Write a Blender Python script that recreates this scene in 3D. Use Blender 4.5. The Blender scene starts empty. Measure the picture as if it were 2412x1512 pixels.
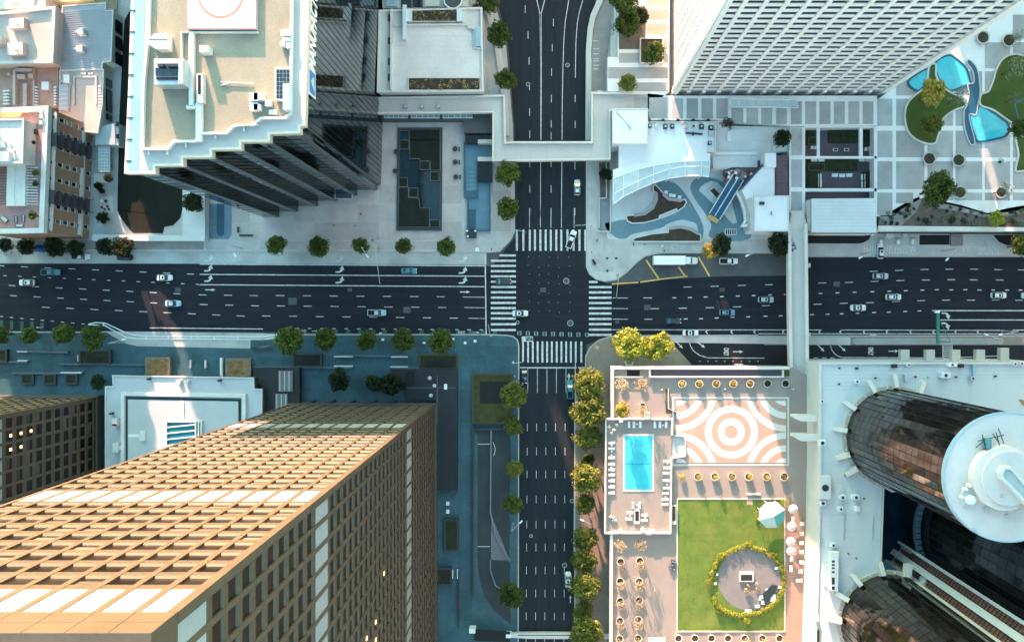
import bpy, math, random
from mathutils import Vector
R = math.radians
rnd = random.Random(7)
scene = bpy.context.scene

# ------------------------------------------------------------------ camera, sky, sun
H, F, NX, NY = 220.0, 1760.0, 1288.0, 740.0     # drone height, focal length and nadir (in a 2412 x 1512 picture)
cam_d = bpy.data.cameras.new('camera'); cam = bpy.data.objects.new('camera', cam_d)
scene.collection.objects.link(cam); scene.camera = cam
cam.location = (0, 0, H); cam.rotation_euler = (0, 0, 0)
cam_d.sensor_width = 36; cam_d.sensor_fit = 'HORIZONTAL'; cam_d.lens = 36 * F / 2412
cam_d.shift_x = -(NX - 1206) / 2412; cam_d.shift_y = (NY - 756) / 2412
cam_d.clip_start = 1; cam_d.clip_end = 6000

SUN_EL = 12.0
sd = Vector((0.29, -1.0, 0)).normalized() * math.cos(R(SUN_EL)); sd.z = -math.sin(R(SUN_EL))
sun_d = bpy.data.lights.new('sun', 'SUN'); sun_d.energy = 3.0; sun_d.angle = R(0.55); sun_d.color = (1.0, 0.57, 0.42)
sun = bpy.data.objects.new('sun', sun_d); scene.collection.objects.link(sun)
sun.rotation_euler = sd.to_track_quat('-Z', 'Y').to_euler(); sun.location = (-60, 200, 300)
world = bpy.data.worlds.new('World'); scene.world = world; world.use_nodes = True
wn = world.node_tree.nodes; wl = world.node_tree.links
sky = wn.new('ShaderNodeTexSky'); sky.sky_type = 'NISHITA'; sky.sun_disc = False
sky.sun_elevation = R(SUN_EL); sky.sun_rotation = math.atan2(-sd.x, -sd.y)
sky.air_density = 1.0; sky.dust_density = 1.2; sky.ozone_density = 0.5
tn = wn.new('ShaderNodeVectorMath'); tn.operation = 'MULTIPLY'; tn.inputs[1].default_value = (.67, 1.0, .93)
wl.new(sky.outputs[0], tn.inputs[0]); wl.new(tn.outputs[0], wn['Background'].inputs[0]); wn['Background'].inputs[1].default_value = 0.15
scene.view_settings.view_transform = 'Standard'; scene.view_settings.look = 'None'
scene.view_settings.exposure = 2.92; scene.view_settings.gamma = 1.0; scene.view_settings.use_curve_mapping = False
scene.render.engine = 'CYCLES'
cy = scene.cycles; cy.use_denoising = True; cy.max_bounces = 5; cy.diffuse_bounces = 3; cy.glossy_bounces = 3
cy.transmission_bounces = 3; cy.transparent_max_bounces = 6; cy.caustics_reflective = False; cy.caustics_refractive = False

# ------------------------------------------------------------------ helpers
COL = scene.collection.objects
ORG = {}
def W(x, y, z=0.0):
    "picture point (2412 wide) of something at height z -> place in the world"
    s = (H - z) / F
    return ((x - NX) * s, (NY - y) * s)
def Wl(pts, z=0.0): return [W(x, y, z) for x, y in pts]
CELL = {'d': (1417.9, 239.0, .2424), 'e': (1417.9, 844.4, .2739), 'f': (1417.9, 1163.0, .2308),
        'g': (0, 0, .1791), 'h': (0, 239.0, .22127), 'i': (1975.5, 892.2, .2529)}
for c_, ox in enumerate((0, 597.4, 1194.9, 1800.2)):
    for r_, oy in enumerate((0, 493.9, 1002.1)): CELL['%d%d' % (c_, r_)] = (ox, oy, .33727)
def q(cell, pts):
    ox, oy, s = CELL[cell]
    return [(ox + x * s, oy + y * s) for x, y in pts]
def q1(cell, x, y): return q(cell, [(x, y)])[0]
def qr(cell, x0, y0, x1, y1):
    (a, b), (c, d) = q(cell, [(x0, y0), (x1, y1)])
    return (a, b, c, d)
def rect(x0, y0, x1, y1): return [(x0, y0), (x1, y0), (x1, y1), (x0, y1)]

def smooth(pts, n=5, closed=True):
    'Catmull-Rom curve through picture points'
    out = []; m = len(pts)
    for i in range(m if closed else m-1):
        p0, p1, p2, p3 = (pts[(i+k) % m] if closed else pts[min(max(i+k, 0), m-1)] for k in (-1, 0, 1, 2))
        for j in range(n):
            t = j/n; out.append(tuple(.5*(2*p1[a] + (p2[a]-p0[a])*t + (2*p0[a]-5*p1[a]+4*p2[a]-p3[a])*t*t + (3*p1[a]-p0[a]-3*p2[a]+p3[a])*t**3) for a in (0, 1)))
    return out if closed else out + [pts[-1]]

class MB:
    def __init__(s): s.v = []; s.f = []
    def _add(s, vs, fs):
        b = len(s.v); s.v += vs; s.f += [tuple(b + i for i in f) for f in fs]; return s
    def prism(s, pts, z0, z1, bottom=False):
        a = sum(pts[i][0] * pts[(i + 1) % len(pts)][1] - pts[(i + 1) % len(pts)][0] * pts[i][1] for i in range(len(pts)))
        if a < 0: pts = pts[::-1]
        n = len(pts)
        vs = [(x, y, z0) for x, y in pts] + [(x, y, z1) for x, y in pts]
        fs = [tuple(range(n, 2 * n))] + [(i, (i + 1) % n, n + (i + 1) % n, n + i) for i in range(n)]
        if bottom: fs.append(tuple(range(n - 1, -1, -1)))
        return s._add(vs, fs)
    def pp(s, pts, z1, z0, zp=None):
        "prism whose top outline is read from the picture at height z1"
        return s.prism(Wl(pts, z1 if zp is None else zp), z0, z1)
    def sheet(s, pts, z):
        a = sum(pts[i][0] * pts[(i + 1) % len(pts)][1] - pts[(i + 1) % len(pts)][0] * pts[i][1] for i in range(len(pts)))
        if a < 0: pts = pts[::-1]
        return s._add([(x, y, z) for x, y in pts], [tuple(range(len(pts)))])
    def box(s, x0, y0, z0, x1, y1, z1):
        if x0 > x1: x0, x1 = x1, x0
        if y0 > y1: y0, y1 = y1, y0
        return s.prism([(x0, y0), (x1, y0), (x1, y1), (x0, y1)], z0, z1, True)
    def obox(s, c, size, rz=0.0, tilt=0.0):
        cx, cy_, cz = c; a, b, h = size[0] / 2, size[1] / 2, size[2] / 2
        ca, sa = math.cos(rz), math.sin(rz); ct, st = math.cos(tilt), math.sin(tilt)
        vs = []
        for x, y, z in ((-a,-b,-h),(a,-b,-h),(a,b,-h),(-a,b,-h),(-a,-b,h),(a,-b,h),(a,b,h),(-a,b,h)):
            x, z = x * ct + z * st, -x * st + z * ct
            vs.append((cx + x * ca - y * sa, cy_ + x * sa + y * ca, cz + z))
        return s._add(vs, [(4,5,6,7),(3,2,1,0),(0,1,5,4),(1,2,6,5),(2,3,7,6),(3,0,4,7)])
    def cyl(s, cx, cy_, r, z0, z1, n=20, r1=None, a0=0.0):
        r1 = r if r1 is None else r1
        vs = [(cx + r * math.cos(a0 + 2*math.pi*i/n), cy_ + r * math.sin(a0 + 2*math.pi*i/n), z0) for i in range(n)]
        vs += [(cx + r1 * math.cos(a0 + 2*math.pi*i/n), cy_ + r1 * math.sin(a0 + 2*math.pi*i/n), z1) for i in range(n)]
        fs = [(i, (i+1) % n, n + (i+1) % n, n + i) for i in range(n)] + [tuple(range(n, 2*n)), tuple(range(n-1, -1, -1))]
        return s._add(vs, fs)
    def lathe(s, cx, cy_, prof, n=20):
        m = len(prof); vs = []
        for r, z in prof:
            vs += [(cx + r * math.cos(2*math.pi*i/n), cy_ + r * math.sin(2*math.pi*i/n), z) for i in range(n)]
        fs = [(k*n + i, k*n + (i+1) % n, (k+1)*n + (i+1) % n, (k+1)*n + i) for k in range(m-1) for i in range(n)]
        return s._add(vs, fs)
    def ring(s, cx, cy_, r0, r1, z0, z1, n=32, a0=0.0, a1=None):
        full = a1 is None; a1 = a0 + 2*math.pi if full else a1
        k = n if full else n + 1; vs = []
        for i in range(k):
            a = a0 + (a1 - a0) * i / n; c, d = math.cos(a), math.sin(a)
            vs += [(cx + r0*c, cy_ + r0*d, z0), (cx + r1*c, cy_ + r1*d, z0), (cx + r1*c, cy_ + r1*d, z1), (cx + r0*c, cy_ + r0*d, z1)]
        fs = []
        for i in range(n):
            a, b = 4*i, 4*((i+1) % k)
            fs += [(a+3, a+2, b+2, b+3), (a+2, a+1, b+1, b+2), (a, a+3, b+3, b), (a+1, a, b, b+1)]
        if not full: fs += [(0,1,2,3), (4*n+3, 4*n+2, 4*n+1, 4*n)]
        return s._add(vs, fs)
    def tube(s, p0, p1, r, r1=None, n=8):
        p0, p1 = Vector(p0), Vector(p1); d = (p1 - p0)
        if d.length < 1e-6: return s
        d.normalize(); u = d.orthogonal().normalized(); w = d.cross(u); r1 = r if r1 is None else r1
        vs = [tuple(p0 + (u*math.cos(2*math.pi*i/n) + w*math.sin(2*math.pi*i/n))*r) for i in range(n)]
        vs += [tuple(p1 + (u*math.cos(2*math.pi*i/n) + w*math.sin(2*math.pi*i/n))*r1) for i in range(n)]
        return s._add(vs, [(i, (i+1) % n, n + (i+1) % n, n + i) for i in range(n)] + [tuple(range(n, 2*n)), tuple(range(n-1, -1, -1))])
    def path(s, pts, w, z0, z1, closed=False):
        "a wall or line of width w along a world polyline"
        n = len(pts); L = []; Rr = []
        for i in range(n):
            a = Vector(pts[(i-1) % n] if (closed or i > 0) else pts[i]); b = Vector(pts[(i+1) % n] if (closed or i < n-1) else pts[i])
            p = Vector(pts[i])
            d1 = (p - a); d2 = (b - p)
            if d1.length < 1e-9: d1 = d2
            if d2.length < 1e-9: d2 = d1
            d1 = d1.normalized(); d2 = d2.normalized()
            n1 = Vector((-d1.y, d1.x)); n2 = Vector((-d2.y, d2.x)); m = (n1 + n2)
            m = m.normalized() if m.length > 1e-6 else n1
            k = 1.0 / max(0.35, m.dot(n1)); m = m * (w / 2 * k)
            L.append(p + m); Rr.append(p - m)
        vs = []
        for i in range(n): vs += [(L[i].x, L[i].y, z0), (Rr[i].x, Rr[i].y, z0), (Rr[i].x, Rr[i].y, z1), (L[i].x, L[i].y, z1)]
        fs = []
        for i in range(n if closed else n - 1):
            a, b = 4*i, 4*((i+1) % n)
            fs += [(a+3, a+2, b+2, b+3), (a+2, a+1, b+1, b+2), (a, a+3, b+3, b)]
        if not closed: fs += [(0,1,2,3), (4*n-1, 4*n-2, 4*n-3, 4*n-4)]
        return s._add(vs, fs)
    def blob(s, c, r, seed=0, n=9, m=6, squash=1.0, amp=.18):
        rr = random.Random(seed); vs = []; fs = []
        for j in range(1, m):
            t = math.pi * j / m
            for i in range(n):
                a = 2*math.pi*i/n; k = r * (1 + rr.uniform(-amp, amp))
                vs.append((c[0] + k*math.sin(t)*math.cos(a), c[1] + k*math.sin(t)*math.sin(a), c[2] + k*math.cos(t)*squash))
        top = len(vs); vs += [(c[0], c[1], c[2] + r*squash), (c[0], c[1], c[2] - r*squash)]
        for j in range(m-2):
            for i in range(n): fs.append((j*n+i, (j+1)*n+i, (j+1)*n+(i+1) % n, j*n+(i+1) % n))
        for i in range(n): fs += [(top, i, (i+1) % n), (top+1, (m-2)*n+(i+1) % n, (m-2)*n+i)]
        return s._add(vs, fs)
    def mesh(s, name, mat, off=(0,0,0), smooth=False):
        me = bpy.data.meshes.new(name)
        me.from_pydata([(x-off[0], y-off[1], z-off[2]) for x, y, z in s.v], [], s.f)
        if mat: me.materials.append(mat)
        if smooth:
            me.polygons.foreach_set('use_smooth', [True]*len(me.polygons))
            try: me.set_sharp_from_angle(angle=R(38))
            except Exception: pass
        me.update(); return me

def tag(o, label=None, cat=None, group=None, kind=None):
    if label: o['label'] = label
    if cat: o['category'] = cat
    if group: o['group'] = group
    if kind: o['kind'] = kind
    return o
def thing(name, label, cat, loc, group=None, rz=0.0):
    o = bpy.data.objects.new(name, None); COL.link(o); o.location = loc; o.rotation_euler = (0, 0, rz)
    o.empty_display_size = .5; ORG[o.name] = Vector(loc); return tag(o, label, cat, group)
def part(par, name, mb, mat, label=None, kind=None, smooth=False):
    "a mesh in world coordinates under an unrotated parent"
    org = ORG.get(par.name, Vector((0,0,0)))
    o = bpy.data.objects.new(name, mb.mesh(name, mat, org, smooth)); COL.link(o); o.parent = par
    ORG[o.name] = org
    if label: o['label'] = label
    if kind: o['kind'] = kind
    return o
def lpart(par, name, me, loc=(0,0,0), rz=0.0):
    o = bpy.data.objects.new(name, me); COL.link(o); o.parent = par; o.location = loc; o.rotation_euler = (0,0,rz); return o
def solo(name, mb, mat, label, cat, group=None, kind=None, smooth=False):
    xs = [v[0] for v in mb.v]; ys = [v[1] for v in mb.v]; zs = [v[2] for v in mb.v]
    off = Vector(((min(xs)+max(xs))/2, (min(ys)+max(ys))/2, min(zs)))
    o = bpy.data.objects.new(name, mb.mesh(name, mat, off, smooth)); COL.link(o); o.location = off
    ORG[o.name] = off; return tag(o, label, cat, group, kind)
def struct(name, mb, mat, par=None):
    o = bpy.data.objects.new(name, mb.mesh(name, mat)); COL.link(o)
    if par: o.parent = par
    else: o['kind'] = 'structure'
    ORG[o.name] = Vector((0,0,0)); return o
def copy_tree(o, parent=None):
    c = o.copy(); COL.link(c); c.parent = parent
    for ch in list(o.children): copy_tree(ch, c)
    return c
ORD = ['first','second','third','fourth','fifth','sixth','seventh','eighth','ninth','tenth','eleventh','twelfth','thirteenth','fourteenth','fifteenth','sixteenth']

# ------------------------------------------------------------------ materials
MATS = {}
def M(name, col, rough=.8, var=.18, scale=.25, fine=5.0, fvar=.12, bump=0.0, metal=0.0, spec=.4, jit=0.0, streak=None, emit=None, alpha=None, tint=None):
    if name in MATS: return MATS[name]
    m = bpy.data.materials.new(name); m.use_nodes = True; nt = m.node_tree; N = nt.nodes; L = nt.links
    b = N['Principled BSDF']; b.inputs['Roughness'].default_value = rough; b.inputs['Metallic'].default_value = metal
    b.inputs['Specular IOR Level'].default_value = spec
    geo = N.new('ShaderNodeNewGeometry'); pos = geo.outputs['Position']
    if streak:
        mp = N.new('ShaderNodeVectorMath'); mp.operation = 'MULTIPLY'; mp.inputs[1].default_value = streak
        L.new(pos, mp.inputs[0]); pos = mp.outputs[0]
    def noise(sc, det):
        t = N.new('ShaderNodeTexNoise'); t.inputs['Scale'].default_value = sc; t.inputs['Detail'].default_value = det
        t.inputs['Roughness'].default_value = .6; L.new(pos, t.inputs['Vector']); return t.outputs['Fac']
    def mr(inp, lo, hi, a=.3, c=.7):
        t = N.new('ShaderNodeMapRange'); t.inputs[1].default_value = a; t.inputs[2].default_value = c
        t.inputs[3].default_value = lo; t.inputs[4].default_value = hi; L.new(inp, t.inputs[0]); return t.outputs[0]
    f1 = mr(noise(scale, 4), 1-var, 1+var); f2 = mr(noise(fine, 3), 1-fvar, 1+fvar)
    mu = N.new('ShaderNodeMath'); mu.operation = 'MULTIPLY'; L.new(f1, mu.inputs[0]); L.new(f2, mu.inputs[1]); fac = mu.outputs[0]
    if jit:
        oi = N.new('ShaderNodeObjectInfo'); j = mr(oi.outputs['Random'], 1-jit, 1+jit, 0, 1)
        m2 = N.new('ShaderNodeMath'); m2.operation = 'MULTIPLY'; L.new(fac, m2.inputs[0]); L.new(j, m2.inputs[1]); fac = m2.outputs[0]
    vm = N.new('ShaderNodeVectorMath'); vm.operation = 'SCALE'; vm.inputs[0].default_value = col[:3]; L.new(fac, vm.inputs['Scale'])
    cout = vm.outputs[0]
    if tint:                                     # stains of a second colour with a shape of their own
        mx = N.new('ShaderNodeMix'); mx.data_type = 'RGBA'; L.new(mr(noise(tint[1], 5), 0, tint[2], .48, .7), mx.inputs[0])
        L.new(cout, mx.inputs[6]); mx.inputs[7].default_value = (*tint[0], 1); cout = mx.outputs[2]
    L.new(cout, b.inputs['Base Color'])
    if bump:
        bp = N.new('ShaderNodeBump'); bp.inputs['Strength'].default_value = bump; bp.inputs['Distance'].default_value = .05
        L.new(noise(fine*1.7, 3), bp.inputs['Height']); L.new(bp.outputs[0], b.inputs['Normal'])
    if emit:
        b.inputs['Emission Color'].default_value = (*emit[:3], 1); b.inputs['Emission Strength'].default_value = emit[3]
    MATS[name] = m; return m

asphalt = M('asphalt', (.0085,.0105,.0150), .85, .22, .12, 3.0, .15, .3, tint=((.016,.019,.024), .05, .6))
asphalt_x = M('asphalt_east_west', (.0068,.0100,.0185), .85, .30, 1.1, 3.0, .18, .3, streak=(.035,1,1), tint=((.017,.020,.025), .5, .6))
asphalt_y = M('asphalt_north_south', (.0090,.0150,.0215), .85, .30, 1.1, 3.0, .18, .3, streak=(1,.035,1), tint=((.018,.021,.026), .5, .6))
asphalt_pale = M('asphalt_worn', (.085,.09,.092), .88, .22, .15, 4, .15, .2, tint=((.05,.052,.055), .2, .5))
conc_lane = M('concrete_lane', (.42,.44,.43), .85, .14, .15, 3, .1, .15, tint=((.24,.25,.25), .12, .5))
conc = M('concrete', (.47,.46,.44), .85, .12, .12, 3, .08, .1, jit=.05, tint=((.30,.29,.28), .1, .5))
conc_pale = M('pale_concrete', (.56,.54,.50), .8, .08, .15, 3, .06, .05)
white_conc = M('white_concrete', (.63,.61,.57), .75, .06, .2, 2, .05)
kerb_m = M('kerb_concrete', (.42,.41,.39), .85, .1, .3, 4, .1)
paint = M('road_paint', (.60,.60,.58), .6, .14, .5, 8, .25, tint=((.22,.22,.23), 1.2, .7))
yellow_paint = M('yellow_road_paint', (.72,.44,.13), .6, .1, .5, 6, .2)
green_paint = M('green_lane_paint', (.035,.10,.075), .8, .1, .5, 4, .2)
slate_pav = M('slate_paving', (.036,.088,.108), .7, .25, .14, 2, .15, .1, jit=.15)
grey_pav = M('grey_paving', (.36,.36,.355), .8, .1, .2, 2.5, .08, .05, jit=.10, tint=((.25,.24,.23), .15, .5))
metal_dark = M('dark_metal', (.05,.05,.055), .45, .1, .5, 4, .1, metal=.6)
metal_pale = M('pale_metal', (.55,.57,.58), .4, .08, .5, 4, .06, metal=.5)
white_paint = M('white_paint', (.78,.78,.76), .5, .05, .4, 4, .05)
black_m = M('black_rubber', (.015,.015,.016), .8, .1, 1, 5, .1)
# ------------------------------------------------------------------ ground, roads, pavements
g = MB().sheet([(-1500,-1500),(1500,-1500),(1500,1500),(-1500,1500)], -0.02); struct('ground', g, asphalt_pale)
ew = MB().sheet(Wl([(-300,621),(470,622),(1160,627),(1385,627),(1430,668),(1530,659),(1700,650),(1862,648),(1890,607),(2700,607),(2700,786),(1440,790),(1380,812),(1224,812),(1205,790),(600,782),(230,780),(-300,777)]), 0.0); road_ew = struct('road', ew, asphalt_x)
ns_n = MB().sheet(Wl([(1120,-260),(1500,-260),(1440,-40),(1422,0),(1402,60),(1391,120),(1386,220),(1384,330),(1384,560),(1392,627),(1160,627),(1180,600),(1213,560),(1211,290),(1196,100),(1170,0),(1150,-60)]), 0.004); struct('road', ns_n, asphalt_y)
ns_s = MB().sheet(Wl([(1222,812),(1382,812),(1382,868),(1357,900),(1352,1760),(1220,1760)]), 0.008); struct('road', ns_s, asphalt_y)
lane = MB().sheet(Wl([(-300,592),(1146,592),(1146,624),(470,621),(-300,620)]), 0.012); struct('parking_lane', lane, conc_lane)
bay = MB().sheet(Wl([(1432,668),(1470,640),(1500,615),(1555,596),(1862,596),(1862,649),(1700,651),(1530,660)]), 0.010); struct('loading_bay', bay, asphalt_pale)
busl = MB().sheet(Wl(q('01', [(745,848),(1045,852),(1795,862)]) + q('11', [(170,868),(160,915),(100,945)]) + q('01', [(1795,962),(960,945),(880,925),(800,880)])), 0.012); struct('bus_stop_lane', busl, conc_lane)
svc = MB().sheet(Wl(q('21', [(1145,925),(1795,925)]) + q('31', [(0,945),(1990,945),(1990,1070),(0,1095)]) + q('21', [(1300,1095)])), 0.162); struct('service_road', svc, asphalt)

KH = .15
def block(name, pts, mat=conc, kerb=True):
    w = Wl(pts); o = struct(name, MB().prism(w, -.4, KH), mat)
    if kerb: struct('kerb', MB().path(w, .35, -.3, KH + .012, True), kerb_m, o)
    return o
nw_pave = block('pavement', [(-330,-260),(1110,-260),(1140,-60),(1162,0),(1190,100),(1206,290),(1211,400),(1212,545),(1202,566),(1177,592),(1155,594),(-330,592)])
ne_pave = block('pavement', q('21', [(553,-420),(553,400),(575,450),(620,485),(680,500),(760,490),(830,440),(900,370),(960,325),(1050,305),(1130,302)]) + [(1862,596),(1890,604),(2740,604),(2740,-260),(1520,-260),(1446,-40),(1428,0),(1408,60),(1396,120),(1389,220),(1385,330)])
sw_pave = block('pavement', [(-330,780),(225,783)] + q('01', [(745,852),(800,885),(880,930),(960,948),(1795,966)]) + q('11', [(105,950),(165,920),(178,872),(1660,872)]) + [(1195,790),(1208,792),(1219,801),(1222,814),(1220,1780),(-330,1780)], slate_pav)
se_pave = block('pavement', [(1379,1000),(1356,905),(1358,900),(1379,868),(1380,838),(1390,818),(1411,801),(1438,793),(2740,790),(2740,1780),(1354,1780),(1354,1000)][1:], M('brown_paving', (.24,.20,.17), .85, .15, .15, 3, .1, .1))
# flagstones of the black tower's forecourt: large bays told apart by tone
def slabs(par, x0, y0, x1, y1, nx, ny, z, mat, gap=.04, th=.05, zp=None, name='paving_slab', skip=None):
    a, b = W(x0, y0, z if zp is None else zp); c, d = W(x1, y1, z if zp is None else zp)
    wx, wy = (c-a)/nx, (d-b)/ny; sx, sy = abs(wx)-gap, abs(wy)-gap
    me = MB().box(-sx/2, -sy/2, -th, sx/2, sy/2, 0).mesh(name, mat)
    for i in range(nx):
        for j in range(ny):
            if skip and skip(i, j): continue
            lpart(par, name, me, (a + wx*(i+.5), b + wy*(j+.5), z))
slab_m = M('forecourt_slab', (.45,.41,.39), .75, .1, .2, 2.5, .08, .05, jit=.16, tint=((.34,.345,.35), .08, .6))
slabs(nw_pave, 487, 440, 893, 566, 8, 3, KH+.012, slab_m)
slabs(nw_pave, 893, 264, 938, 566, 1, 7, KH+.012, slab_m)
slabs(nw_pave, 1040, 264, 1088, 566, 1, 7, KH+.012, slab_m)
slabs(nw_pave, 938, 545, 1040, 566, 2, 1, KH+.012, slab_m)
slabs(nw_pave, 1160, 385, 1204, 545, 1, 5, KH+.012, slab_m)
slabs(nw_pave, 485, 568, 1170, 588, 16, 1, KH+.012, M('footway_slab', (.43,.42,.41), .85, .12, .3, 4, .1, .05, jit=.07))
slabs(nw_pave, 0, 566, 480, 588, 11, 1, KH+.012, M('old_footway_slab', (.30,.285,.28), .85, .15, .3, 4, .1, .05, jit=.1))
slabs(ne_pave, 1394, 548, 1446, 640, 4, 6, KH+.012, M('footway_slab', (0,0,0)))
slabs(ne_pave, 1560, 572, 1850, 593, 16, 1, KH+.012, M('footway_slab', (0,0,0)))
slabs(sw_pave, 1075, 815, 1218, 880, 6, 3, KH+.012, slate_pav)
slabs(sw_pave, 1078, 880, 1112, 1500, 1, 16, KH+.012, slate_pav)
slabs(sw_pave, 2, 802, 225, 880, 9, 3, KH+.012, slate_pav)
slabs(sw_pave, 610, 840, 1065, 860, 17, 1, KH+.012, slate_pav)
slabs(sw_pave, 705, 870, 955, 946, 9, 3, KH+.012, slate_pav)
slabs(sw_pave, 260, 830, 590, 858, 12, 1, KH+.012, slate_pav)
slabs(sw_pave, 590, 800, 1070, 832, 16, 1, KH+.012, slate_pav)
slabs(se_pave, 1384, 900, 1434, 1512, 1, 16, KH+.012, M('brown_slab', (.25,.20,.165), .85, .15, .3, 3, .1, .05, jit=.12))

# ------------------------------------------------------------------ painted markings (each mark a part of its road)
markings = road_ew
MZ = .024
_ml = {}
def seg(cell, x0, y0, x1, y1, w=5, mat=paint, name='lane_line', z=MZ):
    (a, b), (c, d) = q(cell, [(x0, y0), (x1, y1)]) if cell else ((x0, y0), (x1, y1))
    p0, p1 = Vector(W(a, b)), Vector(W(c, d)); L = (p1-p0).length; ang = math.atan2(p1.y-p0.y, p1.x-p0.x)
    ww = w * (.33727 if cell else 1) / 8
    key = (name, round(L*4), round(ww*50), mat.name)
    if key not in _ml: _ml[key] = MB().box(-L/2, -ww/2, -.006, L/2, ww/2, 0).mesh(name, mat)
    m = (p0+p1)/2; return lpart(markings, name, _ml[key], (m.x, m.y, z), ang)
def dashes(cell, pts, ln, w=5, name='lane_dash'):
    for i, (x, y) in enumerate(pts):
        nx, ny = pts[min(i+1, len(pts)-1)]; px, py = pts[max(i-1, 0)]
        sl = (ny-py)/(nx-px) if abs(nx-px) > 1 else 0
        seg(cell, x-ln/2, y-sl*ln/2, x+ln/2, y+sl*ln/2, w, name=name)
def vdashes(cell, pts, ln, w=4.5, name='lane_dash'):
    for x, y in pts: seg(cell, x, y-ln/2, x, y+ln/2, w, name=name)
def along(p0, p1, n): return [(p0[0]+(p1[0]-p0[0])*i/(n-1), p0[1]+(p1[1]-p0[1])*i/(n-1)) for i in range(n)]
# west leg
dashes('01', along((5,392),(1330,450),9), 48); dashes('01', along((35,461),(1380,522),14), 24)
dashes('01', along((85,530),(1235,587),8), 50); dashes('01', along((1414,595),(1772,600),3), 55)
dashes('01', along((95,601),(1073,651),7), 50); dashes('01', along((1244,658),(1780,671),4), 55)
dashes('01', along((320,682),(1680,742),9), 52); dashes('01', along((10,746),(580,798),9), 25)
dashes('11', along((185,600),(1308,608),7), 57); dashes('11', along((190,672),(1317,683),7), 57); dashes('11', along((88,742),(1398,757),8), 57)
dashes('11', along((305,829),(1590,839),16), 26)
seg('11', 1460,610,1612,612, 4); seg('11', 1472,683,1615,685, 4); seg('11', 1500,758,1617,760, 4)
for a, b in ((381,393),(452,465),(524,538)): seg('', *q1('01',1395,a), *q1('11',1612,b), 2.2)
seg('', *q1('01',1045,825), *q1('11',65,833), 2)
seg('11', 1617,315,1624,873, 8, name='stop_line')
# north leg
vdashes('20', [(125,68),(145,248),(152,427),(155,605),(156,784),(157,940)], 52); vdashes('20', [(322,160),(314,335),(309,505),(308,690),(307,868),(306,950)], 52)
for dx in (-5, 5):
    seg('20', 232+dx, 100, 236+dx*.5, 450, 3.5); seg('20', 236+dx*.5, 450, 235+dx*.3, 980, 3.5)
seg('20', 205,0,229,100, 6); seg('20', 262,0,236,100, 6); seg('20', 190,-120,205,0, 6); seg('20', 285,-120,262,0, 6)
pts = [(455,-100),(430,0),(405,150),(395,280),(388,500),(384,720),(382,980)]
for a, b in zip(pts, pts[1:]): seg('20', *a, *b, 5)
pts = [(575,-100),(528,0),(503,90),(488,170),(479,300),(475,545)]
for a, b in zip(pts, pts[1:]): seg('20', *a, *b, 5)
vdashes('20', [(474,690),(474,870)], 55)
vdashes('20', [(157,1140),(157,1320),(157,1480),(306,1140),(306,1320),(306,1480),(472,1160),(472,1480)], 52)
seg('20', 233,1130,231,1512, 4); seg('20', 381,1130,378,1512, 5)
for x in (155,231,305,378,467): seg('21', x, -10, x, 128, 4)
# south leg
for x in (143,210,277,343,410): seg('21', x, 1108, x, 1278, 3.5)
seg('', *q1('21',475,1065), *q1('22',465,890), 1.6); seg('21', 88,1103,578,1103, 8, name='stop_line')
for y in (12,180,340,515,690,850,1010,1170,1330,1490):
    for x in (140,205,270,337,404): seg('22', x-y*.006, y-27, x-y*.006, y+27, 3.5, name='lane_dash')
# east leg
dashes('21', [(1258,540),(1448,535),(1638,529)], 60); dashes('21', [(1030,691),(1225,688),(1415,684),(1605,678)], 58)
dashes('21', [(1166,615),(1275,614),(1385,610),(1499,607),(1610,603),(1720,600)], 27, 7); seg('21', 951,616,1009,616, 5, name='lane_dash'); seg('21', 956,765,1014,765, 5, name='lane_dash')
dashes('21', [(1245,763),(1353,761),(1462,756),(1573,751),(1682,748)], 27, 7)
for y in (616,690,764): seg('21', 735,y,842,y+1, 4)
dashes('31', [(765,431),(943,424),(1119,418),(1293,416),(1466,416),(1635,419),(1800,421)], 56)
dashes('31', [(32,524),(405,512),(590,508),(770,501),(950,495),(1127,491),(1306,489),(1462,490),(1644,491)], 56)
dashes('31', [(40,595),(150,592),(392,585),(511,581),(630,577),(755,573),(873,570),(988,566),(1104,562),(1205,559),(1306,560),(1404,559),(1503,561),(1597,561),(1696,562),(1790,562)], 27, 7)
dashes('31', [(10,670),(372,660),(555,654),(738,649),(920,642),(1095,635),(1270,632),(1444,632),(1614,631),(1780,633)], 55)
dashes('31', [(8,744),(115,741),(333,733),(442,730),(541,727),(652,723),(767,718),(870,715),(984,711),(1084,707),(1187,705)], 27, 7)
seg('31', 1210,705,1990,705, 7); seg('31', 1230,770,1990,770, 7)
seg('31', -1060,838,400,840, 5); seg('31', 540,840,1655,843, 5); seg('31', 1735,840,1990,842, 5); seg('31', -1060,880,-40,876, 5); seg('31', -40,866,1990,866, 5)
for x in (-395,-220,-60,140,395,540,705,865,1030,1190,1345,1500,1740):
    seg('31', x,840,x-14,853, 7, name='buffer_chevron'); seg('31', x-14,853,x,866, 7, name='buffer_chevron')
for x0, y0, x1, y1 in ((345,1034,375,1034),(403,1034,432,1034),(460,1034,490,1034)): seg('31', x0,y0,x1,y1, 5, z=.172)
seg('31', 620,1032,1240,1034, 5, z=.172); seg('31', 1310,1034,1640,1020, 5, z=.172)
for a, b in zip([(462,948),(468,975),(485,1000),(510,1020),(540,1032)], [(468,975),(485,1000),(510,1020),(540,1032),(620,1032)]): seg('31', *a, *b, 5, z=.172)
pts = [(1272,925),(1278,950),(1300,985),(1340,1015),(1400,1034),(1795,1036)]
for a, b in zip(pts, pts[1:]): seg('21', *a, *b, 5, z=.172)
dashes_pts = [(1343+58*i, 1058) for i in range(8)]
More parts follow.
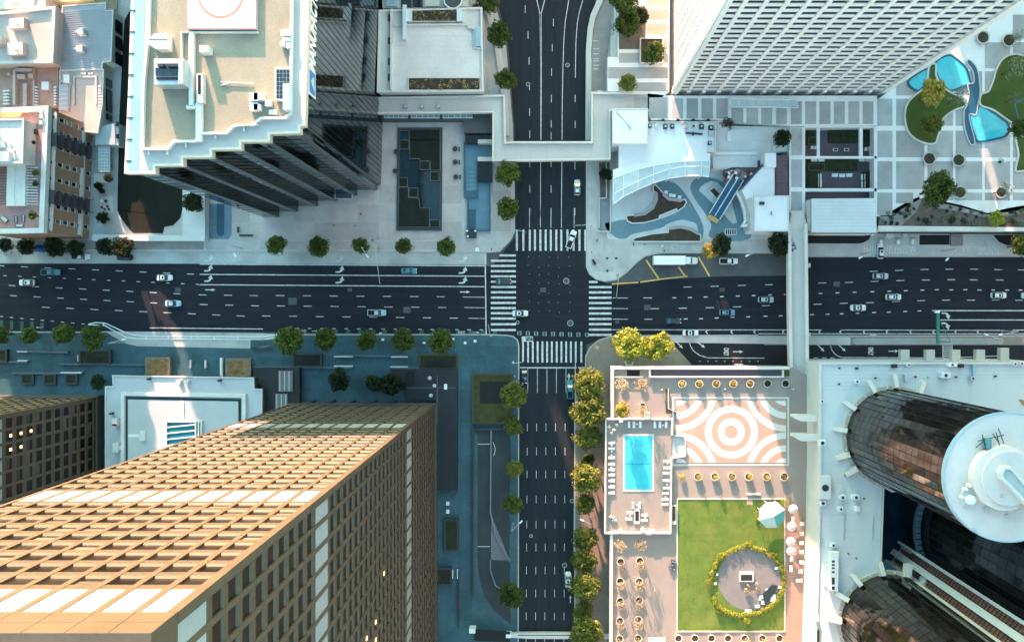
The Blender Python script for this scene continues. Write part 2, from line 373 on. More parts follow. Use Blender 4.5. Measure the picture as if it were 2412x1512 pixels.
for x, y in dashes_pts: seg('21', x-5,y,x+5,y, 5, z=.172, name='lane_dot')
for a, b in (((730,519),(915,508)),((928,506),(1100,482)),((1100,482),(1258,465))): seg('21', *a, *b, 9, yellow_paint, 'yellow_line')
for a, b in (((970,352),(1057,482)),((1195,400),(1242,465)),((1335,330),(1413,465))): seg('21', *a, *b, 11, yellow_paint, 'yellow_line')
# crossings
for x in (67,112,157,193,231,268,304,342,377,420,463,504,545): seg('21', x, 140, x, 288, 14, name='crossing_bar')
for i, y in enumerate((320,357,393,430,466,503,540,577,614,651,687,723,760,800,840)): seg('11', 1718 if i == 0 else 1657, y, 1832, y, 15, name='crossing_bar')
for i, y in enumerate((505,541,578,615,652,689,725,763,799,837,874)): seg('21', 570, y, 630 if i == 0 else 728, y, 15, name='crossing_bar')
for x in (110,145,178,212,245,278,311,345,378,411,444,478,517): seg('21', x, 920, x, 1067, 13, name='crossing_bar')
for i in range(8): seg('31', 1245, 943+i*13.3, 1310, 943+i*13.3, 6 if i else 5, z=.172, name='crossing_bar')
for x in (1245,1310): seg('31', x, 940, x, 1045, 5, z=.172)
for i in range(19): seg('31', 700+i*19.5+(5 if i > 5 else 0), 252, 694+i*19.5, 303, 8, z=KH+.03, name='crossing_bar')
for i in range(8): seg('31', 1500+i*18, 260, 1506+i*18, 307, 8, z=KH+.03, name='crossing_bar')
seg('31', 1390,262,1480,262, 6, z=KH+.03); seg('31', 1392,262,1385,305, 6, z=KH+.03); seg('31', 690,305,1075,305, 6, z=KH+.03); seg('31', 1480,310,1650,310, 6, z=KH+.03)
for i in range(9):                                        # green bicycle-lane blocks
    x = 84 + i*59; seg('21', x-9, 862+i*1.5, x+9, 862+i*1.5, 36, green_paint, 'bicycle_lane_block', .020)
    for dx in (-11, 11): seg('21', x+dx, 848+i*1.5, x+dx, 876+i*1.5, 3, name='bicycle_lane_line', z=.028)
for i in range(14): seg('11', 560+i*85.5, 853, 588+i*85.5, 853, 28, green_paint, 'bicycle_lane_block', .020)
for i in range(5): seg('01', 10+i*71, 772+i*4, 10+i*71, 838, 24, green_paint, 'bicycle_lane_block', .020)
seg('31', 320, 877, 620, 877, 20, green_paint, 'bicycle_lane_block', .0205)
for x, y in [(233,333),(325,263),(150,560),(152,485)] : pass
dm = MB().cyl(0, 0, .085, 0, .02, 8).mesh('reflective_stud', paint)
for row in range(7):                                       # lines of studs guiding turns across the junction
    for x in (150,220,293,360,435):
        px, py = q1('21', x + rnd.uniform(-6,6), 335 + row*62 + rnd.uniform(-12,12)); a, b = W(px, py); lpart(markings, 'reflective_stud', dm, (a, b, .012))
def arrow_mesh(kind):
    m = MB()
    if kind == 'straight': m.prism([(-1.6,-.16),(.5,-.16),(.5,-.5),(1.7,0),(.5,.5),(.5,.16),(-1.6,.16)], -.006, 0)
    else: m.prism([(-1.5,-.75),(-.4,-.75),(.3,-.45),(.62,.1),(1.1,.1),(.55,1.35),(-.35,.35),(.05,.28),(-.15,-.1),(-.55,-.3),(-1.5,-.3)], -.006, 0)
    return m.mesh('turn_arrow' if kind != 'straight' else 'straight_arrow', paint)
am, at_ = arrow_mesh('straight'), arrow_mesh('turn')
ar = MB().prism([(-1.5,.75),(-.4,.75),(.3,.45),(.62,-.1),(1.1,-.1),(.55,-1.35),(-.35,-.35),(.05,-.28),(-.15,.1),(-.55,.3),(-1.5,.3)], -.006, 0).mesh('turn_arrow', paint)
def arrow(cell, x, y, me, rz=0, z=MZ, s=1.0):
    a, b = W(*q1(cell, x, y)); o = lpart(markings, me.name.split('.')[0], me, (a, b, z), rz); o.scale = (s, s, 1)
for c_, x, y in (('01',1465,345),('01',1462,415),('01',1462,487),('11',608,345),('11',608,423),('11',608,497),('11',1468,350),('11',1468,430),('11',1468,500)): arrow(c_, x, y, at_)
for c_, x, y, rz, z in (('01',1468,560,0,MZ),('11',1475,575,0,MZ),('21',1200,943,-.8,.172),('21',1352,943,-.65,.172),('21',1610,991,0,.172),('21',1615,1080,0,.172),('31',393,965,-.8,.172),('31',541,965,-.75,.172),('31',900,987,0,.172)): arrow(c_, x, y, am, rz, z, .9)
for x, y in ((1275,735),(1272,805)): arrow('31', x, y, ar)
for x, y in ((430,847),(1553,857)): arrow('11', x, y, am, 0, MZ, .6)
for x, y in ((430,1180),(440,1210+2900)): 
    if y < 1500: arrow('21', x, y, am, math.pi/2, MZ)
arrow('22', 440, 1210, am, math.pi/2, MZ, .7)
bike = MB().ring(-.55,0,.22,.32,-.006,0,12).ring(.55,0,.22,.32,-.006,0,12).box(-.5,-.05,-.006,.5,.05,0).box(-.1,-.3,-.006,.05,.3,0).mesh('bicycle_symbol', paint)
for c_, x, y in (('11',343,846),('11',1453,856),('31',760,877)): arrow(c_, x, y, bike, 0, MZ, 1.2)
seg('21', 101,903,179,903, 36, name='bicycle_box_border', z=.030); seg('21', 128,903,176,903, 26, green_paint, 'bicycle_box_panel', .036); seg('21', 128,903,140,897, 4, name='bicycle_box_mark', z=.042); seg('21', 148,908,168,896, 4, name='bicycle_box_mark', z=.042)
text_m = MB()                                              # the stop words in the service lane, read from the side
def letters(par, name, txt, loc, size, rz, mat, ext=.004, italic=0.0, rx=0.0, spacing=1.0, off=0.0):
    cu = bpy.data.curves.new(name, 'FONT'); cu.body = txt; cu.size = size; cu.offset = off; cu.extrude = ext; cu.shear = italic
    cu.align_x = 'CENTER'; cu.align_y = 'CENTER'; cu.space_character = spacing; cu.resolution_u = 3
    tmp = bpy.data.objects.new('tmp', cu); COL.link(tmp); dg = bpy.context.evaluated_depsgraph_get(); dg.update()
    me = bpy.data.meshes.new_from_object(tmp.evaluated_get(dg)); bpy.data.objects.remove(tmp); me.name = name
    me.materials.clear(); me.materials.append(mat)
    o = bpy.data.objects.new(name, me); COL.link(o); o.parent = par; o.location = loc; o.rotation_euler = (rx, 0, rz); return o
for c_, x, y in (('21',1527,991),('31',740,987)):
    a, b = W(*q1(c_, x, y)); letters(markings, 'lane_lettering', 'ONLY', (a, b, .172), .85, -math.pi/2, paint, .004, off=.03).scale = (1, 2.4, 1)
# island kerbs beside the service road
isl = MB().prism(Wl(q('31', [(-1000,890),(600,890),(600,945),(-1030,922)])), -.2, .17); struct('traffic_island', isl, conc)
isl2 = MB().prism(Wl(q('31', [(620,905),(640,897),(1660,897),(1672,915),(1660,940),(640,943),(622,930)])), -.2, .24); struct('traffic_island', isl2, grey_pav)
# ------------------------------------------------------------------ towers
black_glass = M('black_mirror_glass', (.14,.152,.142), .04, .08, .05, 1.2, .03, metal=1.0)
black_frame = M('black_frame', (.014,.014,.015), .35, .1, .3, 4, .1, metal=.3)
tan_gravel = M('tan_roof_gravel', (.275,.235,.175), .95, .13, .12, 5, .16, .4, tint=((.23,.20,.155), .3, .5))
roof_white = M('white_roof_membrane', (.38,.365,.35), .75, .06, .12, 2, .05, tint=((.58,.57,.56), .1, .4))
red_paint = M('red_roof_paint', (.40,.17,.13), .7, .1, .5, 4, .1)
dark_glass = M('dark_window_glass', (.018,.019,.022), .06, .2, .4, 2, .1, spec=.8, jit=.4)

def facade(par, p0, p1, z0, floors, fh, bays, win_h, depth, pier_w, nrm, pier_m, span_m, glass_m, single=None, bands=(), band_m=None, pier_out=.06, ztop=None, sill=.9, lit=None, lit_m=None, wname='window', sill_slope=False):
    p0, p1 = Vector(p0), Vector(p1); d = p1 - p0; L = d.length; d.normalize(); n = Vector(nrm).normalized(); ang = math.atan2(d.y, d.x)
    bw = L / bays; zt = ztop or z0 + floors*fh; org = ORG[par.name]
    pm = MB().box(-pier_w/2, -.5, 0, pier_w/2, .5, zt - z0).mesh('pier', pier_m)
    for i in range(bays + 1):
        c = p0 + d*(bw*i); off = n*(-.5 + depth + pier_out)
        lpart(par, 'pier', pm, (c.x+off.x-org.x, c.y+off.y-org.y, z0-org.z), ang)
    hs = fh - win_h
    yo = .5 if (Vector((-d.y, d.x)).dot(n) > 0) else -.5; zs_ = hs - (.19 if sill_slope else 0)
    pf = [(-yo, 0), (yo, 0), (yo, zs_), (yo - math.copysign(depth, yo), hs), (-yo, hs)]
    sm = MB()._add([(-L/2, y_, z_) for y_, z_ in pf] + [(L/2, y_, z_) for y_, z_ in pf], [(i_, (i_+1) % 5, 5+(i_+1) % 5, 5+i_) for i_ in range(5)] + [(4,3,2,1,0), (5,6,7,8,9)]).mesh('spandrel', span_m)
    mid = (p0+p1)/2
    wm = MB().box(-(bw-pier_w)/2, -.02, 0, (bw-pier_w)/2, .02, win_h).mesh(wname, glass_m)
    bm = MB().box(-(bw-pier_w)/2, -.1, 0, (bw-pier_w)/2, .1, fh*2-hs).mesh('band_panel', band_m) if band_m else None
    rest = MB(); rb = random.Random(bays*31+floors); bl_ = MB().box(-(bw-pier_w)/2+.05, -.03, win_h*.35, (bw-pier_w)/2-.05, .03, win_h).mesh('blind', M('window_blind', (.09,.07,.055), .8, .1, .5, 4, .05, jit=.4))
    for k in range(floors):
        z = z0 + k*fh
        if not (k-1) in bands:
            off = n*(-.5 + depth); lpart(par, 'spandrel', sm, (mid.x+off.x-org.x, mid.y+off.y-org.y, z-org.z), ang)
        for i in range(bays):
            c = p0 + d*(bw*(i+.5))
            if k in bands:
                o2 = n*(depth-.12); lpart(par, 'band_panel', bm, (c.x+o2.x-org.x, c.y+o2.y-org.y, z+hs-org.z), ang); continue
            if (k-1) in bands: continue
            if single and single(k, i):
                o = lpart(par, wname, wm, (c.x-org.x, c.y-org.y, z+hs-org.z), ang)
                if sill_slope and rb.random() < .16: lpart(o, 'blind', bl_)
            else: rest.obox((c.x, c.y, z+hs+win_h/2), (bw-pier_w, .04, win_h), ang)
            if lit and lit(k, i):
                o3 = n*.06; MBl = MB().obox((c.x+o3.x, c.y+o3.y, z+hs+.45), (min(.7, bw*.2), .05, .7), ang); part(par, 'window_glint', MBl, lit_m)
    if rest.v: part(par, 'window_rows', rest, glass_m, kind='stuff')

# ---- black office tower with the lettered crown
TZ = 71.0
outl = q('00', [(985,-2000),(905,600),(876,1205),(1075,1205),(1075,1153),(1270,1150),(1270,1095),(1472,1092),(1472,1040),(1675,1037),(1675,985)]) + q('10', [(105,983),(105,930),(317,925),(317,880),(350,872),(440,-2000)])
wp = Wl(outl, TZ)
bt = thing('office_tower', 'black glass tower with stepped corner and pale gravel roof', 'office tower', (*W(500,200,TZ), 0))
def inset(pts, d):
    c = Vector((sum(p[0] for p in pts)/len(pts), sum(p[1] for p in pts)/len(pts))); out = []
    n = len(pts)
    for i in range(n):
        a, p, b = Vector(pts[i-1]), Vector(pts[i]), Vector(pts[(i+1) % n]); d1 = (p-a).normalized(); d2 = (b-p).normalized()
        n1, n2 = Vector((-d1.y, d1.x)), Vector((-d2.y, d2.x)); m = (n1+n2).normalized(); k = d/max(.4, m.dot(n1)); out.append(tuple(p + m*k))
    return out
area = sum(wp[i][0]*wp[(i+1) % len(wp)][1] - wp[(i+1) % len(wp)][0]*wp[i][1] for i in range(len(wp)))
ins = inset(wp, .35 if area > 0 else -.35)
part(bt, 'glass_wall', MB().prism(ins, 0, TZ-1.2), black_glass)
fas = MB().path(wp, .5, TZ-1.6, TZ+.02, True); part(bt, 'cornice', fas, M('cornice_cream', (.56,.50,.40), .7, .08, .3, 3, .06))
# mullions of the east wall, then floor bands of the stepped south walls
nE = len(wp); e0, e1 = Vector(ins[-2]), Vector(ins[-1])
mm = MB().box(-.05, -.07, 0, .05, .07, TZ-1.7).mesh('mullion', black_frame); org = ORG[bt.name]
dE = (e1-e0); LE = dE.length; dE.normalize(); aE = math.atan2(dE.y, dE.x)
for i in range(int(LE/1.55)):
    p = e0 + dE*(1.55*i+.4); lpart(bt, 'mullion', mm, (p.x-org.x, p.y-org.y, 0), aE)
sp_m = M('smoked_spandrel', (.05,.055,.06), .3, .1, .3, 3, .08, metal=.4)
pl_m = M('pale_corner_pier', (.16,.17,.18), .35, .1, .3, 3, .1, metal=.5)
k = 2
south = [(ins[i], ins[i+1]) for i in range(2, nE-2, 2)]
for a, b in south:
    a, b = Vector(a), Vector(b)
    if (b-a).length < 2: continue
    d = (b-a).normalized(); n = Vector((d.y, -d.x)) if d.x > 0 else Vector((-d.y, d.x))
    for f_ in range(18):
        c = (a+b)/2 + n*.02; part(bt, 'spandrel', MB().obox((c.x, c.y, 3.5+f_*3.75), ((b-a).length-.1, .07, .35), math.atan2(d.y, d.x)), black_frame)
    e = b if b.x > a.x else a; s_ = -1 if e is b else 1
    c = e + d*s_*.65 + n*.06; part(bt, 'corner_pier', MB().obox((c.x, c.y, (TZ-1.7)/2), (1.3, .2, TZ-1.7), math.atan2(d.y, d.x)), pl_m)
part(bt, 'roof', MB().prism(inset(wp, .25 if area > 0 else -.25), TZ-1.2, TZ-.01), roof_white)
gr = q('00', [(1056,-500),(1050,0),(1040,330),(1015,590),(1002,1045),(1180,1045),(1225,993),(1370,993),(1420,938),(1590,935),(1640,885),(1795,878)]) + q('10', [(0,880),(60,832),(230,830),(262,800),(268,470),(280,-500)])
gw = Wl(gr, TZ+.1)
part(bt, 'gravel_bed', MB().prism(gw, TZ-.5, TZ+.05), tan_gravel)
part(bt, 'gutter', MB().pp(q('00', [(955,-400),(1030,-400),(1000,430),(965,1195),(895,1195),(925,430)]), TZ+.03, TZ-.3), M('shaded_gutter', (.20,.31,.36), .6, .08, .2, 3, .06))  # shade along the roof edge painted in as blue
part(bt, 'parapet', MB().path(gw, .45, TZ-.2, TZ+.9, True), white_conc)
for i in range(8):
    x, y = q1('00', 925-i*4, 75+i*150); a, b = W(x, y, TZ); part(bt, 'cleat', MB().box(a-.5, b-.08, TZ, a+.6, b+.08, TZ+.12), metal_dark)
def pbox(par, name, cell, x0, y0, x1, y1, zt, zb, mat):
    a, b, c, d = qr(cell, x0, y0, x1, y1) if cell else (x0, y0, x1, y1)
    return part(par, name, MB().pp(rect(a, b, c, d), zt, zb), mat)
r_ = bt
pbox(r_, 'helipad', '00', 1298, -450, 1786, 205, TZ+1.2, TZ, roof_white)
hx, hy = W(*q1('00', 1540, -30), TZ+1.2)
part(r_, 'helipad_circle', MB().ring(hx, hy, 4.1, 4.5, TZ+1.2, TZ+1.22, 40), red_paint)
for x0, y0, x1, y1 in ((1298,198,1786,206),(1298,-400,1306,198)): pbox(r_, 'helipad_edge_line', '00', x0, y0, x1, y1, TZ+1.21, TZ+1.2, red_paint)
pbox(r_, 'roof_kerb', '00', 1318, 222, 1350, 742, TZ+1.0, TZ, white_conc); pbox(r_, 'roof_kerb', '00', 1300, 738, 1368, 760, TZ+1.0, TZ, white_conc)
pbox(r_, 'roof_kerb', '00', 1366, 720, 1406, 990, TZ+1.0, TZ, white_conc); pbox(r_, 'roof_kerb', '00', 1268, 222, 1800, 228, TZ+.8, TZ, white_conc)
pbox(r_, 'roof_kerb', '00', 1262, 225, 1268, 410, TZ+.8, TZ, white_conc)
part(r_, 'vent_hood', MB().pp(q('00', [(1035,280),(1075,238),(1165,234),(1163,340),(1085,342),(1040,310)]), TZ+2.4, TZ), white_conc)
pbox(r_, 'vent_hood_seam', '00', 1040, 276, 1164, 281, TZ+2.45, TZ+2.38, metal_dark)
cb = pbox(r_, 'cooling_unit', '00', 1075, 412, 1285, 592, TZ+3.2, TZ, metal_pale)
for x0, y0, x1, y1, zt, m in ((1085,474,1240,530,3.5,dark_glass),(1090,540,1250,556,3.6,black_frame),(1085,425,1240,445,3.9,conc_pale),(1100,450,1140,466,4.2,metal_dark),(1165,450,1240,466,4.2,metal_dark),(1245,420,1275,585,4.0,M('teal_duct',(.38,.5,.52),.5,.08,.3,3,.05))):
    pbox(r_, 'cooling_fan' if m is metal_dark else 'cooling_panel', '00', x0, y0, x1, y1, TZ+zt, TZ+3.0, m)
for c_, x0, y0, x1, y1, h_ in (('00',1392,318,1452,365,2.2),('00',1740,650,1800,705,1.6),('00',1742,718,1800,772,1.4),('10',0,650,65,700,1.6),('10',0,727,45,770,1.4),('10',78,697,117,740,1.3),('10',190,210,215,250,1.2),('10',222,206,255,250,1.4),('10',200,262,250,290,1.2),('10',185,290,215,320,1.3),('10',225,300,248,335,1.2),('10',105,768,160,800,.7)):
    pbox(r_, 'roof_vent_box', c_, x0, y0, x1, y1, TZ+h_, TZ, white_conc)
tr = pbox(r_, 'trench_box', '00', 1372, 515, 1416, 718, TZ+1.4, TZ, conc_pale); part(tr, 'trench_opening', MB().pp(rect(*qr('00', 1382, 525, 1403, 660)), TZ+1.42, TZ+1.3), black_frame)
sk = pbox(r_, 'roof_skylight', '10', 148, 473, 260, 702, TZ+1.2, TZ, white_conc)
for i in range(4):
    for j in range(7): part(sk, 'pane', MB().pp(rect(*qr('10', 158+i*24, 486+j*29.5, 179+i*24, 512+j*29.5)), TZ+1.25, TZ+1.15), dark_glass)
pbox(r_, 'roof_duct', '10', 204, 585, 248, 765, TZ+2.2, TZ, M('pale_blue_duct', (.52,.62,.66), .5, .06, .3, 3, .05))
a, b = W(*q1('00', 1545, 578), TZ); c, d = W(*q1('10', 0, 590), TZ); part(r_, 'roof_pipe', MB().tube((a,b,TZ+.3),(c,d,TZ+.3),.12), conc_pale)
part(r_, 'roof_pipe', MB().tube((*W(*q1('00',1545,600),TZ),TZ+.3),(*W(*q1('00',1600,590),TZ),TZ+.3),.12), conc_pale)
for x in (1035,1165,1295,1500,1700): part(r_, 'parapet_strut', MB().pp(rect(*qr('00', x-3, 1050 if x < 1200 else (1000 if x < 1400 else (945 if x < 1600 else 890)), x+3, (1080 if x < 1200 else (1030 if x < 1400 else (968 if x < 1600 else 915))))), TZ+.6, TZ), white_conc)
# crown lettering and emblem on the east wall
lp0 = e0 + dE*0; lx = (e0.x+e1.x)/2 + .35
sgn = M('sign_white', (.85,.85,.83), .5, .02, .5, 4, .02)
start = W(*q1('10', 385, 478), TZ-2)[1]
o = letters(bt, 'sign_letters', 'MANUFACTURERS', (0,0,0), 6.0, math.pi/2, sgn, .12, .22, math.pi/2, 1.0, off=.16)
xs = [v.co.x for v in o.data.vertices]; wd = max(xs)-min(xs); need = 8*1.72*13/8*1.0; o.scale = (need/wd, 1, 1)
def e_x(y): t = (y-e0.y)/(e1.y-e0.y); return e0.x + (e1.x-e0.x)*t
o.location = (e_x(start+need/2)+.35-org.x, start + need/2 - org.y, TZ-3.9); o.rotation_euler = (math.pi/2, 0, aE)
for y_ in (0,): part(bt, 'sign_band', MB()._add([(e_x(start-2)+.2,start-2,TZ-6.6),(e_x(start+need+2)+.2,start+need+2,TZ-6.6),(e_x(start+need+2)+.2,start+need+2,TZ-1.65),(e_x(start-2)+.2,start-2,TZ-1.65)], [(0,1,2,3)]), black_frame)
ly = W(*q1('10', 380, 560), TZ-2)[1]; X = e_x(ly)+.3
lg = part(bt, 'sign_emblem', MB().box(X, ly-2.7, TZ-6.4, X+.15, ly+2.7, TZ-1.9), sgn)
part(lg, 'emblem_field', MB().box(X+.15, ly-2.3, TZ-6.0, X+.2, ly+2.3, TZ-2.3), M('emblem_blue', (.04,.20,.50), .5, .05, .5, 4, .05))
part(lg, 'emblem_mark', MB()._add([(X+.23, ly-1.6, TZ-5.5),(X+.23, ly+1.5, TZ-5.0),(X+.23, ly+.2, TZ-3.0)], [(0,1,2)]), M('emblem_pale', (.5,.65,.8), .5, .05, .5, 4, .05))

# ---- white tower
wt_m = M('white_stone_cladding', (.90,.82,.76), .6, .05, .15, 2, .04); wt_pier = M('white_pier_stone', (.92,.85,.79), .6, .04, .15, 2, .04)
navy_glass = M('navy_window_glass', (.010,.012,.022), .35, .2, .4, 2, .1, spec=.15, jit=.3)
x0, y0 = W(1579, 229); x1, _ = W(2064, 229); WTZ = 165.0
wt = thing('office_tower', 'tall white tower with slanting rows of piers and dark strip windows', 'office tower', ((x0+x1)/2, y0+30, 0))
part(wt, 'core', MB().box(x0+.4, y0+.4, 0, x1-.4, y0+78, WTZ-1), wt_m)
part(wt, 'roof', MB().box(x0-.4, y0-.4, WTZ-1, x1+.4, y0+78.6, WTZ), roof_white)
facade(wt, (x0, y0+.38), (x1, y0+.38), 6.2, 25, 2.9, 14, 1.45, .16, .95, (0,-1), wt_pier, wt_m, navy_glass, single=lambda k, i: k < 21, pier_out=.25, ztop=WTZ-1)
part(wt, 'upper_spandrels', sum_mb if False else (lambda m: [m.box(x0, y0-.04, z, x1, y0+.6, z+1.6) for z in [6.2+2.9*j for j in range(25, 54)]] and m)(MB()), wt_m, kind='stuff')
facade(wt, (x0+.38, y0+77), (x0+.38, y0), 6.2, 25, 2.9, 23, 1.0, .2, 2.1, (-1,0), wt_pier, wt_m, M('bronze_window_glass', (.16,.12,.09), .15, .2, .4, 2, .1, jit=.3), single=lambda k, i: False, pier_out=.14, ztop=WTZ-1)
part(wt, 'upper_west_wall', MB().box(x0-.06, y0, 79.5, x0+.5, y0+77, WTZ-1), wt_m)
for i in range(15):                                   # ground columns where the piers land on the terrace
    px = x0 + (x1-x0)*i/14; part(wt, 'column', MB().box(px-.5, y0-.42, 0, px+.5, y0+.5, 6.15), wt_pier)
part(wt, 'corner_pier', MB().box(x0-.35, y0-.55, 0, x0+1.1, y0+.9, WTZ-1), wt_pier); part(wt, 'corner_pier', MB().box(x1-1.1, y0-.55, 0, x1+.35, y0+.9, WTZ-1), wt_pier)

# ---- the twin brown towers
br_stone = M('brown_granite', (.082,.058,.037), .5, .10, .2, 2.2, .08, tint=((.07,.048,.03), .4, .4))
br_pier = M('brown_granite_pier', (.092,.064,.041), .5, .10, .2, 2.2, .08)
br_panel = M('pale_louvre_panel', (.30,.31,.30), .55, .05, .3, 3, .05, jit=.05)
br_glass = M('bronze_dark_glass', (.014,.010,.008), .3, .2, .3, 2, .1, spec=.12, jit=.5)
glow = M('warm_glint', (.9,.55,.2), .6, 0, 1, 1, 0, emit=(1.0,.58,.18,.9))  # emissive patches stand in for warm glints in the windows
def brown_tower(nm, label, xw, xe, yn, ybays, single_n, single_e, lit):
    (a, n_), (c, _) = W(xw, yn), W(xe, yn); T = thing(nm, label, 'office tower', ((a+c)/2, n_-30, 0)); S_ = n_ - ybays*3.4
    part(T, 'core', MB().box(a+.3, S_+.3, 0, c-.06, n_-.06, 158.4), br_stone)
    nb = max(1, round((c-a)/3.4))
    for p0, p1, nb_, nrm, sg in (((c, n_), (a, n_), nb, (0,1), single_n), ((c, S_), (c, n_), ybays, (1,0), single_e)):
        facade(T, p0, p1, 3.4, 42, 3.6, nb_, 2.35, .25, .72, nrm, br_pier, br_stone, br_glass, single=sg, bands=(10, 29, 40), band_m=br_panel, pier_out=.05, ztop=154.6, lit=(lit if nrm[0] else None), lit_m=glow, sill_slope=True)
    part(T, 'parapet_wall', MB().box(a-.45, S_-.4, 154.6, c+.45, n_+.45, 159), br_pier)
    for i_ in range(nb):
        for j_ in range(2):
            w2 = (c-a+.9)/nb; part(T, 'parapet_panel', MB().box(a-.45+w2*i_+.03, n_+.45, 154.65+j_*2.2, a-.45+w2*(i_+1)-.03, n_+.50, 156.8+j_*2.2), br_pier)
    part(T, 'roof', MB().box(a+.3, S_+.5, 159, c-.3, n_-.3, 159.1), M('grey_roof', (.32,.34,.36), .85, .1, .2, 3, .1))
    part(T, 'corner_pier', MB().box(c-.5, n_-.5, 0, c+.5, n_+.5, 154.6), br_pier)
    part(T, 'base_plinth', MB().box(a-.5, S_, 0, c+.7, n_+.7, 3.35), M('dark_plinth', (.10,.075,.055), .6, .1, .3, 3, .1))
    return T
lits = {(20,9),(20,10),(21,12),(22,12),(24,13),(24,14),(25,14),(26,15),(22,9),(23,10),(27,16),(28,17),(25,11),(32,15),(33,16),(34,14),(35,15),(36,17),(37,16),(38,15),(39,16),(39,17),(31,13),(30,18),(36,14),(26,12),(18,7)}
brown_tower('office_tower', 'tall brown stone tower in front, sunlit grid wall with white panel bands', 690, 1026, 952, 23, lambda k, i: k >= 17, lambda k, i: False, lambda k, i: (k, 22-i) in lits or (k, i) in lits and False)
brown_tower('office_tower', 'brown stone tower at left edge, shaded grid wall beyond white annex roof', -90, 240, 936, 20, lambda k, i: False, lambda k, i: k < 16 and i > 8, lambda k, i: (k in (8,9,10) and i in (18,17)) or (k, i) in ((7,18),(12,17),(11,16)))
# ------------------------------------------------------------------ unseen blocks added outside the frame to shade streets and walls
far_wall = M('shade_block_wall', (.35,.33,.31), .7, .1, .1, 2, .05)
def far_block(label, x0, y0, x1, y1, h):
    (a, b), (c, d) = W(x0, y0), W(x1, y1); T = thing('shade_block', label, 'building', ((a+c)/2, (b+d)/2, 0))
    part(T, 'wall', MB().box(a, d, 0, c, b, h), far_wall); part(T, 'roof', MB().box(a+.4, d+.4, h, c-.4, b-.4, h+.3), conc)
    w = MB()
    for k in range(int(h/3.8)): w.box(a+1, d-.06, 1.5+k*3.8, c-1, d+.02, 3.3+k*3.8)
    part(T, 'window_strips', w, dark_glass, kind='stuff')
far_block('tall grey office block north of the low roofs at top left', 98, -520, 560, -345, 70)
far_block('tall grey office block behind the black tower', 640, -385, 905, -345, 55)
far_block('low grey link block beyond the street at the top', 906, -385, 940, -345, 36)
far_block('tall grey office block beyond the upper left corner', -340, -520, -112, -345, 95)
far_block('grey office block where the street forks at the top', 941, -385, 1370, -345, 40)
far_block('grey office block behind the pools at top right', 2066, -560, 2760, -440, 47)

for i_, (x0_, y0_, x1_, y1_, h_) in enumerate(((2720,-120,3000,380,150),(2720,430,3000,900,120),(2720,960,3000,1520,160),(1850,1850,2500,2150,130),(1080,1850,1190,2150,60),(1420,1850,1800,2150,140),(-750,1000,-420,1500,140),(-750,100,-420,560,120))):  # added blocks that keep low sky light off the tower walls
    far_block(('grey office block beyond the right edge, upper','grey office block beyond the right edge, middle','grey office block beyond the right edge, lower','grey office block below the hotel podium','narrow grey block below the driveway','grey office block below the garden deck','grey office block left of the brown towers','grey office block left of the brick building')[i_], x0_, y0_, x1_, y1_, h_)

# ------------------------------------------------------------------ low buildings at the left edge
pale_render = M('pale_render', (.56,.52,.48), .8, .06, .2, 3, .06)
pink_roof = M('pinkish_roof', (.58,.47,.41), .85, .10, .2, 3, .08, tint=((.50,.34,.26), .12, .5))
metal_roof = M('ribbed_metal_roof', (.43,.44,.45), .55, .06, .2, 3, .05, metal=.2)
brown_wall = M('reddish_render', (.36,.22,.16), .85, .15, .2, 3, .1, tint=((.24,.15,.12), .15, .5))
cream = M('cream_render', (.66,.63,.57), .8, .07, .3, 3, .06)
def gpts(*p): return q('g', p)
# pale flat-roofed building
b1 = thing('flat_roof_building', 'low pale building with wide flat roof at upper left corner', 'building', (*W(60,90,9), 0))
o1 = gpts((-260,212),(722,110),(690,815),(-260,835))
part(b1, 'wall', MB().pp(o1, 8.6, 0, 9), pale_render)
part(b1, 'roof', MB().pp(gpts((-250,218),(708,122),(678,806),(-250,826)), 8.7, 8.5, 9), M('cream_roof', (.52,.45,.40), .85, .08, .2, 3, .06, tint=((.47,.34,.27), .1, .55)))
part(b1, 'parapet', MB().path(Wl(o1, 9), .8, 8.0, 9.4, True), white_conc)
for x0, y0, x1, y1 in ((155,270,350,400),(130,590,335,745),(-60,510,62,615)):
    u = part(b1, 'roof_unit', MB().pp(gpts((x0,y0),(x1,y0-15),(x1,y1-10),(x0,y1)), 10.6, 8.6, 9.5), pale_render)
    cx, cy_ = W(*q1('g', (x0+x1)/2, (y0+y1)/2), 10.6); part(u, 'vent_cap', MB().lathe(cx, cy_, [(.15,10.6),(.15,11.3),(.5,11.3),(.5,11.6),(.02,11.8)], 12), white_paint)
# ribbed metal roof
b2 = thing('metal_roof_building', 'low building with ribbed grey metal roof beside the black tower', 'building', (*W(205,90,5), 0))
o2 = gpts((832,88),(1395,48),(1395,150),(1495,145),(1465,810),(1355,825),(1345,910),(805,932))
part(b2, 'wall', MB().pp(o2, 4.9, 0), cream); part(b2, 'roof', MB().pp(gpts((838,95),(1388,56),(1388,156),(1488,152),(1458,803),(1348,818),(1338,903),(812,925)), 5.0, 4.7), metal_roof)
for i in range(28):
    y = 160 + i*28.5; x0 = 845 - i*1.2; xr = (1490 - i*1.0) if y < 810 else 1340
    (a, b), (c, d) = W(*q1('g', x0, y), 5), W(*q1('g', xr, y-42), 5)
    part(b2, 'roof_rib', MB().path([(a,b),(c,d)], .14, 4.98, 5.16), metal_roof)
part(b2, 'parapet', MB().path(Wl(o2, 5), .3, 4.6, 5.35, True), white_conc)
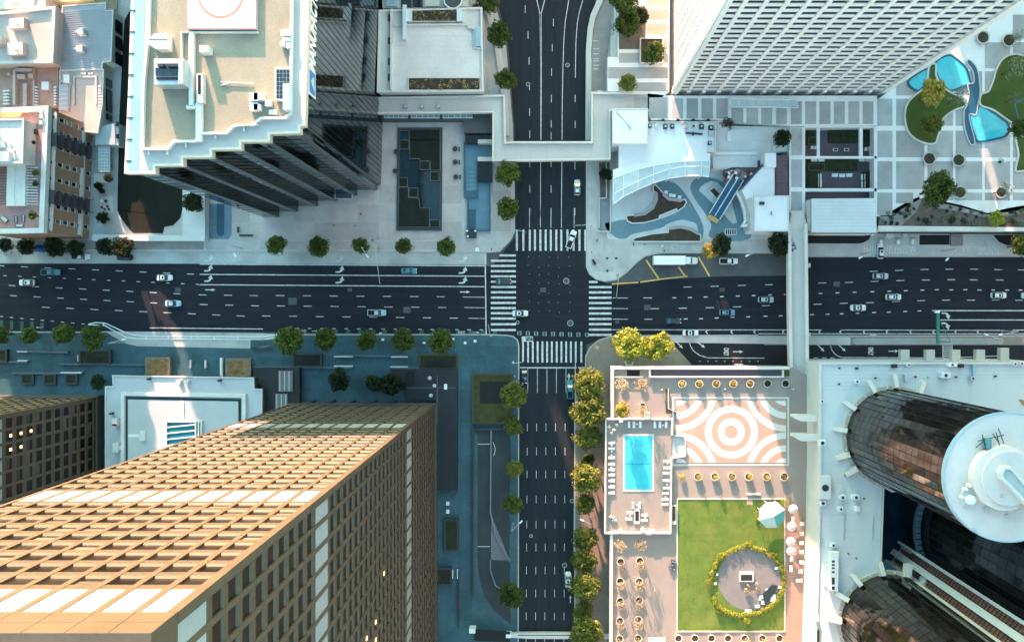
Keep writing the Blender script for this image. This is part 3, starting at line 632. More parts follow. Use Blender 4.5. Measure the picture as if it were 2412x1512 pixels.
for x0, y0, x1, y1 in ((1020,375,1095,455),(1005,595,1080,680)):
    u = part(b2, 'roof_unit', MB().pp(gpts((x0,y0+10),(x1,y0),(x1,y1-5),(x0,y1)), 6.8, 5), white_paint); part(u, 'duct', MB().pp(gpts((x0-40,y0+35),(x0,y0+30),(x0,y1-25),(x0-40,y1-20)), 5.8, 5), metal_pale)
def east_openings(par, cell, x, ys, zt, zb, mat, xw=.05):
    for y0, y1 in ys:
        (a, b), (_, d) = W(*q1(cell, x, y0), 5), W(*q1(cell, x-10, y1), 5)
        part(par, 'window', MB().box(a-.03, d, zb, a+xw, b, zt), mat)
east_openings(b2, 'g', 1490, ((235,400),(445,610),(660,820)), 4.0, .3, dark_glass)
# roof terrace building
b3 = thing('terrace_building', 'low building with pinkish roof terrace and row of pots', 'building', (*W(195,210,5), 0))
o3 = gpts((800,940),(1345,915),(1370,925),(1350,1400),(1290,1750),(800,1700))
part(b3, 'wall', MB().pp(o3, 4.8, 0), cream); part(b3, 'roof', MB().pp(gpts((806,946),(1340,922),(1360,935),(1342,1400),(1283,1742),(806,1692)), 4.9, 4.6), pink_roof)
part(b3, 'parapet', MB().path(Wl(o3, 5), .35, 4.4, 5.4, True), white_conc)
for pts in (((980,1380),(980,1015),(1270,1015),(1270,1380)), ((905,1480),(930,1070),(800,1075)),):
    part(b3, 'roof_kerb', MB().path(Wl(gpts(*pts), 5), .5, 4.9, 5.4), conc_pale)
part(b3, 'tank', MB().pp(gpts((835,985),(910,985),(910,1090),(835,1090)), 6.6, 5), white_paint)
part(b3, 'skylight_roof', MB().pp(gpts((775,1120),(905,1110),(890,1460),(770,1450)), 5.6, 4.9), metal_roof)
for i in range(5): part(b3, 'roof_seam', MB().pp(gpts((775,1180+i*60),(900,1172+i*60),(900,1177+i*60),(775,1185+i*60)), 5.68, 5.55), white_paint)
for i in range(9): part(b3, 'terrace_seat', MB().pp(gpts((1290,1130+i*42),(1330,1130+i*42),(1330,1152+i*42),(1290,1152+i*42)), 5.5, 4.9), white_paint)
for x in (1060,1100,1160,1195): part(b3, 'terrace_seat', MB().pp(gpts((x,958),(x+26,955),(x+26,980),(x,983)), 5.5, 4.9), white_paint)
east_openings(b3, 'g', 1368, ((1010,1115),(1150,1450),(1480,1560)), 4.0, 1.0, dark_glass)
# reddish courtyard roofs between
b4 = thing('courtyard_roofs', 'reddish terrace roofs with ducts between pale building and brick hotel', 'building', (*W(60,200,4), 0))
part(b4, 'roof', MB().pp(gpts((-260,850),(770,860),(760,1420),(-260,1440)), 4.2, 0), M('reddish_roof', (.46,.30,.23), .85, .15, .3, 3, .1, tint=((.30,.2,.17), .2, .5)))
for x0, y0, x1, y1, h_ in ((165,920,200,1380,1.4),(200,900,420,940,1.4),(300,1100,350,1410,1.2),(370,970,430,1030,1.6),(550,1075,640,1180,.8),(220,980,325,1040,1.2),(90,960,135,990,1.0),(430,890,450,1400,.9)):
    part(b4, 'duct', MB().pp(gpts((x0,y0),(x1,y0),(x1,y1),(x0,y1)), 4.2+h_, 4.2), pink_roof)
for i in range(7):
    for x in (705, 455): part(b4, 'terrace_seat', MB().pp(gpts((x,1140+i*38),(x+34,1140+i*38),(x+34,1160+i*38),(x,1160+i*38)), 4.9, 4.2), white_paint)
for i in range(5): part(b4, 'terrace_seat', MB().pp(gpts((40,1190+i*42),(115,1185+i*42),(115,1205+i*42),(40,1210+i*42)), 4.9, 4.2), white_paint)
part(b4, 'roof_hatch', MB().pp(gpts((545,1078),(640,1078),(640,1182),(545,1182)), 5.4, 4.2), white_paint)
# top edge: pyramid skylight roof and neighbours
b5 = thing('skylight_building', 'cream roof with small pyramid skylight at the top left edge', 'building', (*W(35,-20,6), 0))
part(b5, 'wall', MB().pp(gpts((-300,-420),(600,-420),(600,100),(-300,140)), 6.0, 0), cream)
part(b5, 'parapet', MB().path(Wl(gpts((-300,-420),(600,-420),(600,95),(-300,135)), 6), .6, 5.5, 6.6, True), white_conc)
px, py = W(*q1('g', 195, 70), 6); part(b5, 'pyramid_skylight', MB()._add([(px-1.2,py-1.4,6),(px+1.2,py-1.4,6),(px+1.2,py+1.4,6),(px-1.2,py+1.4,6),(px,py,7.2)], [(0,1,4),(1,2,4),(2,3,4),(3,0,4)]), conc_pale)
part(b5, 'roof_beam', MB().pp(gpts((310,-200),(440,-200),(440,90),(310,95)), 6.9, 6), white_conc)
b6 = thing('garden_court', 'tan yard wall and court behind ribbed metal roof', 'wall', (*W(180,5,1), 0))
part(b6, 'paving', MB().pp(gpts((610,-300),(1560,-300),(1540,130),(610,100)), .4, 0), M('tan_yard', (.36,.29,.20), .85, .12, .2, 3, .1))
part(b6, 'boundary_wall', MB().path(Wl(gpts((605,100),(600,20),(1240,0)), 3), .6, 0, 3.0), M('yellow_wall', (.62,.50,.30), .8, .06, .3, 3, .05))

# ---- brick hotel
BZ = 20.0
bh = thing('brick_hotel', 'brick building with cream cornice and rows of small windows at left', 'building', (*W(50,400,BZ), 0))
brick_m = M('tan_brick', (.36,.22,.155), .85, .10, .2, 4, .12, tint=((.26,.16,.12), .1, .5))
ho = q('h', [(-250,95),(522,58),(470,1395),(-250,1410)])
hw = Wl(ho, BZ)
part(bh, 'wall', MB().prism(inset(hw, -.3), 0, BZ-.6), brick_m)
part(bh, 'cornice', MB().path(inset(hw, -.5), 1.3, BZ-1.0, BZ+.5, True), cream)
part(bh, 'terrace_floor', MB().prism(inset(hw, -.6), BZ-.8, BZ-.5), M('red_terrace', (.42,.22,.19), .8, .15, .25, 3, .1, tint=((.30,.24,.30), .08, .8)))
hi = inset(hw, -.3); h0, h1 = Vector(hi[1]), Vector(hi[2])        # east wall, north to south
if h0.y < h1.y: h0, h1 = h1, h0
dh = (h1-h0); Lh = dh.length; dh.normalize(); nh = Vector((-dh.y, dh.x)); nh = nh if nh.x > 0 else -nh; ah = math.atan2(dh.y, dh.x); og = ORG[bh.name]
fr_m = MB().box(-.56,-.10,-.89,.56,.10,.89).mesh('window', cream); gl_m = MB().box(-.48,-.06,-.8,.48,.14,.8).mesh('pane', dark_glass); sl_m = MB().box(-.75,-.1,-1.05,.75,.32,-.93).mesh('sill', cream)
cols = [.06,.17,.29,.43,.56,.66,.78,.90]
for f_ in range(6):
    for t in cols:
        p = h0 + dh*(Lh*t) + nh*.02
        w_ = lpart(bh, 'window', fr_m, (p.x-og.x, p.y-og.y, 2.0+f_*3.1), ah); lpart(w_, 'pane', gl_m, (0,0,0)) ; lpart(w_, 'sill', sl_m, (0,0,0))
for z in (3.6, 16.9): 
    c = (h0+h1)/2 + nh*.08; part(bh, 'string_course', MB().obox((c.x, c.y, z), (Lh-.4, .3, .35), ah), cream)
for t0, t1, z in ((.02,.20,17.6),(.28,.66,17.6),(.75,.98,17.6),(.08,.30,5.2),(.40,.70,5.2),(.80,.98,5.2)):
    c = h0 + dh*(Lh*(t0+t1)/2) + nh*.45; part(bh, 'ledge', MB().obox((c.x, c.y, z), (Lh*(t1-t0), .9, .3), ah), cream)
soot = M('dark_iron', (.07,.055,.06), .7, .2, .5, 4, .2)
for t in (.245, .715):                               # fire escapes: platforms and stairs for each storey
    fe = part(bh, 'fire_escape', MB().obox((*(h0 + dh*(Lh*t) + nh*1.0), 3.2), (3.6, 1.6, .08), ah), soot)
    for k in range(1, 6): part(fe, 'platform', MB().obox((*(h0 + dh*(Lh*t) + nh*1.0), 3.2+k*3.1), (3.6, 1.6, .08), ah), soot)
    for k in range(5):
        a = h0 + dh*(Lh*t-1.4) + nh*1.0; b = h0 + dh*(Lh*t+1.4) + nh*1.0; part(fe, 'stair', MB().path([(a.x,a.y),(b.x,b.y)], .7, 4.6+k*3.1, 4.75+k*3.1), soot)
    for s_ in (-1.8, 1.8):
        a = h0 + dh*(Lh*t+s_) + nh*1.7; part(fe, 'post', MB().tube((a.x,a.y,1),(a.x,a.y,19), .07), soot)
ph = part(bh, 'penthouse', MB().pp(q('h', [(-250,205),(262,195),(250,655),(-250,665)]), BZ+4, BZ-.6), cream)
part(ph, 'penthouse_roof', MB().pp(q('h', [(20,225),(240,222),(230,625),(-250,640),(-250,230)]), BZ+4.15, BZ+4), conc_pale)
part(ph, 'penthouse_parapet', MB().path(Wl(q('h', [(-250,205),(262,195),(250,655),(-250,665)]), BZ+4), .5, BZ+3.6, BZ+4.6, True), white_conc)
cx, cy_ = W(*q1('h', 152, 500), BZ+4); part(ph, 'satellite_dish', MB().lathe(cx, cy_, [(.2,BZ+4),(.25,BZ+4.6),(.95,BZ+5.0),(.98,BZ+5.1),(.2,BZ+4.75)], 20), white_paint)
part(ph, 'roof_box', MB().pp(q('h', [(-60,540),(90,535),(85,635),(-60,640)]), BZ+5.6, BZ+4), white_paint); part(ph, 'roof_box', MB().pp(q('h', [(-40,430),(40,425),(40,490),(-40,495)]), BZ+5.2, BZ+4), metal_pale)
part(ph, 'doorway', MB().pp(q('h', [(318,285),(382,300),(382,352),(318,340)]), BZ+.4, BZ-.5), dark_glass)
part(bh, 'terrace_roof', MB().pp(q('h', [(75,670),(272,670),(265,1112),(65,1112)]), BZ+.8, BZ-.6), cream)
part(bh, 'terrace_roof_ridge', MB().pp(q('h', [(150,672),(158,672),(155,1110),(147,1110)]), BZ+.9, BZ+.8), white_conc)
for i in range(14):
    y = 700+i*30
    part(bh, 'pergola_slat', MB().pp(q('h', [(275,y),(400,y+2),(400,y+8),(275,y+6)]), BZ+.6, BZ+.4), white_paint); part(bh, 'pergola_slat', MB().pp(q('h', [(-120,y),(70,y+1),(70,y+6),(-120,y+5)]), BZ+.6, BZ+.4), metal_dark)
part(bh, 'awning', MB().pp(q('h', [(-200,120),(245,112),(205,165),(-200,190)]), BZ+1.8, BZ+1.5), M('orange_awning', (.62,.34,.16), .8, .08, .3, 3, .05))
for x, y in ((435,105),(435,155),(432,225)): part(bh, 'roof_unit', MB().pp(q('h', rect(x-16,y-18,x+16,y+18)), BZ+1, BZ-.5), white_paint)
sofa_m = M('sofa_cream', (.62,.56,.5), .8, .05, .5, 4, .05); wic = M('sofa_wicker', (.17,.13,.12), .8, .1, .5, 4, .1)
for i, (x, y, w, d_, rz, lb) in enumerate(((165,1255,22,70,0,'left'),(243,1245,22,75,0,'right'),(200,1322,85,26,0,'south'),(40,1255,45,75,.9,'tilted'))):
    a, b = W(*q1('h', x, y), BZ); s_ = .22127*200/1760
    st = thing('terrace_sofa', {'left':'cream sofa on purple terrace, left of facing pair','right':'cream sofa on purple terrace, right of facing pair','south':'cream sofa on purple terrace beside the south parapet','tilted':'slanted wicker lounger on purple terrace of brick building'}[lb], 'sofa', (a, b, BZ-.5), 'sofas on the brick building terrace', rz)
    w_, e_ = w*s_, d_*s_
    lpart(st, 'base', MB().box(-w_/2,-e_/2,0,w_/2,e_/2,.35).mesh('base', wic)); lpart(st, 'cushion', MB().box(-w_/2+.08,-e_/2+.08,.35,w_/2-.08,e_/2-.08,.5).mesh('cushion', sofa_m)); lpart(st, 'backrest', MB().box(-w_/2,-e_/2,.35,-w_/2+.18,e_/2,.8).mesh('backrest', wic))
# dark lawn and its surrounding walls, alley roofs
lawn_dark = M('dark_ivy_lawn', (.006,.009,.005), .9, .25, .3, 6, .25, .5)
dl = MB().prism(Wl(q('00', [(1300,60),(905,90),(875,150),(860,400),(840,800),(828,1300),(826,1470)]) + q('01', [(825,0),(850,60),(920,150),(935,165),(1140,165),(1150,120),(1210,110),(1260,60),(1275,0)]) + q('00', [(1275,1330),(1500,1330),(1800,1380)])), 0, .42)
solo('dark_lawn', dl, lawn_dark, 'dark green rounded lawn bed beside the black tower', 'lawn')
al = struct('alley', MB().prism(Wl(q('00', [(640,860),(835,800),(826,1480)]) + q('01', [(850,70),(920,160),(650,175)])), 0, .30), conc)
aw = thing('boundary_wall', 'white street wall in front of the dark lawn', 'wall', (*W(400,560,3), 0))
part(aw, 'wall', MB().pp(q('01', [(650,170),(900,178),(1275,180),(1275,-140),(1430,-120),(1430,215),(640,212)]), 3.0, 0), M('pale_teal_wall', (.60,.62,.60), .75, .08, .2, 3, .06))
part(aw, 'coping', MB().path(Wl(q('01', [(655,212),(1428,214)]), 3.0), .5, 2.7, 3.2), white_conc)
ab = thing('alley_shed', 'grey-blue flat shed roof in alley behind brick building', 'shed', (*W(255,320,4), 0))
part(ab, 'wall', MB().pp(q('h', [(1012,275),(1225,230),(1268,240),(1265,470),(1015,465)]), 3.8, 0), M('shed_wall', (.40,.43,.44), .8, .08, .3, 3, .08)); part(ab, 'roof', MB().pp(q('h', [(1018,285),(1222,240),(1228,462),(1020,460)]), 4.0, 3.8), M('grey_blue_roof', (.42,.46,.48), .8, .1, .3, 3, .08))
for x, y in ((1240,240),(1240,370)): part(ab, 'roof_vent', MB().pp(q('h', rect(x-12,y-22,x+12,y+22)), 4.4, 3.8), metal_dark)
for i, (y0, y1, lb) in enumerate(((480,612,'north'),(620,752,'south'))):
    sk = thing('glass_canopy', 'gridded glass canopy in the alley, %s one of two' % ('upper' if i == 0 else 'lower'), 'canopy', (*W(*q1('h', 1108, (y0+y1)/2), 3), 0), 'glass canopies in the alley')
    part(sk, 'frame', MB().pp(q('h', rect(1050,y0,1170,y1)), 3.0, 2.7), white_paint)
    for a in range(4):
        for b in range(4): part(sk, 'pane', MB().pp(q('h', rect(1055+a*29, y0+5+b*31.5, 1080+a*29, y0+32+b*31.5)), 3.04, 2.98), M('pale_canopy_glass', (.38,.48,.50), .2, .1, .5, 3, .05))
    for s_ in (0, 1): part(sk, 'post', MB().tube((*W(*q1('h', 1060+s_*100, y0+60), 2), 0), (*W(*q1('h', 1060+s_*100, y0+60), 2), 2.8), .08), metal_dark)
cw = thing('alley_terrace', 'small pale terrace with curved edge in the alley', 'terrace', (*W(240,415,1), 0))
part(cw, 'floor', MB().pp(q('h', [(998,770),(1165,768),(1160,810),(1125,860),(1045,875),(1040,930),(1000,935)]), 1.2, 0), cream)
cw2 = thing('alley_terrace', 'pale paved terrace with cafe set beside the dark lawn', 'terrace', (*W(250,480,.5), 0))
part(cw2, 'floor', MB().pp(q('h', rect(1070,1015,1198,1195)), .5, 0), conc_pale)
for i, (x, y) in enumerate(((1100,1065),(1140,1065),(1090,1130),(1120,1150),(1150,1120),(1165,1150),(1105,1185))):
    a, b = W(*q1('h', x, y), .5); part(cw2, 'cafe_table' if i < 2 else 'chair', (MB().cyl(a,b,.08,.5,1.2,8).cyl(a,b,.45,1.2,1.26,14) if i < 2 else MB().box(a-.25,b-.25,.9,a+.25,b+.25,.96).box(a-.25,b+.2,.96,a+.25,b+.25,1.4).box(a-.2,b-.2,.5,a+.2,b+.2,.9)), white_paint if i == 0 else metal_dark)
cw3 = thing('alley_terrace', 'pale tiled terrace at street corner of brick building', 'terrace', (*W(240,540,.5), 0))
part(cw3, 'floor', MB().pp(q('h', [(990,1245),(1060,1240),(1110,1290),(1200,1320),(1200,1415),(985,1410)]), .6, 0), M('tile_teal', (.45,.52,.52), .7, .1, .5, 4, .1))
# ------------------------------------------------------------------ low pavilion and forecourt of the black tower
earth = M('planter_earth', (.055,.042,.032), .95, .25, .5, 5, .3, .6)
glass_blue = M('blue_glazing', (.30,.44,.50), .15, .1, .3, 3, .06, spec=.7)
pv = thing('pavilion', 'low pale flat-roofed pavilion with two roof planting strips beside the street', 'building', (*W(1030,120,10), 0))
po = q('10', [(880,80),(1590,60),(1600,635),(868,640)])
part(pv, 'wall', MB().pp(po, 9.6, 0, 10), conc_pale)
part(pv, 'roof', MB().pp(q('10', [(975,185),(1585,180),(1595,630),(960,632)]), 9.8, 9.5, 10), M('pavilion_roof', (.66,.63,.60), .8, .08, .12, 3, .06, tint=((.56,.53,.50), .2, .5)))
part(pv, 'parapet', MB().path(Wl(po, 10), .5, 9.0, 10.3, True), white_conc)
part(pv, 'roof_wall', MB().path(Wl(q('10', [(965,70),(962,632)]), 10), .5, 9.6, 10.7), white_conc)
part(pv, 'roof_wall', MB().path(Wl(q('10', [(975,182),(1500,176),(1500,200),(1540,205),(1545,340),(1585,345)]), 10), .4, 9.6, 10.6), conc_pale)
for i in range(9): part(pv, 'roof_seam', MB().path(Wl(q('10', [(985,215+i*38),(1530,213+i*38)]), 9.82), .05, 9.79, 9.825), conc_pale)
part(pv, 'roof_beam', MB().pp(q('10', rect(1040,35,1066,277)), 11.6, 10.8), M('pale_blue_beam', (.58,.66,.68), .6, .05, .3, 3, .05))
for x0, x1 in ((1066,1105),(1420,1455)): part(pv, 'roof_box', MB().pp(q('10', rect(x0,62,x1,150)), 11.0, 9.6), M('pale_blue_beam', (0,0,0)))
part(pv, 'corner_skylight', MB().pp(q('10', rect(1548,195,1586,325)), 10.9, 9.6), glass_blue)
def planter(par, pts, z, zb, rim=.25, mat=None, name='planter'):
    p_ = part(par, name, MB().pp(pts, z-.15, zb, z), earth); part(p_, 'rim', MB().path(Wl(pts, z), rim, z-.5, z+.12, True), mat or conc_pale); return p_
planter(pv, q('10', rect(1105,66,1420,152)), 10.2, 9.5); planter(pv, q('10', rect(1080,545,1582,632)), 10.2, 9.5)
for x in (942,945,944): pass
for i, y in enumerate((125,285,430,540)): part(pv, 'dark_vent', MB().pp(q('10', rect(938,y-22,952,y+22)), 10.1, 9.5), metal_dark)
# rooftop things north of the pavilion
nb = thing('plant_building', 'pale plant building with round water tank at the top edge', 'building', (*W(1050,0,8), 0))
part(nb, 'wall', MB().pp(q('10', [(900,-300),(1500,-300),(1500,48),(900,60)]), 8.0, 0), conc_pale)
part(nb, 'tank', MB().cyl(*W(*q1('10', 1392, 0), 9), 2.4, 8, 9.6, 28), M('dark_tank', (.06,.07,.07), .5, .1, .3, 3, .1)); part(nb, 'tank_rim', MB().ring(*W(*q1('10', 1392, 0), 9.6), 2.35, 2.65, 9.3, 9.8, 28), white_paint)
for x0, x1, m in ((920,1000,glass_blue),(1030,1100,metal_dark),(1110,1180,dark_glass),(1195,1300,conc_pale)): part(nb, 'roof_bay', MB().pp(q('10', rect(x0,-120,x1,46)), 8.6, 8.0), m)
# terrace strip with bins and glazing slots: elevated walkway, part 1 (west landing)
walk_m = M('walkway_concrete', (.52,.50,.47), .8, .08, .15, 3, .06, tint=((.44,.43,.41), .15, .4)); WZ = 6.0
pw = thing('footbridge', 'cream concrete footbridge crossing above the north street in a zigzag', 'footbridge', (*W(1300,355,WZ), 0))
deck = q('10', [(862,684),(1612,675),(1750,668),(1755,1000)]) + q('20', [(20,1008),(582,1008),(590,650),(605,645),(980,650),(980,765),(705,765),(720,790),(720,1122),(-60,1122)]) + q('10', [(1670,1122),(1672,780),(1610,782),(865,790)])
part(pw, 'deck', MB().pp(deck, WZ, WZ-.7), walk_m)
for pl in (q('10', [(1750,668),(1755,1000)]) + q('20', [(20,995),(592,995),(592,650),(980,655)]), q('10', [(1675,785),(1672,1122)]) + q('20', [(715,1110),(715,770),(740,768)])):
    part(pw, 'parapet', MB().path(Wl(pl, WZ+1), .55, WZ-.6, WZ+1.05), M('parapet_cream', (.62,.58,.53), .75, .06, .2, 3, .05))
part(pw, 'parapet', MB().path(Wl(q('10', [(862,684),(1612,672),(1750,668)]), WZ+1), .45, WZ-.6, WZ+1.0), M('parapet_cream', (0,0,0)))
part(pw, 'parapet', MB().path(Wl(q('10', [(865,790),(1612,782),(1675,782)]), WZ+1), .45, WZ-.6, WZ+1.0), M('parapet_cream', (0,0,0)))
for x, y in ((20,1060),(560,1060)): part(pw, 'pier', MB().box(*[v for p in ((W(*q1('20',x,y)),)) for v in (p[0]-.6,p[1]-1.6)], 0, *[v for p in ((W(*q1('20',x,y)),)) for v in (p[0]+.6,p[1]+1.6)], WZ-.7), walk_m)
for x, y in ((660,900),(640,690)): a, b = W(*q1('20',x,y)); part(pw, 'pier', MB().box(a-.8,b-.8,0,a+.8,b+.8,WZ-.7), walk_m)
for i in range(6): part(pw, 'deck_joint', MB().pp(q('20', rect(60+i*105,1012,63+i*105,1105)), WZ+.01, WZ-.1), conc)
for i, x in enumerate((1062,1178,1293)):
    a, b = W(*q1('10', x, 750), WZ); bn = thing('litter_bin', '%s of three round dark bins on shaded terrace' % ('leftmost','middle one','rightmost')[i], 'bin', (a, b, WZ), 'bins on the terrace')
    part(bn, 'body', MB().lathe(a, b, [(.45,WZ),(.5,WZ+.9),(.5,WZ+1.0)], 16), metal_dark, smooth=True); part(bn, 'lid', MB().lathe(a, b, [(.52,WZ+1.0),(.35,WZ+1.2),(.14,WZ+1.2),(.12,WZ+1.05)], 16), metal_pale, smooth=True)
gs = thing('glazed_hall', 'dark hall roof with three bright skylight strips below the terrace', 'building', (*W(1010,275,3), 0))
part(gs, 'roof', MB().pp(q('10', [(870,792),(1660,785),(1665,930),(1470,930),(1460,840),(895,842)]), 2.8, 0), M('dark_hall_roof', (.08,.085,.09), .6, .1, .3, 3, .1))
for x0, x1 in ((910,1075),(1098,1297),(1320,1527)):
    s_ = part(gs, 'skylight', MB().pp(q('10', rect(x0,795,x1,826)), 3.2, 2.8), white_paint)
    for i in range(5): part(s_, 'pane', MB().pp(q('10', rect(x0+4+i*(x1-x0)/5, 799, x0-2+(i+1)*(x1-x0)/5, 822)), 3.24, 3.15), glass_blue)
# sunken water garden
pd = thing('water_garden', 'rectangular dark pond with stepped planter blocks in the forecourt', 'pond', (*W(990,425), 0))
pr = q('10', [(1017,905),(1312,905)]) + q('11', [(1307,140),(1008,140)])
part(pd, 'water', MB().sheet(Wl(pr), .10 + KH), M('dark_pond_water', (.005,.018,.026), .06, .2, .2, 2, .1, spec=.6))
part(pd, 'rim', MB().path(Wl(pr), .7, KH, KH+.5, True), M('dark_stone_rim', (.05,.055,.058), .6, .1, .4, 4, .1))
moss = M('pond_planting', (.010,.016,.012), .95, .4, .8, 6, .4, .8)
bl = [((1025,910),(1305,910),(1305,985),(1090,985),(1090,920),(1025,920)), ((1025,985),(1088,985),(1088,1048),(1025,1048)), ((1095,985),(1305,985),(1305,1195),(1240,1195),(1235,1130),(1165,1130),(1160,1115),(1095,1115)), ((1165,1132),(1233,1132),(1233,1190),(1165,1190)), ((1240,1205),(1297,1205),(1297,1268),(1240,1268)), ((1020,1245),(1080,1245),(1080,1308),(1020,1308)), ((1090,1318),(1152,1318),(1152,1380),(1090,1380)), ((1020,1312),(1085,1312),(1085,1385),(1160,1390),(1165,1455),(1230,1455),(1232,1590),(1012,1590)), ((1235,1540),(1300,1540),(1300,1590),(1235,1590))]
for b_ in bl:
    p_ = part(pd, 'planting_block', MB().prism(Wl(q('10', b_)), KH, KH+.8), moss); part(p_, 'block_edge', MB().path(Wl(q('10', b_)), .14, KH+.55, KH+.86, True), M('block_edge_stone', (.12,.14,.14), .7, .1, .3, 3, .1))
# blue tiled stair basin
sb = thing('stair_well', 'blue-grey stepped stairwell basin beside the pond', 'stairwell', (*W(1130,420), 0))
blue_t = M('blue_grey_tile', (.11,.22,.28), .5, .12, .4, 3, .08)
part(sb, 'floor', MB().prism(Wl(q('10', [(1478,935),(1668,935),(1668,1270),(1650,1275),(1650,1512)]) + q('11', [(1652,150),(1497,150)]) + q('10', [(1497,1380),(1475,1380)])), KH, KH+.2), blue_t)
for x0, y0, x1, y1, zt, m in ((1480,945,1665,1000,2.4,black_frame),(1566,975,1668,1003,2.8,conc_pale),(1565,1097,1672,1126,2.8,conc_pale),(1563,1130,1665,1268,2.2,black_frame),(1475,1345,1565,1382,1.2,M('dark_blue_tile',(.05,.11,.15),.5,.1,.4,3,.08))): part(sb, 'stair_wall', MB().pp(q('10', rect(x0,y0,x1,y1)), zt, KH), m)
for i in range(7): part(sb, 'step', MB().prism(Wl(q('10', rect(1486,1130+i*30,1560,1158+i*30))), KH+.2, KH+.32+.06*i), blue_t)
for i in range(6): part(sb, 'step', MB().prism(Wl(q('11', rect(1500+i*9,0,1507+i*9,140))), KH+.2, KH+.28+.07*i), M('dark_blue_tile', (0,0,0)))
part(sb, 'basin_wall', MB().path(Wl(q('10', [(1475,1000),(1475,1380),(1500,1380)]) + q('11', [(1497,150),(1652,150)]) + q('10', [(1650,1275),(1565,1275),(1565,1345),(1480,1345)])), .3, KH, KH+1.0), M('dark_blue_tile', (0,0,0)))
ks = thing('kiosk_machine', 'small dark utility box with white lamps by the crossing', 'utility box', (*W(*q1('11',1523,172)), KH))
a, b = W(*q1('11', 1523, 172)); part(ks, 'body', MB().box(a-1.5,b-1.2,KH,a+1.5,b+1.2,1.4), metal_dark)
for dx, dy in ((-1.2,.8),(1.2,.8),(-1.0,-.8)): part(ks, 'lamp', MB().cyl(a+dx,b+dy,.3,1.4,1.6,12), white_paint)
# tripod seats beside the stair basin and pond
for i, (x, y) in enumerate(((1410,1045),(1410,1137),(1415,1240),(1000,1065),(992,1200))):
    a, b = W(*q1('10', x, y)); t = thing('cafe_table', ('top dark cafe table left of the stair basin','middle dark cafe table left of the stair basin','bottom dark cafe table left of the stair basin','upper dark cafe table left of the pond','lower dark cafe table left of the pond')[i], 'table', (a, b, KH), 'dark tables round the pond')
    part(t, 'top', MB().cyl(a,b,.75,KH+.72,KH+.77,18), metal_dark); part(t, 'stem', MB().cyl(a,b,.06,KH,KH+.72,8), metal_dark); part(t, 'foot', MB().cyl(a,b,.35,KH,KH+.04,12), metal_dark)
    for s_ in (-1, 1): part(t, 'stool', MB().cyl(a+1.15, b+s_*.35, .26, KH, KH+.46, 10), metal_dark)
# glass entrance canopy at the tower's foot
ec = thing('glass_canopy', 'square glass entrance canopy at the foot of the black tower', 'canopy', (*W(808,455), 0))
part(ec, 'glass', MB().pp(q('10', rect(570,1250,688,1388)), 3.4, 3.3), M('canopy_glass_dark', (.05,.08,.10), .1, .1, .3, 3, .05, spec=.7)); part(ec, 'frame', MB().path(Wl(q('10', rect(570,1250,688,1388)), 3.4), .12, 3.25, 3.5, True), white_paint)
for x, y in ((574,1384),(684,1384),(684,1254)): part(ec, 'post', MB().tube((*W(*q1('10',x,y),2),0),(*W(*q1('10',x,y),2),3.3), .07), metal_pale)
# blue ramp left of the forecourt, benches
rp = struct('car_ramp', MB().prism(Wl(q('01', [(1440,-40),(1620,-40),(1620,170),(1600,205),(1450,205)])), KH, KH+.02), M('blue_ramp', (.12,.19,.25), .6, .12, .3, 3, .1))
struct('ramp_slot', MB().prism(Wl(q('01', [(1515,-40),(1568,-40),(1568,165),(1555,185),(1530,185),(1515,165)])), KH+.02, KH+.05), M('blue_slot', (.03,.07,.11), .4, .1, .3, 3, .1), rp)
for i, (x, y, w, d_) in enumerate(((1668,142,14,40),(1725,182,95,14))):
    a, b = W(*q1('01', x, y)); s_ = .33727/8; bn = thing('bench', ('short dark bench standing upright near the blue ramp','long dark bench near the blue ramp')[i], 'bench', (a, b, KH)); part(bn, 'seat', MB().box(a-w*s_/2,b-d_*s_/2,KH+.35,a+w*s_/2,b+d_*s_/2,KH+.45), metal_dark)
    for s2 in (-1, 1): part(bn, 'leg', MB().box(a+s2*(w*s_/2-.2)-.1, b+s2*(d_*s_/2-.2)-.1, KH, a+s2*(w*s_/2-.2)+.1, b+s2*(d_*s_/2-.2)+.1, KH+.35), metal_dark)
# ------------------------------------------------------------------ raised plaza round the white tower
PZ = 6.0
strip_m = M('white_paving_strip', (.76,.75,.73), .75, .05, .2, 3, .05)
def plz(pts, name='raised_plaza', mat=strip_m, z=PZ): return struct(name, MB().pp(pts, z, 0), mat)
pl1 = plz(q('20', [(700,400),(1130,400),(1130,640),(985,765),(985,650),(700,640)]))
pl0 = plz(q('20', [(770,-400),(1135,-400),(1130,398),(770,398)]))
pl2 = plz([q1('20',985,655), (1578,226), (2066,226), q1('30',785,880), q1('30',180,885), q1('30',180,1060), q1('30',175,880), q1('20',1450,840), q1('20',1005,840), q1('20',985,770)])
pl3 = plz(q('30', [(785,700),(900,620),(1130,470),(1600,160),(2000,-120),(2000,1440),(1560,1500),(1380,1450),(1240,1420),(1130,1370),(960,1460),(905,1512),(785,1512),(785,885)]))
pl4 = plz(q('30', [(175,890),(285,890),(285,1512),(175,1512)]))
for x0, y0, x1, y1 in ((285,1092,785,1108),(285,1316,785,1338),(370,890,388,1092),(666,890,688,1092),(768,890,785,1512),(285,884,785,893)): struct('plaza_beam', MB().pp(q('30', rect(x0,y0,x1,y1)), PZ, PZ-.8), strip_m, pl4)
PAV = M('plaza_slab', (.38,.385,.38), .75, .1, .2, 2.5, .07, .04, jit=.13, tint=((.27,.265,.26), .15, .5))
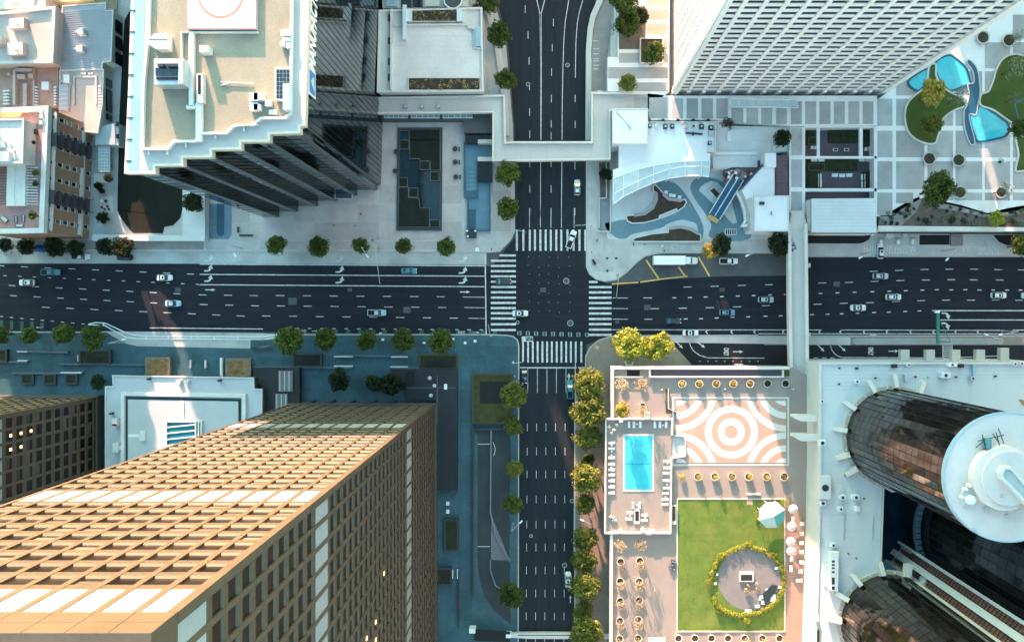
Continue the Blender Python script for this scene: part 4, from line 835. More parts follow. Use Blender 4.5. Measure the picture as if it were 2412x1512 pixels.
def pav(par, cell, x0, y0, x1, y1, z=PZ):
    a, b, c, d = qr(cell, x0, y0, x1, y1); (e, f_), (g_, h_) = W(a, b, z), W(c, d, z)
    lpart(par, 'paving_slab', MB().box(-(g_-e)/2, -(f_-h_)/2, -.1, (g_-e)/2, (f_-h_)/2, .03).mesh('paving_slab', PAV), ((e+g_)/2, (f_+h_)/2, z))
brown_slab = M('tan_slab', (.40,.31,.25), .75, .1, .3, 3, .08, jit=.1)
for y0, y1 in ((-60,44),(66,143),(166,245),(272,345)):
    a, b, c, d = qr('20', 975, y0, 1122, y1); (e, f_), (g_, h_) = W(a,b,PZ), W(c,d,PZ); lpart(pl0, 'paving_slab', MB().box(-(g_-e)/2,-(f_-h_)/2,-.1,(g_-e)/2,(f_-h_)/2,.03).mesh('paving_slab', brown_slab), ((e+g_)/2,(f_+h_)/2,PZ))
for x0, y0, x1, y1 in ((780,372,925,440),(1090,372,1124,440),(704,472,1124,550),(778,578,1124,640)): pav(pl1, '20', x0, y0, x1, y1)
for x0, y0, x1, y1 in ((885,682,980,760),(990,682,1120,826),(1148,690,1228,828),(1252,690,1332,828),(1356,690,1436,828),(1460,690,1540,830)): pav(pl2, '20', x0, y0, x1, y1)
for x0, x1 in ((1565,1648),(1670,1752)): pav(pl2, '20', x0, 757, x1, 866)
for x0, x1 in ((-22,55),(82,158),(185,262),(285,362),(385,462),(485,562),(587,664),(687,762)): pav(pl2, '30', x0, 755 if x0 < 180 else 710, x1, 868)
for i, (x0, x1) in enumerate(((790,895),(920,1118),(1140,1318),(1336,1522),(1540,1716),(1736,1960))):
    for j, (y0, y1) in enumerate(((40,90),(105,272),(298,480),(500,668),(692,880),(915,1100),(1128,1322),(1346,1500))):
        tx = 785 + (900 - y1)*1.35 if y1 < 640 else 0
        if x0 < 1130 and j <= 3 and x0 < 900 + (600-y1)*1.55: continue
        if x0 >= 1140 and j <= 3 and x0 < 900 + (615-y0)*1.5: continue
        if j == 7 and x0 < 900: y1 = 1505
        if j == 7 and x0 >= 1140: y1 = 1400
        if j == 7 and x0 == 920: y1 = 1420; x1 = 1040
        pav(pl3, '30', x0, y0, x1, y1)
for y0, y1 in ((895,1085),(1115,1308),(1340,1470)): pav(pl4, '30', 188, y0, 265, y1)
for x0, x1 in ((1565,1655),(1665,1770)):               # pale glazed canopy frames at the tower foot
    pass
gf = thing('glazed_canopy', 'pale framed glass canopy strip at the foot of the white tower', 'canopy', (*W(1840,235,PZ), PZ))
part(gf, 'frame', MB().path(Wl(q('20', [(1560,690),(1560,745),(2025,755),(2025,700)]), PZ+2.6), .18, PZ+2.4, PZ+2.65, True), white_paint)
for i in range(8): part(gf, 'pane', MB().pp(q('20', rect(1566+i*57.5, 694, 1617+i*57.5, 744)), PZ+2.55, PZ+2.5), M('pale_glass', (.45,.52,.53), .15, .05, .3, 3, .05, spec=.6))
for x in (1560,1790,2025): part(gf, 'post', MB().tube((*W(*q1('20',x,750),PZ+1),PZ),(*W(*q1('20',x,750),PZ+1),PZ+2.5), .08), white_paint)
# sunken planting courts between the beams
ct = struct('lower_court', MB().sheet(Wl(q('30', [(290,892),(785,892),(785,1400),(290,1400)]), 1.0), 1.0), M('plum_court_paving', (.10,.075,.095), .7, .12, .3, 3, .1))
hedge_d = M('court_planting', (.028,.032,.014), .95, .4, .7, 6, .35, .8)
cp = thing('court_planting', 'dark green planting beds sunk in the courts of the plaza', 'planting bed', (*W(1980,360,1), 1))
for x0, y0, x1, y1 in ((292,895,362,1010),(690,900,764,1020),(292,1112,390,1312),(690,1200,768,1312),(395,1112,655,1195),(450,900,660,1000)): part(cp, 'bed', MB().pp(q('30', rect(x0,y0,x1,y1)), 1.5, 1.0), hedge_d)
for x0, y0, x1, y1 in ((310,960,368,1008),(310,1145,420,1190),(655,1145,765,1195)): part(cp, 'bed_edge', MB().path(Wl(q('30', rect(x0,y0,x1,y1)), 1.6), .15, 1.4, 1.75, True), M('olive_edge', (.14,.12,.05), .8, .1, .3, 3, .1))
cush = M('white_cushion', (.75,.76,.76), .7, .03, .5, 4, .03)
def sofa(cell, x, y, w, d_, z, label, back='n', group='white outdoor sofas in the sunken courts'):
    a, b = W(*q1(cell, x, y), z); s_ = CELL[cell][2]*(H-z)/F; w, d_ = w*s_, d_*s_
    t = thing('outdoor_sofa', label, 'sofa', (a, b, z), group)
    part(t, 'seat', MB().box(a-w/2,b-d_/2,z+.12,a+w/2,b+d_/2,z+.45), cush)
    bb = {'n': (a-w/2,b+d_/2-.15,a+w/2,b+d_/2), 's': (a-w/2,b-d_/2,a+w/2,b-d_/2+.15), 'e': (a+w/2-.15,b-d_/2,a+w/2,b+d_/2), 'w': (a-w/2,b-d_/2,a-w/2+.15,b+d_/2)}[back]
    part(t, 'backrest', MB().box(bb[0],bb[1],z+.45,bb[2],bb[3],z+.85), cush)
    for dx in (-1,1):
        for dy in (-1,1): part(t, 'leg', MB().box(a+dx*(w/2-.1)-.04,b+dy*(d_/2-.1)-.04,z,a+dx*(w/2-.1)+.04,b+dy*(d_/2-.1)+.04,z+.12), metal_dark)
for x, y, w, d_, bk, lb in ((490,1227,42,22,'n','left of three white seats in a row in the lower court'),(540,1229,40,22,'n','middle of three white seats in a row in the lower court'),(590,1227,40,22,'n','right of three white seats in a row in the lower court'),(384,1240,24,45,'w','upper white seat along the left side of the lower court'),(385,1285,26,50,'w','lower white seat along the left side of the lower court'),(685,1240,24,42,'e','upper white seat along the right side of the lower court'),(686,1290,24,45,'e','lower white seat along the right side of the lower court'),
    (332,1035,18,20,'n','left small white chair in the narrow left court'),(357,1035,18,20,'n','right small white chair in the narrow left court'),(707,1045,20,22,'n','left small white chair in the narrow right court'),(735,1043,20,22,'n','right small white chair in the narrow right court')): sofa('30', x, y, w, d_, 1.0, lb, bk)
for x, lb in ((345,'first'),(395,'second'),(678,'third'),(724,'fourth')): sofa('30', x, 1121, 40, 20, 1.5, '%s from left of white benches under the plaza beam' % lb, 's')
for x, lb in ((492,'left'),(570,'right')):
    a, b = W(*q1('30', x, 1050), 1.0); t = thing('fire_table', '%s of two small framed tables in the middle court' % lb, 'table', (a, b, 1.0), 'framed tables in the middle court')
    part(t, 'top', MB().box(a-.75,b-.45,1.5,a+.75,b+.45,1.6), conc_pale); part(t, 'tray', MB().box(a-.5,b-.25,1.6,a+.5,b+.25,1.62), metal_dark); part(t, 'pedestal', MB().box(a-.4,b-.25,1.0,a+.4,b+.25,1.5), conc_pale)
# flat-roofed box beside the eastern footbridge
bx2 = thing('flat_roof_kiosk', 'pale flat ribbed roof block beside the eastern footbridge', 'building', (*W(1985,510,9), 0))
bo = q('30', [(330,1388),(780,1385)]) + q('31', [(785,160),(330,158)])
part(bx2, 'wall', MB().pp(bo, 8.8, 0, 9), conc_pale); part(bx2, 'roof', MB().pp(bo, 9, 8.6), M('pale_teal_roof', (.60,.64,.64), .7, .06, .2, 3, .05)); part(bx2, 'west_fin', MB().pp(q('30', [(300,1400),(328,1390)]) + q('31', [(328,156),(300,140)]), 7.6, 0), conc_pale)
for i in range(11): part(bx2, 'roof_rib', MB().pp(q('30', rect(345, 1400+i*24, 772, 1403+i*24)), 9.05, 8.95), strip_m)
# lobby block beside the white tower: square roof, deck roof, curved glass canopy
dz = 11.0
lb = thing('lobby_building', 'white flat-roofed lobby building with curved glass canopy', 'building', (*W(1570,320,9), 0))
D = lambda *p: q('d', p)
part(lb, 'wall', MB().pp(D((445,205),(1100,205),(1100,490),(1020,490),(1050,560),(800,560),(480,610),(160,690),(160,415),(445,415)), 8.0, 0), conc_pale)
lobby_roof = M('lobby_roof_lit', (.78,.79,.79), .7, .04, .15, 3, .04, tint=((.68,.70,.70), .2, .4))  # roof white raised for light thrown back by the white tower
part(lb, 'roof', MB().pp(D((445,212),(1092,212),(1092,485),(1015,485),(1040,545),(800,548),(480,598),(165,675),(165,418),(445,418)), 8.1, 7.9), lobby_roof)
part(lb, 'parapet', MB().path(Wl(D((445,207),(1097,207),(1097,488),(1022,488),(1022,450)), 8.1), .3, 7.5, 8.6), white_conc)
tw_ = part(lb, 'square_tower', MB().pp(D((105,75),(442,75),(440,410),(105,410)), dz, 0), lobby_roof)
part(tw_, 'tower_coping', MB().path(Wl(D((105,75),(442,75),(440,410),(105,410)), dz), .3, dz-.4, dz+.2, True), white_conc)
(a, b), (c, d_) = W(*q1('d',150,110),dz), W(*q1('d',275,250),dz); part(tw_, 'roof_pipe', MB().tube((a,b,dz+.35),(c,d_,dz+.35), .13), metal_pale)
for x, y in ((150,110),(275,255)): part(tw_, 'pipe_foot', MB().cyl(*W(*q1('d',x,y),dz), .35, dz, dz+.4, 10), metal_pale)
part(lb, 'west_shade_wall', MB().pp(D((86,100),(104,100),(104,415),(86,430)), 7.5, 0), M('navy_wall', (.06,.08,.13), .6, .1, .3, 3, .05))
for x, y, w, m in ((468,235,30,metal_dark),(533,240,42,cream),(618,243,40,metal_dark),(686,240,36,black_frame),(818,240,40,conc),(890,240,30,metal_pale),(970,243,44,metal_dark),(1062,255,44,metal_dark),(1062,308,48,conc),(1050,403,34,metal_dark)):
    u = part(lb, 'roof_unit', MB().pp(D(*rect(x-w/2,y-w/2,x+w/2,y+w/2)), 9.2, 8.1), m)
    a, b = W(*q1('d', x, y), 9.2); part(u, 'fan', MB().cyl(a,b,.32,9.2,9.3,12), metal_pale if m is not metal_pale else metal_dark)
part(lb, 'pipe_run', MB().pp(D((815,300),(980,310),(978,324),(815,314)), 8.7, 8.1), metal_dark); part(lb, 'pipe_run', MB().pp(D((880,296),(895,296),(895,328),(880,328)), 9.0, 8.1), metal_dark)
for x in (588,734,880,1026): a, b = W(*q1('d', x, 195), PZ); part(lb, 'round_vent', MB().cyl(a, b, .55, PZ, PZ+1.0, 14), metal_dark)
# curved canopy: two rows of panes between white ribs
outer = [(108,665),(210,715),(350,660),(498,622),(650,597),(808,580),(968,576),(1055,578)]; mid = [(108,748),(208,712),(350,658),(498,624),(650,600),(808,582),(968,578),(1050,578)]
A0 = [(108,748),(208,712),(350,660),(498,626),(650,598),(808,580),(968,576),(1050,578)]; A1 = [(108,905),(208,845),(350,775),(498,712),(650,660),(808,630),(968,628),(1042,636)]; A2 = [(108,998),(208,925),(350,855),(498,792),(650,748),(808,725),(968,722),(1035,735)]
cg = M('frosted_canopy_glass', (.50,.58,.59), .25, .10, .5, 3, .06, spec=.6, jit=.1)
part(lb, 'canopy_back', MB().pp(D(*([(108,665),(300,600),(480,560),(650,535),(808,515),(1056,505)] + A0[::-1])), 8.4, 8.15), M('canopy_white', (.72,.74,.74), .6, .04, .3, 3, .04))
for P0, P1, z0, z1 in ((A0, A1, 8.3, 8.0), (A1, A2, 8.0, 7.6)):
    for i in range(7):
        qd = [W(*q1('d', *p), z) for p, z in ((P0[i], z0),(P0[i+1], z0),(P1[i+1], z1),(P1[i], z1))]
        part(lb, 'canopy_pane', MB()._add([(qd[0][0],qd[0][1],z0),(qd[1][0],qd[1][1],z0),(qd[2][0],qd[2][1],z1),(qd[3][0],qd[3][1],z1),(qd[0][0],qd[0][1],z0-.05),(qd[1][0],qd[1][1],z0-.05),(qd[2][0],qd[2][1],z1-.05),(qd[3][0],qd[3][1],z1-.05)], [(3,2,1,0),(4,5,6,7),(0,1,5,4),(2,3,7,6)]), cg)
for P_, z in ((A0, 8.35), (A1, 8.08), (A2, 7.7)): part(lb, 'canopy_beam', MB().path(Wl(D(*P_), z), .3, z-.25, z+.1), white_paint)
for i in range(8):
    (a, b), (c, d_) = W(*q1('d', *A0[i]), 8.3), W(*q1('d', *A2[i]), 7.7); part(lb, 'canopy_rib', MB().tube((a,b,8.42),(c,d_,7.75), .14, None, 6), white_paint)
for i in (0,2,4,6): a, b = W(*q1('d', *A2[i]), 6); part(lb, 'canopy_post', MB().tube((a,b,0),(a,b,7.5), .14), white_paint)
# stepped terraces between lobby and plaza
tr = struct('stepped_terrace', MB().pp(D((1100,180),(1240,180),(1240,240),(1810,250),(1810,490),(1700,500),(1580,560),(1200,660),(1080,650),(1060,500),(1100,490)), 4.6, 0), M('pale_terrace', (.60,.62,.61), .75, .08, .2, 3, .06))
for x0, y0, x1, y1, z in ((1250,270,1800,375,5.0),(1220,290,1250,390,5.2),(1080,530,1510,640,4.9),(1240,375,1660,395,4.8),(1085,492,1510,520,5.1),(1660,415,1800,485,5.0)): struct('terrace_step', MB().pp(D(*rect(x0,y0,x1,y1)), z, 4.5), M('pale_terrace', (0,0,0)) if z < 5.1 else strip_m, tr)
# street-level court with swirling paving, planters, escalator
cl = struct('court_paving', MB().prism(Wl(D((85,600),(1060,600),(1600,600),(1830,900),(1830,1340),(60,1340),(10,1180),(85,1170))), KH, KH+.03), M('pale_court_paving', (.54,.57,.565), .75, .08, .2, 3, .06))
teal_pv = M('teal_court_paving', (.14,.235,.275), .7, .1, .25, 3, .06)
for pts in ([(520,790),(600,772),(690,790),(760,840),(830,930),(900,1040),(950,1130),(985,1230),(975,1330),(935,1335),(920,1200),(830,1160),(750,1155),(640,1190),(560,1235),(300,1290),(240,1330),(150,1330),(60,1260),(30,1190),(85,1175),(230,1150),(300,1190),(540,1150),(720,1080),(820,980),(770,960),(640,960),(560,890)], [(870,790),(920,750),(1010,738),(1110,755),(1190,800),(1290,900),(1400,1000),(1440,1330),(1060,1330),(1060,1200),(980,1060),(900,950),(860,860)]):
    struct('paving_swirl', MB().prism(Wl(smooth(D(*pts), 4)), KH+.03, KH+.05), teal_pv, cl)
struct('paving_swirl', MB().prism(Wl(D((1000,800),(1060,775),(1120,790),(1180,850),(1260,980),(1310,1180),(1270,1190),(1200,1120),(1010,930),(940,870),(950,840))), KH+.05, KH+.07), M('pale_court_paving', (0,0,0)), cl)
def kerbed(name, label, pts, h=.55, cat='planter', wall=None):
    T = thing(name, label, cat, (*W(*q1('d', *pts[0])), KH)); w_ = Wl(D(*pts)); part(T, 'soil', MB().prism(w_, KH, KH+h-.08), earth); part(T, 'rim', MB().path(w_, .35, KH, KH+h, True), white_conc)
    if wall:
        for s_ in wall: part(T, 'bench', MB().path(Wl(D(*s_)), .9, KH+h-.1, KH+h+.12), M('bench_stone', (.36,.33,.32), .6, .08, .3, 3, .06))
kerbed('curved_planter', 'dark leaf-shaped planter with curved bench in the court', [(495,830),(515,812),(560,860),(600,905),(660,955),(770,965),(800,955),(818,985),(790,1030),(735,1068),(720,1048),(555,1115),(550,1145),(420,1180),(290,1188),(245,1165),(232,1112),(300,1110),(400,1085),(480,1020),(520,940),(520,885),(495,880)], .6, wall=[[(525,890),(525,960),(490,1040),(410,1095),(310,1112)],[(590,905),(650,955),(770,968)]])
kerbed('long_planter', 'long dark wedge-shaped planter with bench beside the footway', [(295,1345),(330,1325),(480,1290),(640,1275),(645,1225),(760,1215),(860,1235),(920,1280),(955,1300),(955,1365),(310,1365)], .6, wall=[[(645,1238),(760,1222),(860,1245),(935,1290)]])
kerbed('small_planter', 'small dark diamond-shaped planter beside the escalator', [(1035,870),(1085,838),(1145,900),(1110,952)], .6)
for i, (x, y) in enumerate(((620,888),(664,916),(696,922),(750,935))):
    a, b = W(*q1('d', x, y)); t = thing('lounge_chair', '%s from left of four white chairs on the curved bench' % ORD[i], 'chair', (a, b, KH), 'white chairs at the leaf-shaped planter'); part(t, 'seat', MB().box(a-.5,b-.45,KH+.25,a+.5,b+.45,KH+.55), cush); part(t, 'backrest', MB().box(a-.5,b+.3,KH+.55,a+.5,b+.45,KH+.95), cush)
    for s_ in (-1,1): part(t, 'leg', MB().box(a+s_*.4-.04,b-.4,KH,a+s_*.4+.04,b+.4,KH+.25), metal_dark)
# escalator
es = thing('escalator', 'slanted blue-sided escalator rising from court to plaza', 'escalator', (*W(*q1('d',1090,1110)), KH))
E0, E1 = W(*q1('d',1095,1115),1), W(*q1('d',1320,740),5); e0v, e1v = Vector((*E0,.6)), Vector((*E1,5.2)); dv = (e1v-e0v); Ls = dv.length; az = math.atan2(dv.y, dv.x); tl = -math.asin(dv.z/Ls); cm = (e0v+e1v)/2
sidev = Vector((-math.sin(az), math.cos(az), 0))
part(es, 'truss', MB().obox(cm - Vector((0,0,.45)), (Ls, 3.6, .5), az, tl), M('dark_truss', (.04,.05,.06), .5, .1, .3, 3, .1))
for k_, m in ((-1.75,white_paint),(0,white_paint),(1.75,white_paint)): part(es, 'balustrade', MB().obox(cm + sidev*k_ + Vector((0,0,.35)), (Ls, .22, 1.1), az, tl), m)
blue_step = M('blue_escalator_step', (.04,.14,.24), .35, .1, .3, 3, .06, metal=.3)
for k_ in (-.87, .87):
    for i in range(14):
        p = e0v + dv*((i+.5)/14) + sidev*k_; part(es, 'step', MB().obox((p.x, p.y, p.z-.05), (Ls/14*.92, 1.45, .25), az), blue_step)
part(es, 'landing', MB().obox((e0v.x-.4*math.cos(az)*2, e0v.y-.8, .55), (1.4, 3.4, .5), az), M('orange_landing', (.62,.38,.15), .6, .08, .3, 3, .06)); part(es, 'upper_landing', MB().obox((e1v.x+1.0*math.cos(az), e1v.y+1.0*math.sin(az), 4.9), (2.6, 3.4, .3), az), M('mauve_landing', (.25,.21,.24), .6, .08, .3, 3, .06))
# buildings east of the escalator
ce = thing('corner_building', 'white corner building with slanted wall and curved portal east of escalator', 'building', (*W(1800,450,8), 0))
part(ce, 'wall', MB().pp(D((1575,600),(1680,645),(1680,920),(1480,925),(1478,1250),(1440,1230),(1440,1100),(1400,960),(1350,860)), 7.4, 0), conc_pale); part(ce, 'roof', MB().pp(D((1572,612),(1672,655),(1672,925),(1450,935),(1400,950),(1360,862)), 7.6, 7.4), lobby_roof)
u = part(ce, 'square_roof', MB().pp(D((1482,922),(1808,922),(1812,1258),(1480,1258)), 10, 0), lobby_roof); part(u, 'coping', MB().path(Wl(D((1482,922),(1808,922),(1812,1258),(1480,1258)), 10), .35, 9.6, 10.2, True), white_conc)
part(u, 'roof_box', MB().pp(D(*rect(1535,975,1580,1003)), 10.8, 10), metal_dark)
for x, y in ((1643,1080),(1643,1100)): part(u, 'vent_pipe', MB().cyl(*W(*q1('d',x,y),10), .18, 10, 10.6, 8), metal_dark)
part(ce, 'upper_box', MB().pp(D((1587,503),(1693,503),(1693,640),(1583,640)), 9.5, 0), lobby_roof)
bk = M('plum_brick', (.115,.075,.10), .8, .12, .4, 4, .12)
bw_ = part(ce, 'brick_roof', MB().pp(D((1690,525),(1803,525),(1806,918),(1684,918)), 6.4, 0), bk)
for i in range(24): part(bw_, 'brick_course', MB().pp(D(*rect(1692, 528+i*16.2, 1800, 541+i*16.2)), 6.44, 6.38), M('plum_brick_light', (.15,.095,.115), .8, .15, .6, 5, .15, jit=.12))
part(ce, 'slanted_wall', MB().path(Wl(D((1580,600),(1350,850)), 7.4), .5, 0, 7.9), M('navy_wall', (0,0,0)))
arc = [(1315,890),(1345,860),(1395,930),(1430,1010),(1450,1100),(1455,1220)]
part(ce, 'portal_arch', MB().path(Wl(D(*arc), 4), 1.1, 3.4, 4.2), white_paint)
arc2 = [(1315,890),(1350,960),(1385,1060),(1395,1160),(1360,1215)]
part(ce, 'portal_arch', MB().path(Wl(D(*arc2), 4), .6, 3.4, 4.1), white_paint)
for p0, p1 in (((1315,890),(1360,862)),((1385,1050),(1445,1040)),((1360,1215),(1450,1190))): part(ce, 'portal_tie', MB().path(Wl(D(p0, p1), 4), .7, 3.5, 4.15), white_paint)
for p in ((1320,890),(1390,1050),(1365,1212)): part(ce, 'portal_column', MB().tube((*W(*q1('d',*p),2),0),(*W(*q1('d',*p),2),3.6), .3), white_paint)
rubble = thing('cafe_clutter', 'reddish-brown cafe deck with scattered furniture at the escalator head', 'terrace', (*W(1740,400,4.6), 4.6))
part(rubble, 'deck', MB().pp(D((1180,670),(1330,660),(1480,580),(1570,570),(1570,610),(1360,850),(1250,770),(1190,740)), 4.75, 4.0), M('red_brown_deck', (.15,.085,.08), .8, .3, .4, 4, .2))
rr = random.Random(4)
for i in range(34):
    t = rr.random(); x = 1200+250*t+rr.uniform(-20,20); y = 720-60*t+rr.uniform(-30,60)
    a, b = W(*q1('d', x, y), 4.8); s_ = rr.uniform(.2,.5); part(rubble, 'chair' if i % 3 else 'table', MB().obox((a,b,4.75+s_*.6), (s_*1.6,s_*1.4,s_*1.2), rr.uniform(0,3)), [white_paint, metal_dark, M('red_chair', (.3,.08,.06), .7, .1, .3, 3, .1)][i % 3])
gr_ = thing('pavement_grate', 'white framed ventilation grate in court paving', 'grate', (*W(*q1('d',1248,1270)), KH)); part(gr_, 'frame', MB().prism(Wl(D(*rect(1192,1240,1305,1300))), KH, KH+.1), white_conc)
for i in range(5): part(gr_, 'slot', MB().prism(Wl(D(*rect(1200+i*21,1247,1214+i*21,1292))), KH+.1, KH+.12), metal_dark)
# long street wall of the plaza and planting bed with dotted shrubs
sw = thing('plaza_wall', 'long white wall edging the planted bed above the street', 'wall', (*W(2240,535,PZ), 0))
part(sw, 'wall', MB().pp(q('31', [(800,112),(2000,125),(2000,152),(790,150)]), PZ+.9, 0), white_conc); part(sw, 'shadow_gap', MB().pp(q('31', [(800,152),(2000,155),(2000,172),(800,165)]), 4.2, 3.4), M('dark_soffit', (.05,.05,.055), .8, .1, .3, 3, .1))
bed = struct('planting_bed', MB().pp(q('31', [(800,110),(2000,122),(2000,-90),(1770,-60),(1560,0),(1380,-60),(1240,-90),(1130,-140),(1000,-60),(905,0),(800,0)]), PZ-.05, 0), M('bed_earth', (.13,.105,.09), .95, .25, .3, 4, .2, .5))
struct('bed_path', MB().pp(q('31', [(805,70),(810,40),(905,0),(1000,-55),(1080,-90),(1095,-60),(1060,20),(990,80),(960,110),(880,108),(800,106)]), PZ+.0, PZ-.4), M('gravel_bed', (.27,.26,.245), .95, .2, .5, 6, .2, .3), bed)
struct('bed_path', MB().pp(q('31', [(1160,-60),(1240,-60),(1380,-30),(1560,25),(1700,-10),(1990,-60),(1990,0),(1700,45),(1560,60),(1400,20),(1250,-5),(1180,-10)]), PZ+.0, PZ-.4), M('gravel_bed', (0,0,0)), bed)
# street-level openings under the plaza
def slab_open(label, name, cell, pts, z, mat, cat): 
    return solo(name, MB().pp(q(cell, pts), z, 0), mat, label, cat)
pit_m = M('dark_opening', (.010,.011,.012), .8, .1, .3, 3, .1)
slab_open('black garage opening with rounded end under the pale kiosk', 'garage_opening', '31', [(305,178),(750,170),(730,210),(690,232),(660,237),(305,235)], KH+.1, pit_m, 'garage entrance')
slab_open('black rectangular garage opening beside zebra stripes', 'garage_opening', '31', rect(1085,178,1292,245), KH+.1, pit_m, 'garage entrance')
slab_open('dark rounded opening at the right edge of the street wall', 'garage_opening', '31', [(1600,178),(1990,178),(1990,250),(1700,250),(1640,225)], KH+.1, pit_m, 'garage entrance')
slab_open('mauve brick pier beside the black garage opening', 'brick_pier', '31', rect(1305,175,1388,250), .9, M('mauve_brick', (.26,.21,.21), .8, .1, .3, 3, .1), 'pier')
for i, (x, y, w) in enumerate(((865,180,52),(975,180,34))):
    a, b = W(*q1('31', x, y)); t = thing('round_planter', '%s round white tub in the garage forecourt' % ('larger','smaller')[i], 'planter', (a, b, KH)); r__ = w*.33727/16; part(t, 'tub', MB().lathe(a,b,[(r__*.8,KH),(r__,KH+.7),(r__,KH+.8),(r__*.85,KH+.8),(r__*.8,KH+.65),(.01,KH+.65)],18), white_conc, smooth=True)
for i, (x, y) in enumerate(((805,200),(925,200),(1025,198))):
    a, b = W(*q1('31', x, y)); t = thing('barrier_gate', '%s parking barrier in the garage forecourt' % ('left','middle','right')[i], 'barrier', (a, b, KH), 'parking barriers'); part(t, 'cabinet', MB().box(a-.3,b-2.0,KH,a+.3,b-.6,1.2), white_paint); part(t, 'arm', MB().box(a-1.0,b-.2,.95,a+1.0,b-.05,1.1), metal_dark)
# eastern footbridge
fb = thing('footbridge', 'straight pale footbridge over the wide road to the hotel podium', 'footbridge', (*W(1880,700,8), 0)); FZ = 8.0
part(fb, 'deck', MB().pp(q('31', [(190,40),(280,40),(298,100),(312,1190),(190,1180),(172,100)]), FZ, FZ-.8), walk_m)
part(fb, 'parapet', MB().path(Wl(q('31', [(178,100),(180,700),(190,1180)]), FZ+1), .9, FZ-.8, FZ+1.1), M('parapet_cream', (0,0,0))); part(fb, 'parapet', MB().path(Wl(q('31', [(290,100),(297,700),(302,1180)]), FZ+1), .9, FZ-.8, FZ+1.1), M('parapet_cream', (0,0,0)))
for y in (140, 400, 870): a, b = W(*q1('31', 242, y)); part(fb, 'pier', MB().box(a-.9,b-.6,0,a+.9,b+.6,FZ-.8), walk_m)
for i in range(7): part(fb, 'deck_joint', MB().pp(q('31', rect(197,205+i*135,288,208+i*135)), FZ+.015, FZ-.1), conc)
part(fb, 'landing', MB().pp(q('30', [(190,1480),(270,1480)]) + q('31', [(275,135),(190,135)]), FZ+.02, 0), conc_pale)
# ---- west of the white tower: ramp, walls, planter
ra = struct('car_ramp', MB().prism(Wl(q('20', [(640,-200),(745,-200),(735,60),(720,250),(700,400),(690,640),(590,640),(590,250),(605,150)])), KH, KH+.05), M('ramp_paving', (.30,.27,.245), .85, .15, .2, 3, .1))
for y in (290,345,380,415,430,460,485): struct('ramp_line', MB().prism(Wl(q('20', rect(600, y-3, 640, y+3))), KH+.05, KH+.06), paint, ra)
wl_ = thing('ramp_wall', 'white low wall stepping along the ramp by the street trees', 'wall', (*W(1450,120), 0)); part(wl_, 'wall', MB().pp(q('20', [(742,-300),(770,-300),(775,415),(720,400),(722,260),(745,245)]), 2.4, 0), white_conc)
part(wl_, 'louvre_house', MB().pp(q('20', rect(696,520,742,642)), 2.6, 0), metal_pale); part(wl_, 'wall', MB().pp(q('20', rect(745,500,775,642)), 3.0, 0), white_conc)
for i in range(14): part(wl_, 'louvre', MB().pp(q('20', rect(700,528+i*8,738,531+i*8)), 2.7, 2.6), metal_dark)
strt = thing('street_wall', 'cream coping wall curving along the right side of north street', 'wall', (*W(1390,150), 0)); part(strt, 'wall', MB().path(Wl(q('20', [(690,-120),(650,0),(600,110),(580,200),(568,350),(565,980)]), 1.0), 1.6, 0, 1.0), conc_pale); part(strt, 'coping', MB().path(Wl(q('20', [(672,-120),(634,0),(588,110),(572,200),(562,350),(558,980)]), 1.0), .25, .9, 1.2), M('parapet_cream', (0,0,0)))
ws = thing('street_wall', 'cream coping wall along the left side of north street under the trees', 'wall', (*W(1180,180), 0)); part(ws, 'wall', MB().path(Wl([(1125,-60),(1150,20),(1172,110),(1186,200),(1192,320)], 1.0), 1.8, 0, .8), M('parapet_cream', (0,0,0)))
np_ = thing('tree_planter', 'square grey-rimmed planter box holding a tree left of white tower', 'planter', (*W(1535,120), PZ)); pt = q('20', rect(930,268,1086,440)); part(np_, 'soil', MB().pp(pt, PZ+1.0, PZ), earth); part(np_, 'rim', MB().path(Wl(pt, PZ+1.2), .35, PZ, PZ+1.2, True), conc_pale)
nbed = struct('planting_bed', MB().pp(q('20', [(775,60),(970,60),(965,330),(925,345),(780,345)]), PZ+.1, 0), M('bed_earth', (0,0,0)))
struct('planting_bed', MB().prism(Wl(q('20', [(640,1140),(715,1130),(690,1380),(650,1390)])), KH, KH+.3), M('bed_earth', (0,0,0)))
sbx = thing('subway_stair', 'grey-rimmed stair opening beside the north street', 'stairwell', (*W(1425,480), KH)); pt = q('20', [(690,1135),(718,1135),(718,1620),(640,1620),(640,1390),(690,1385)]); part(sbx, 'floor', MB().prism(Wl(pt), KH, KH+.05), M('stair_grey', (.22,.25,.26), .8, .12, .3, 3, .1)); part(sbx, 'rim', MB().path(Wl(pt), .3, KH, KH+.9, True), conc_pale)
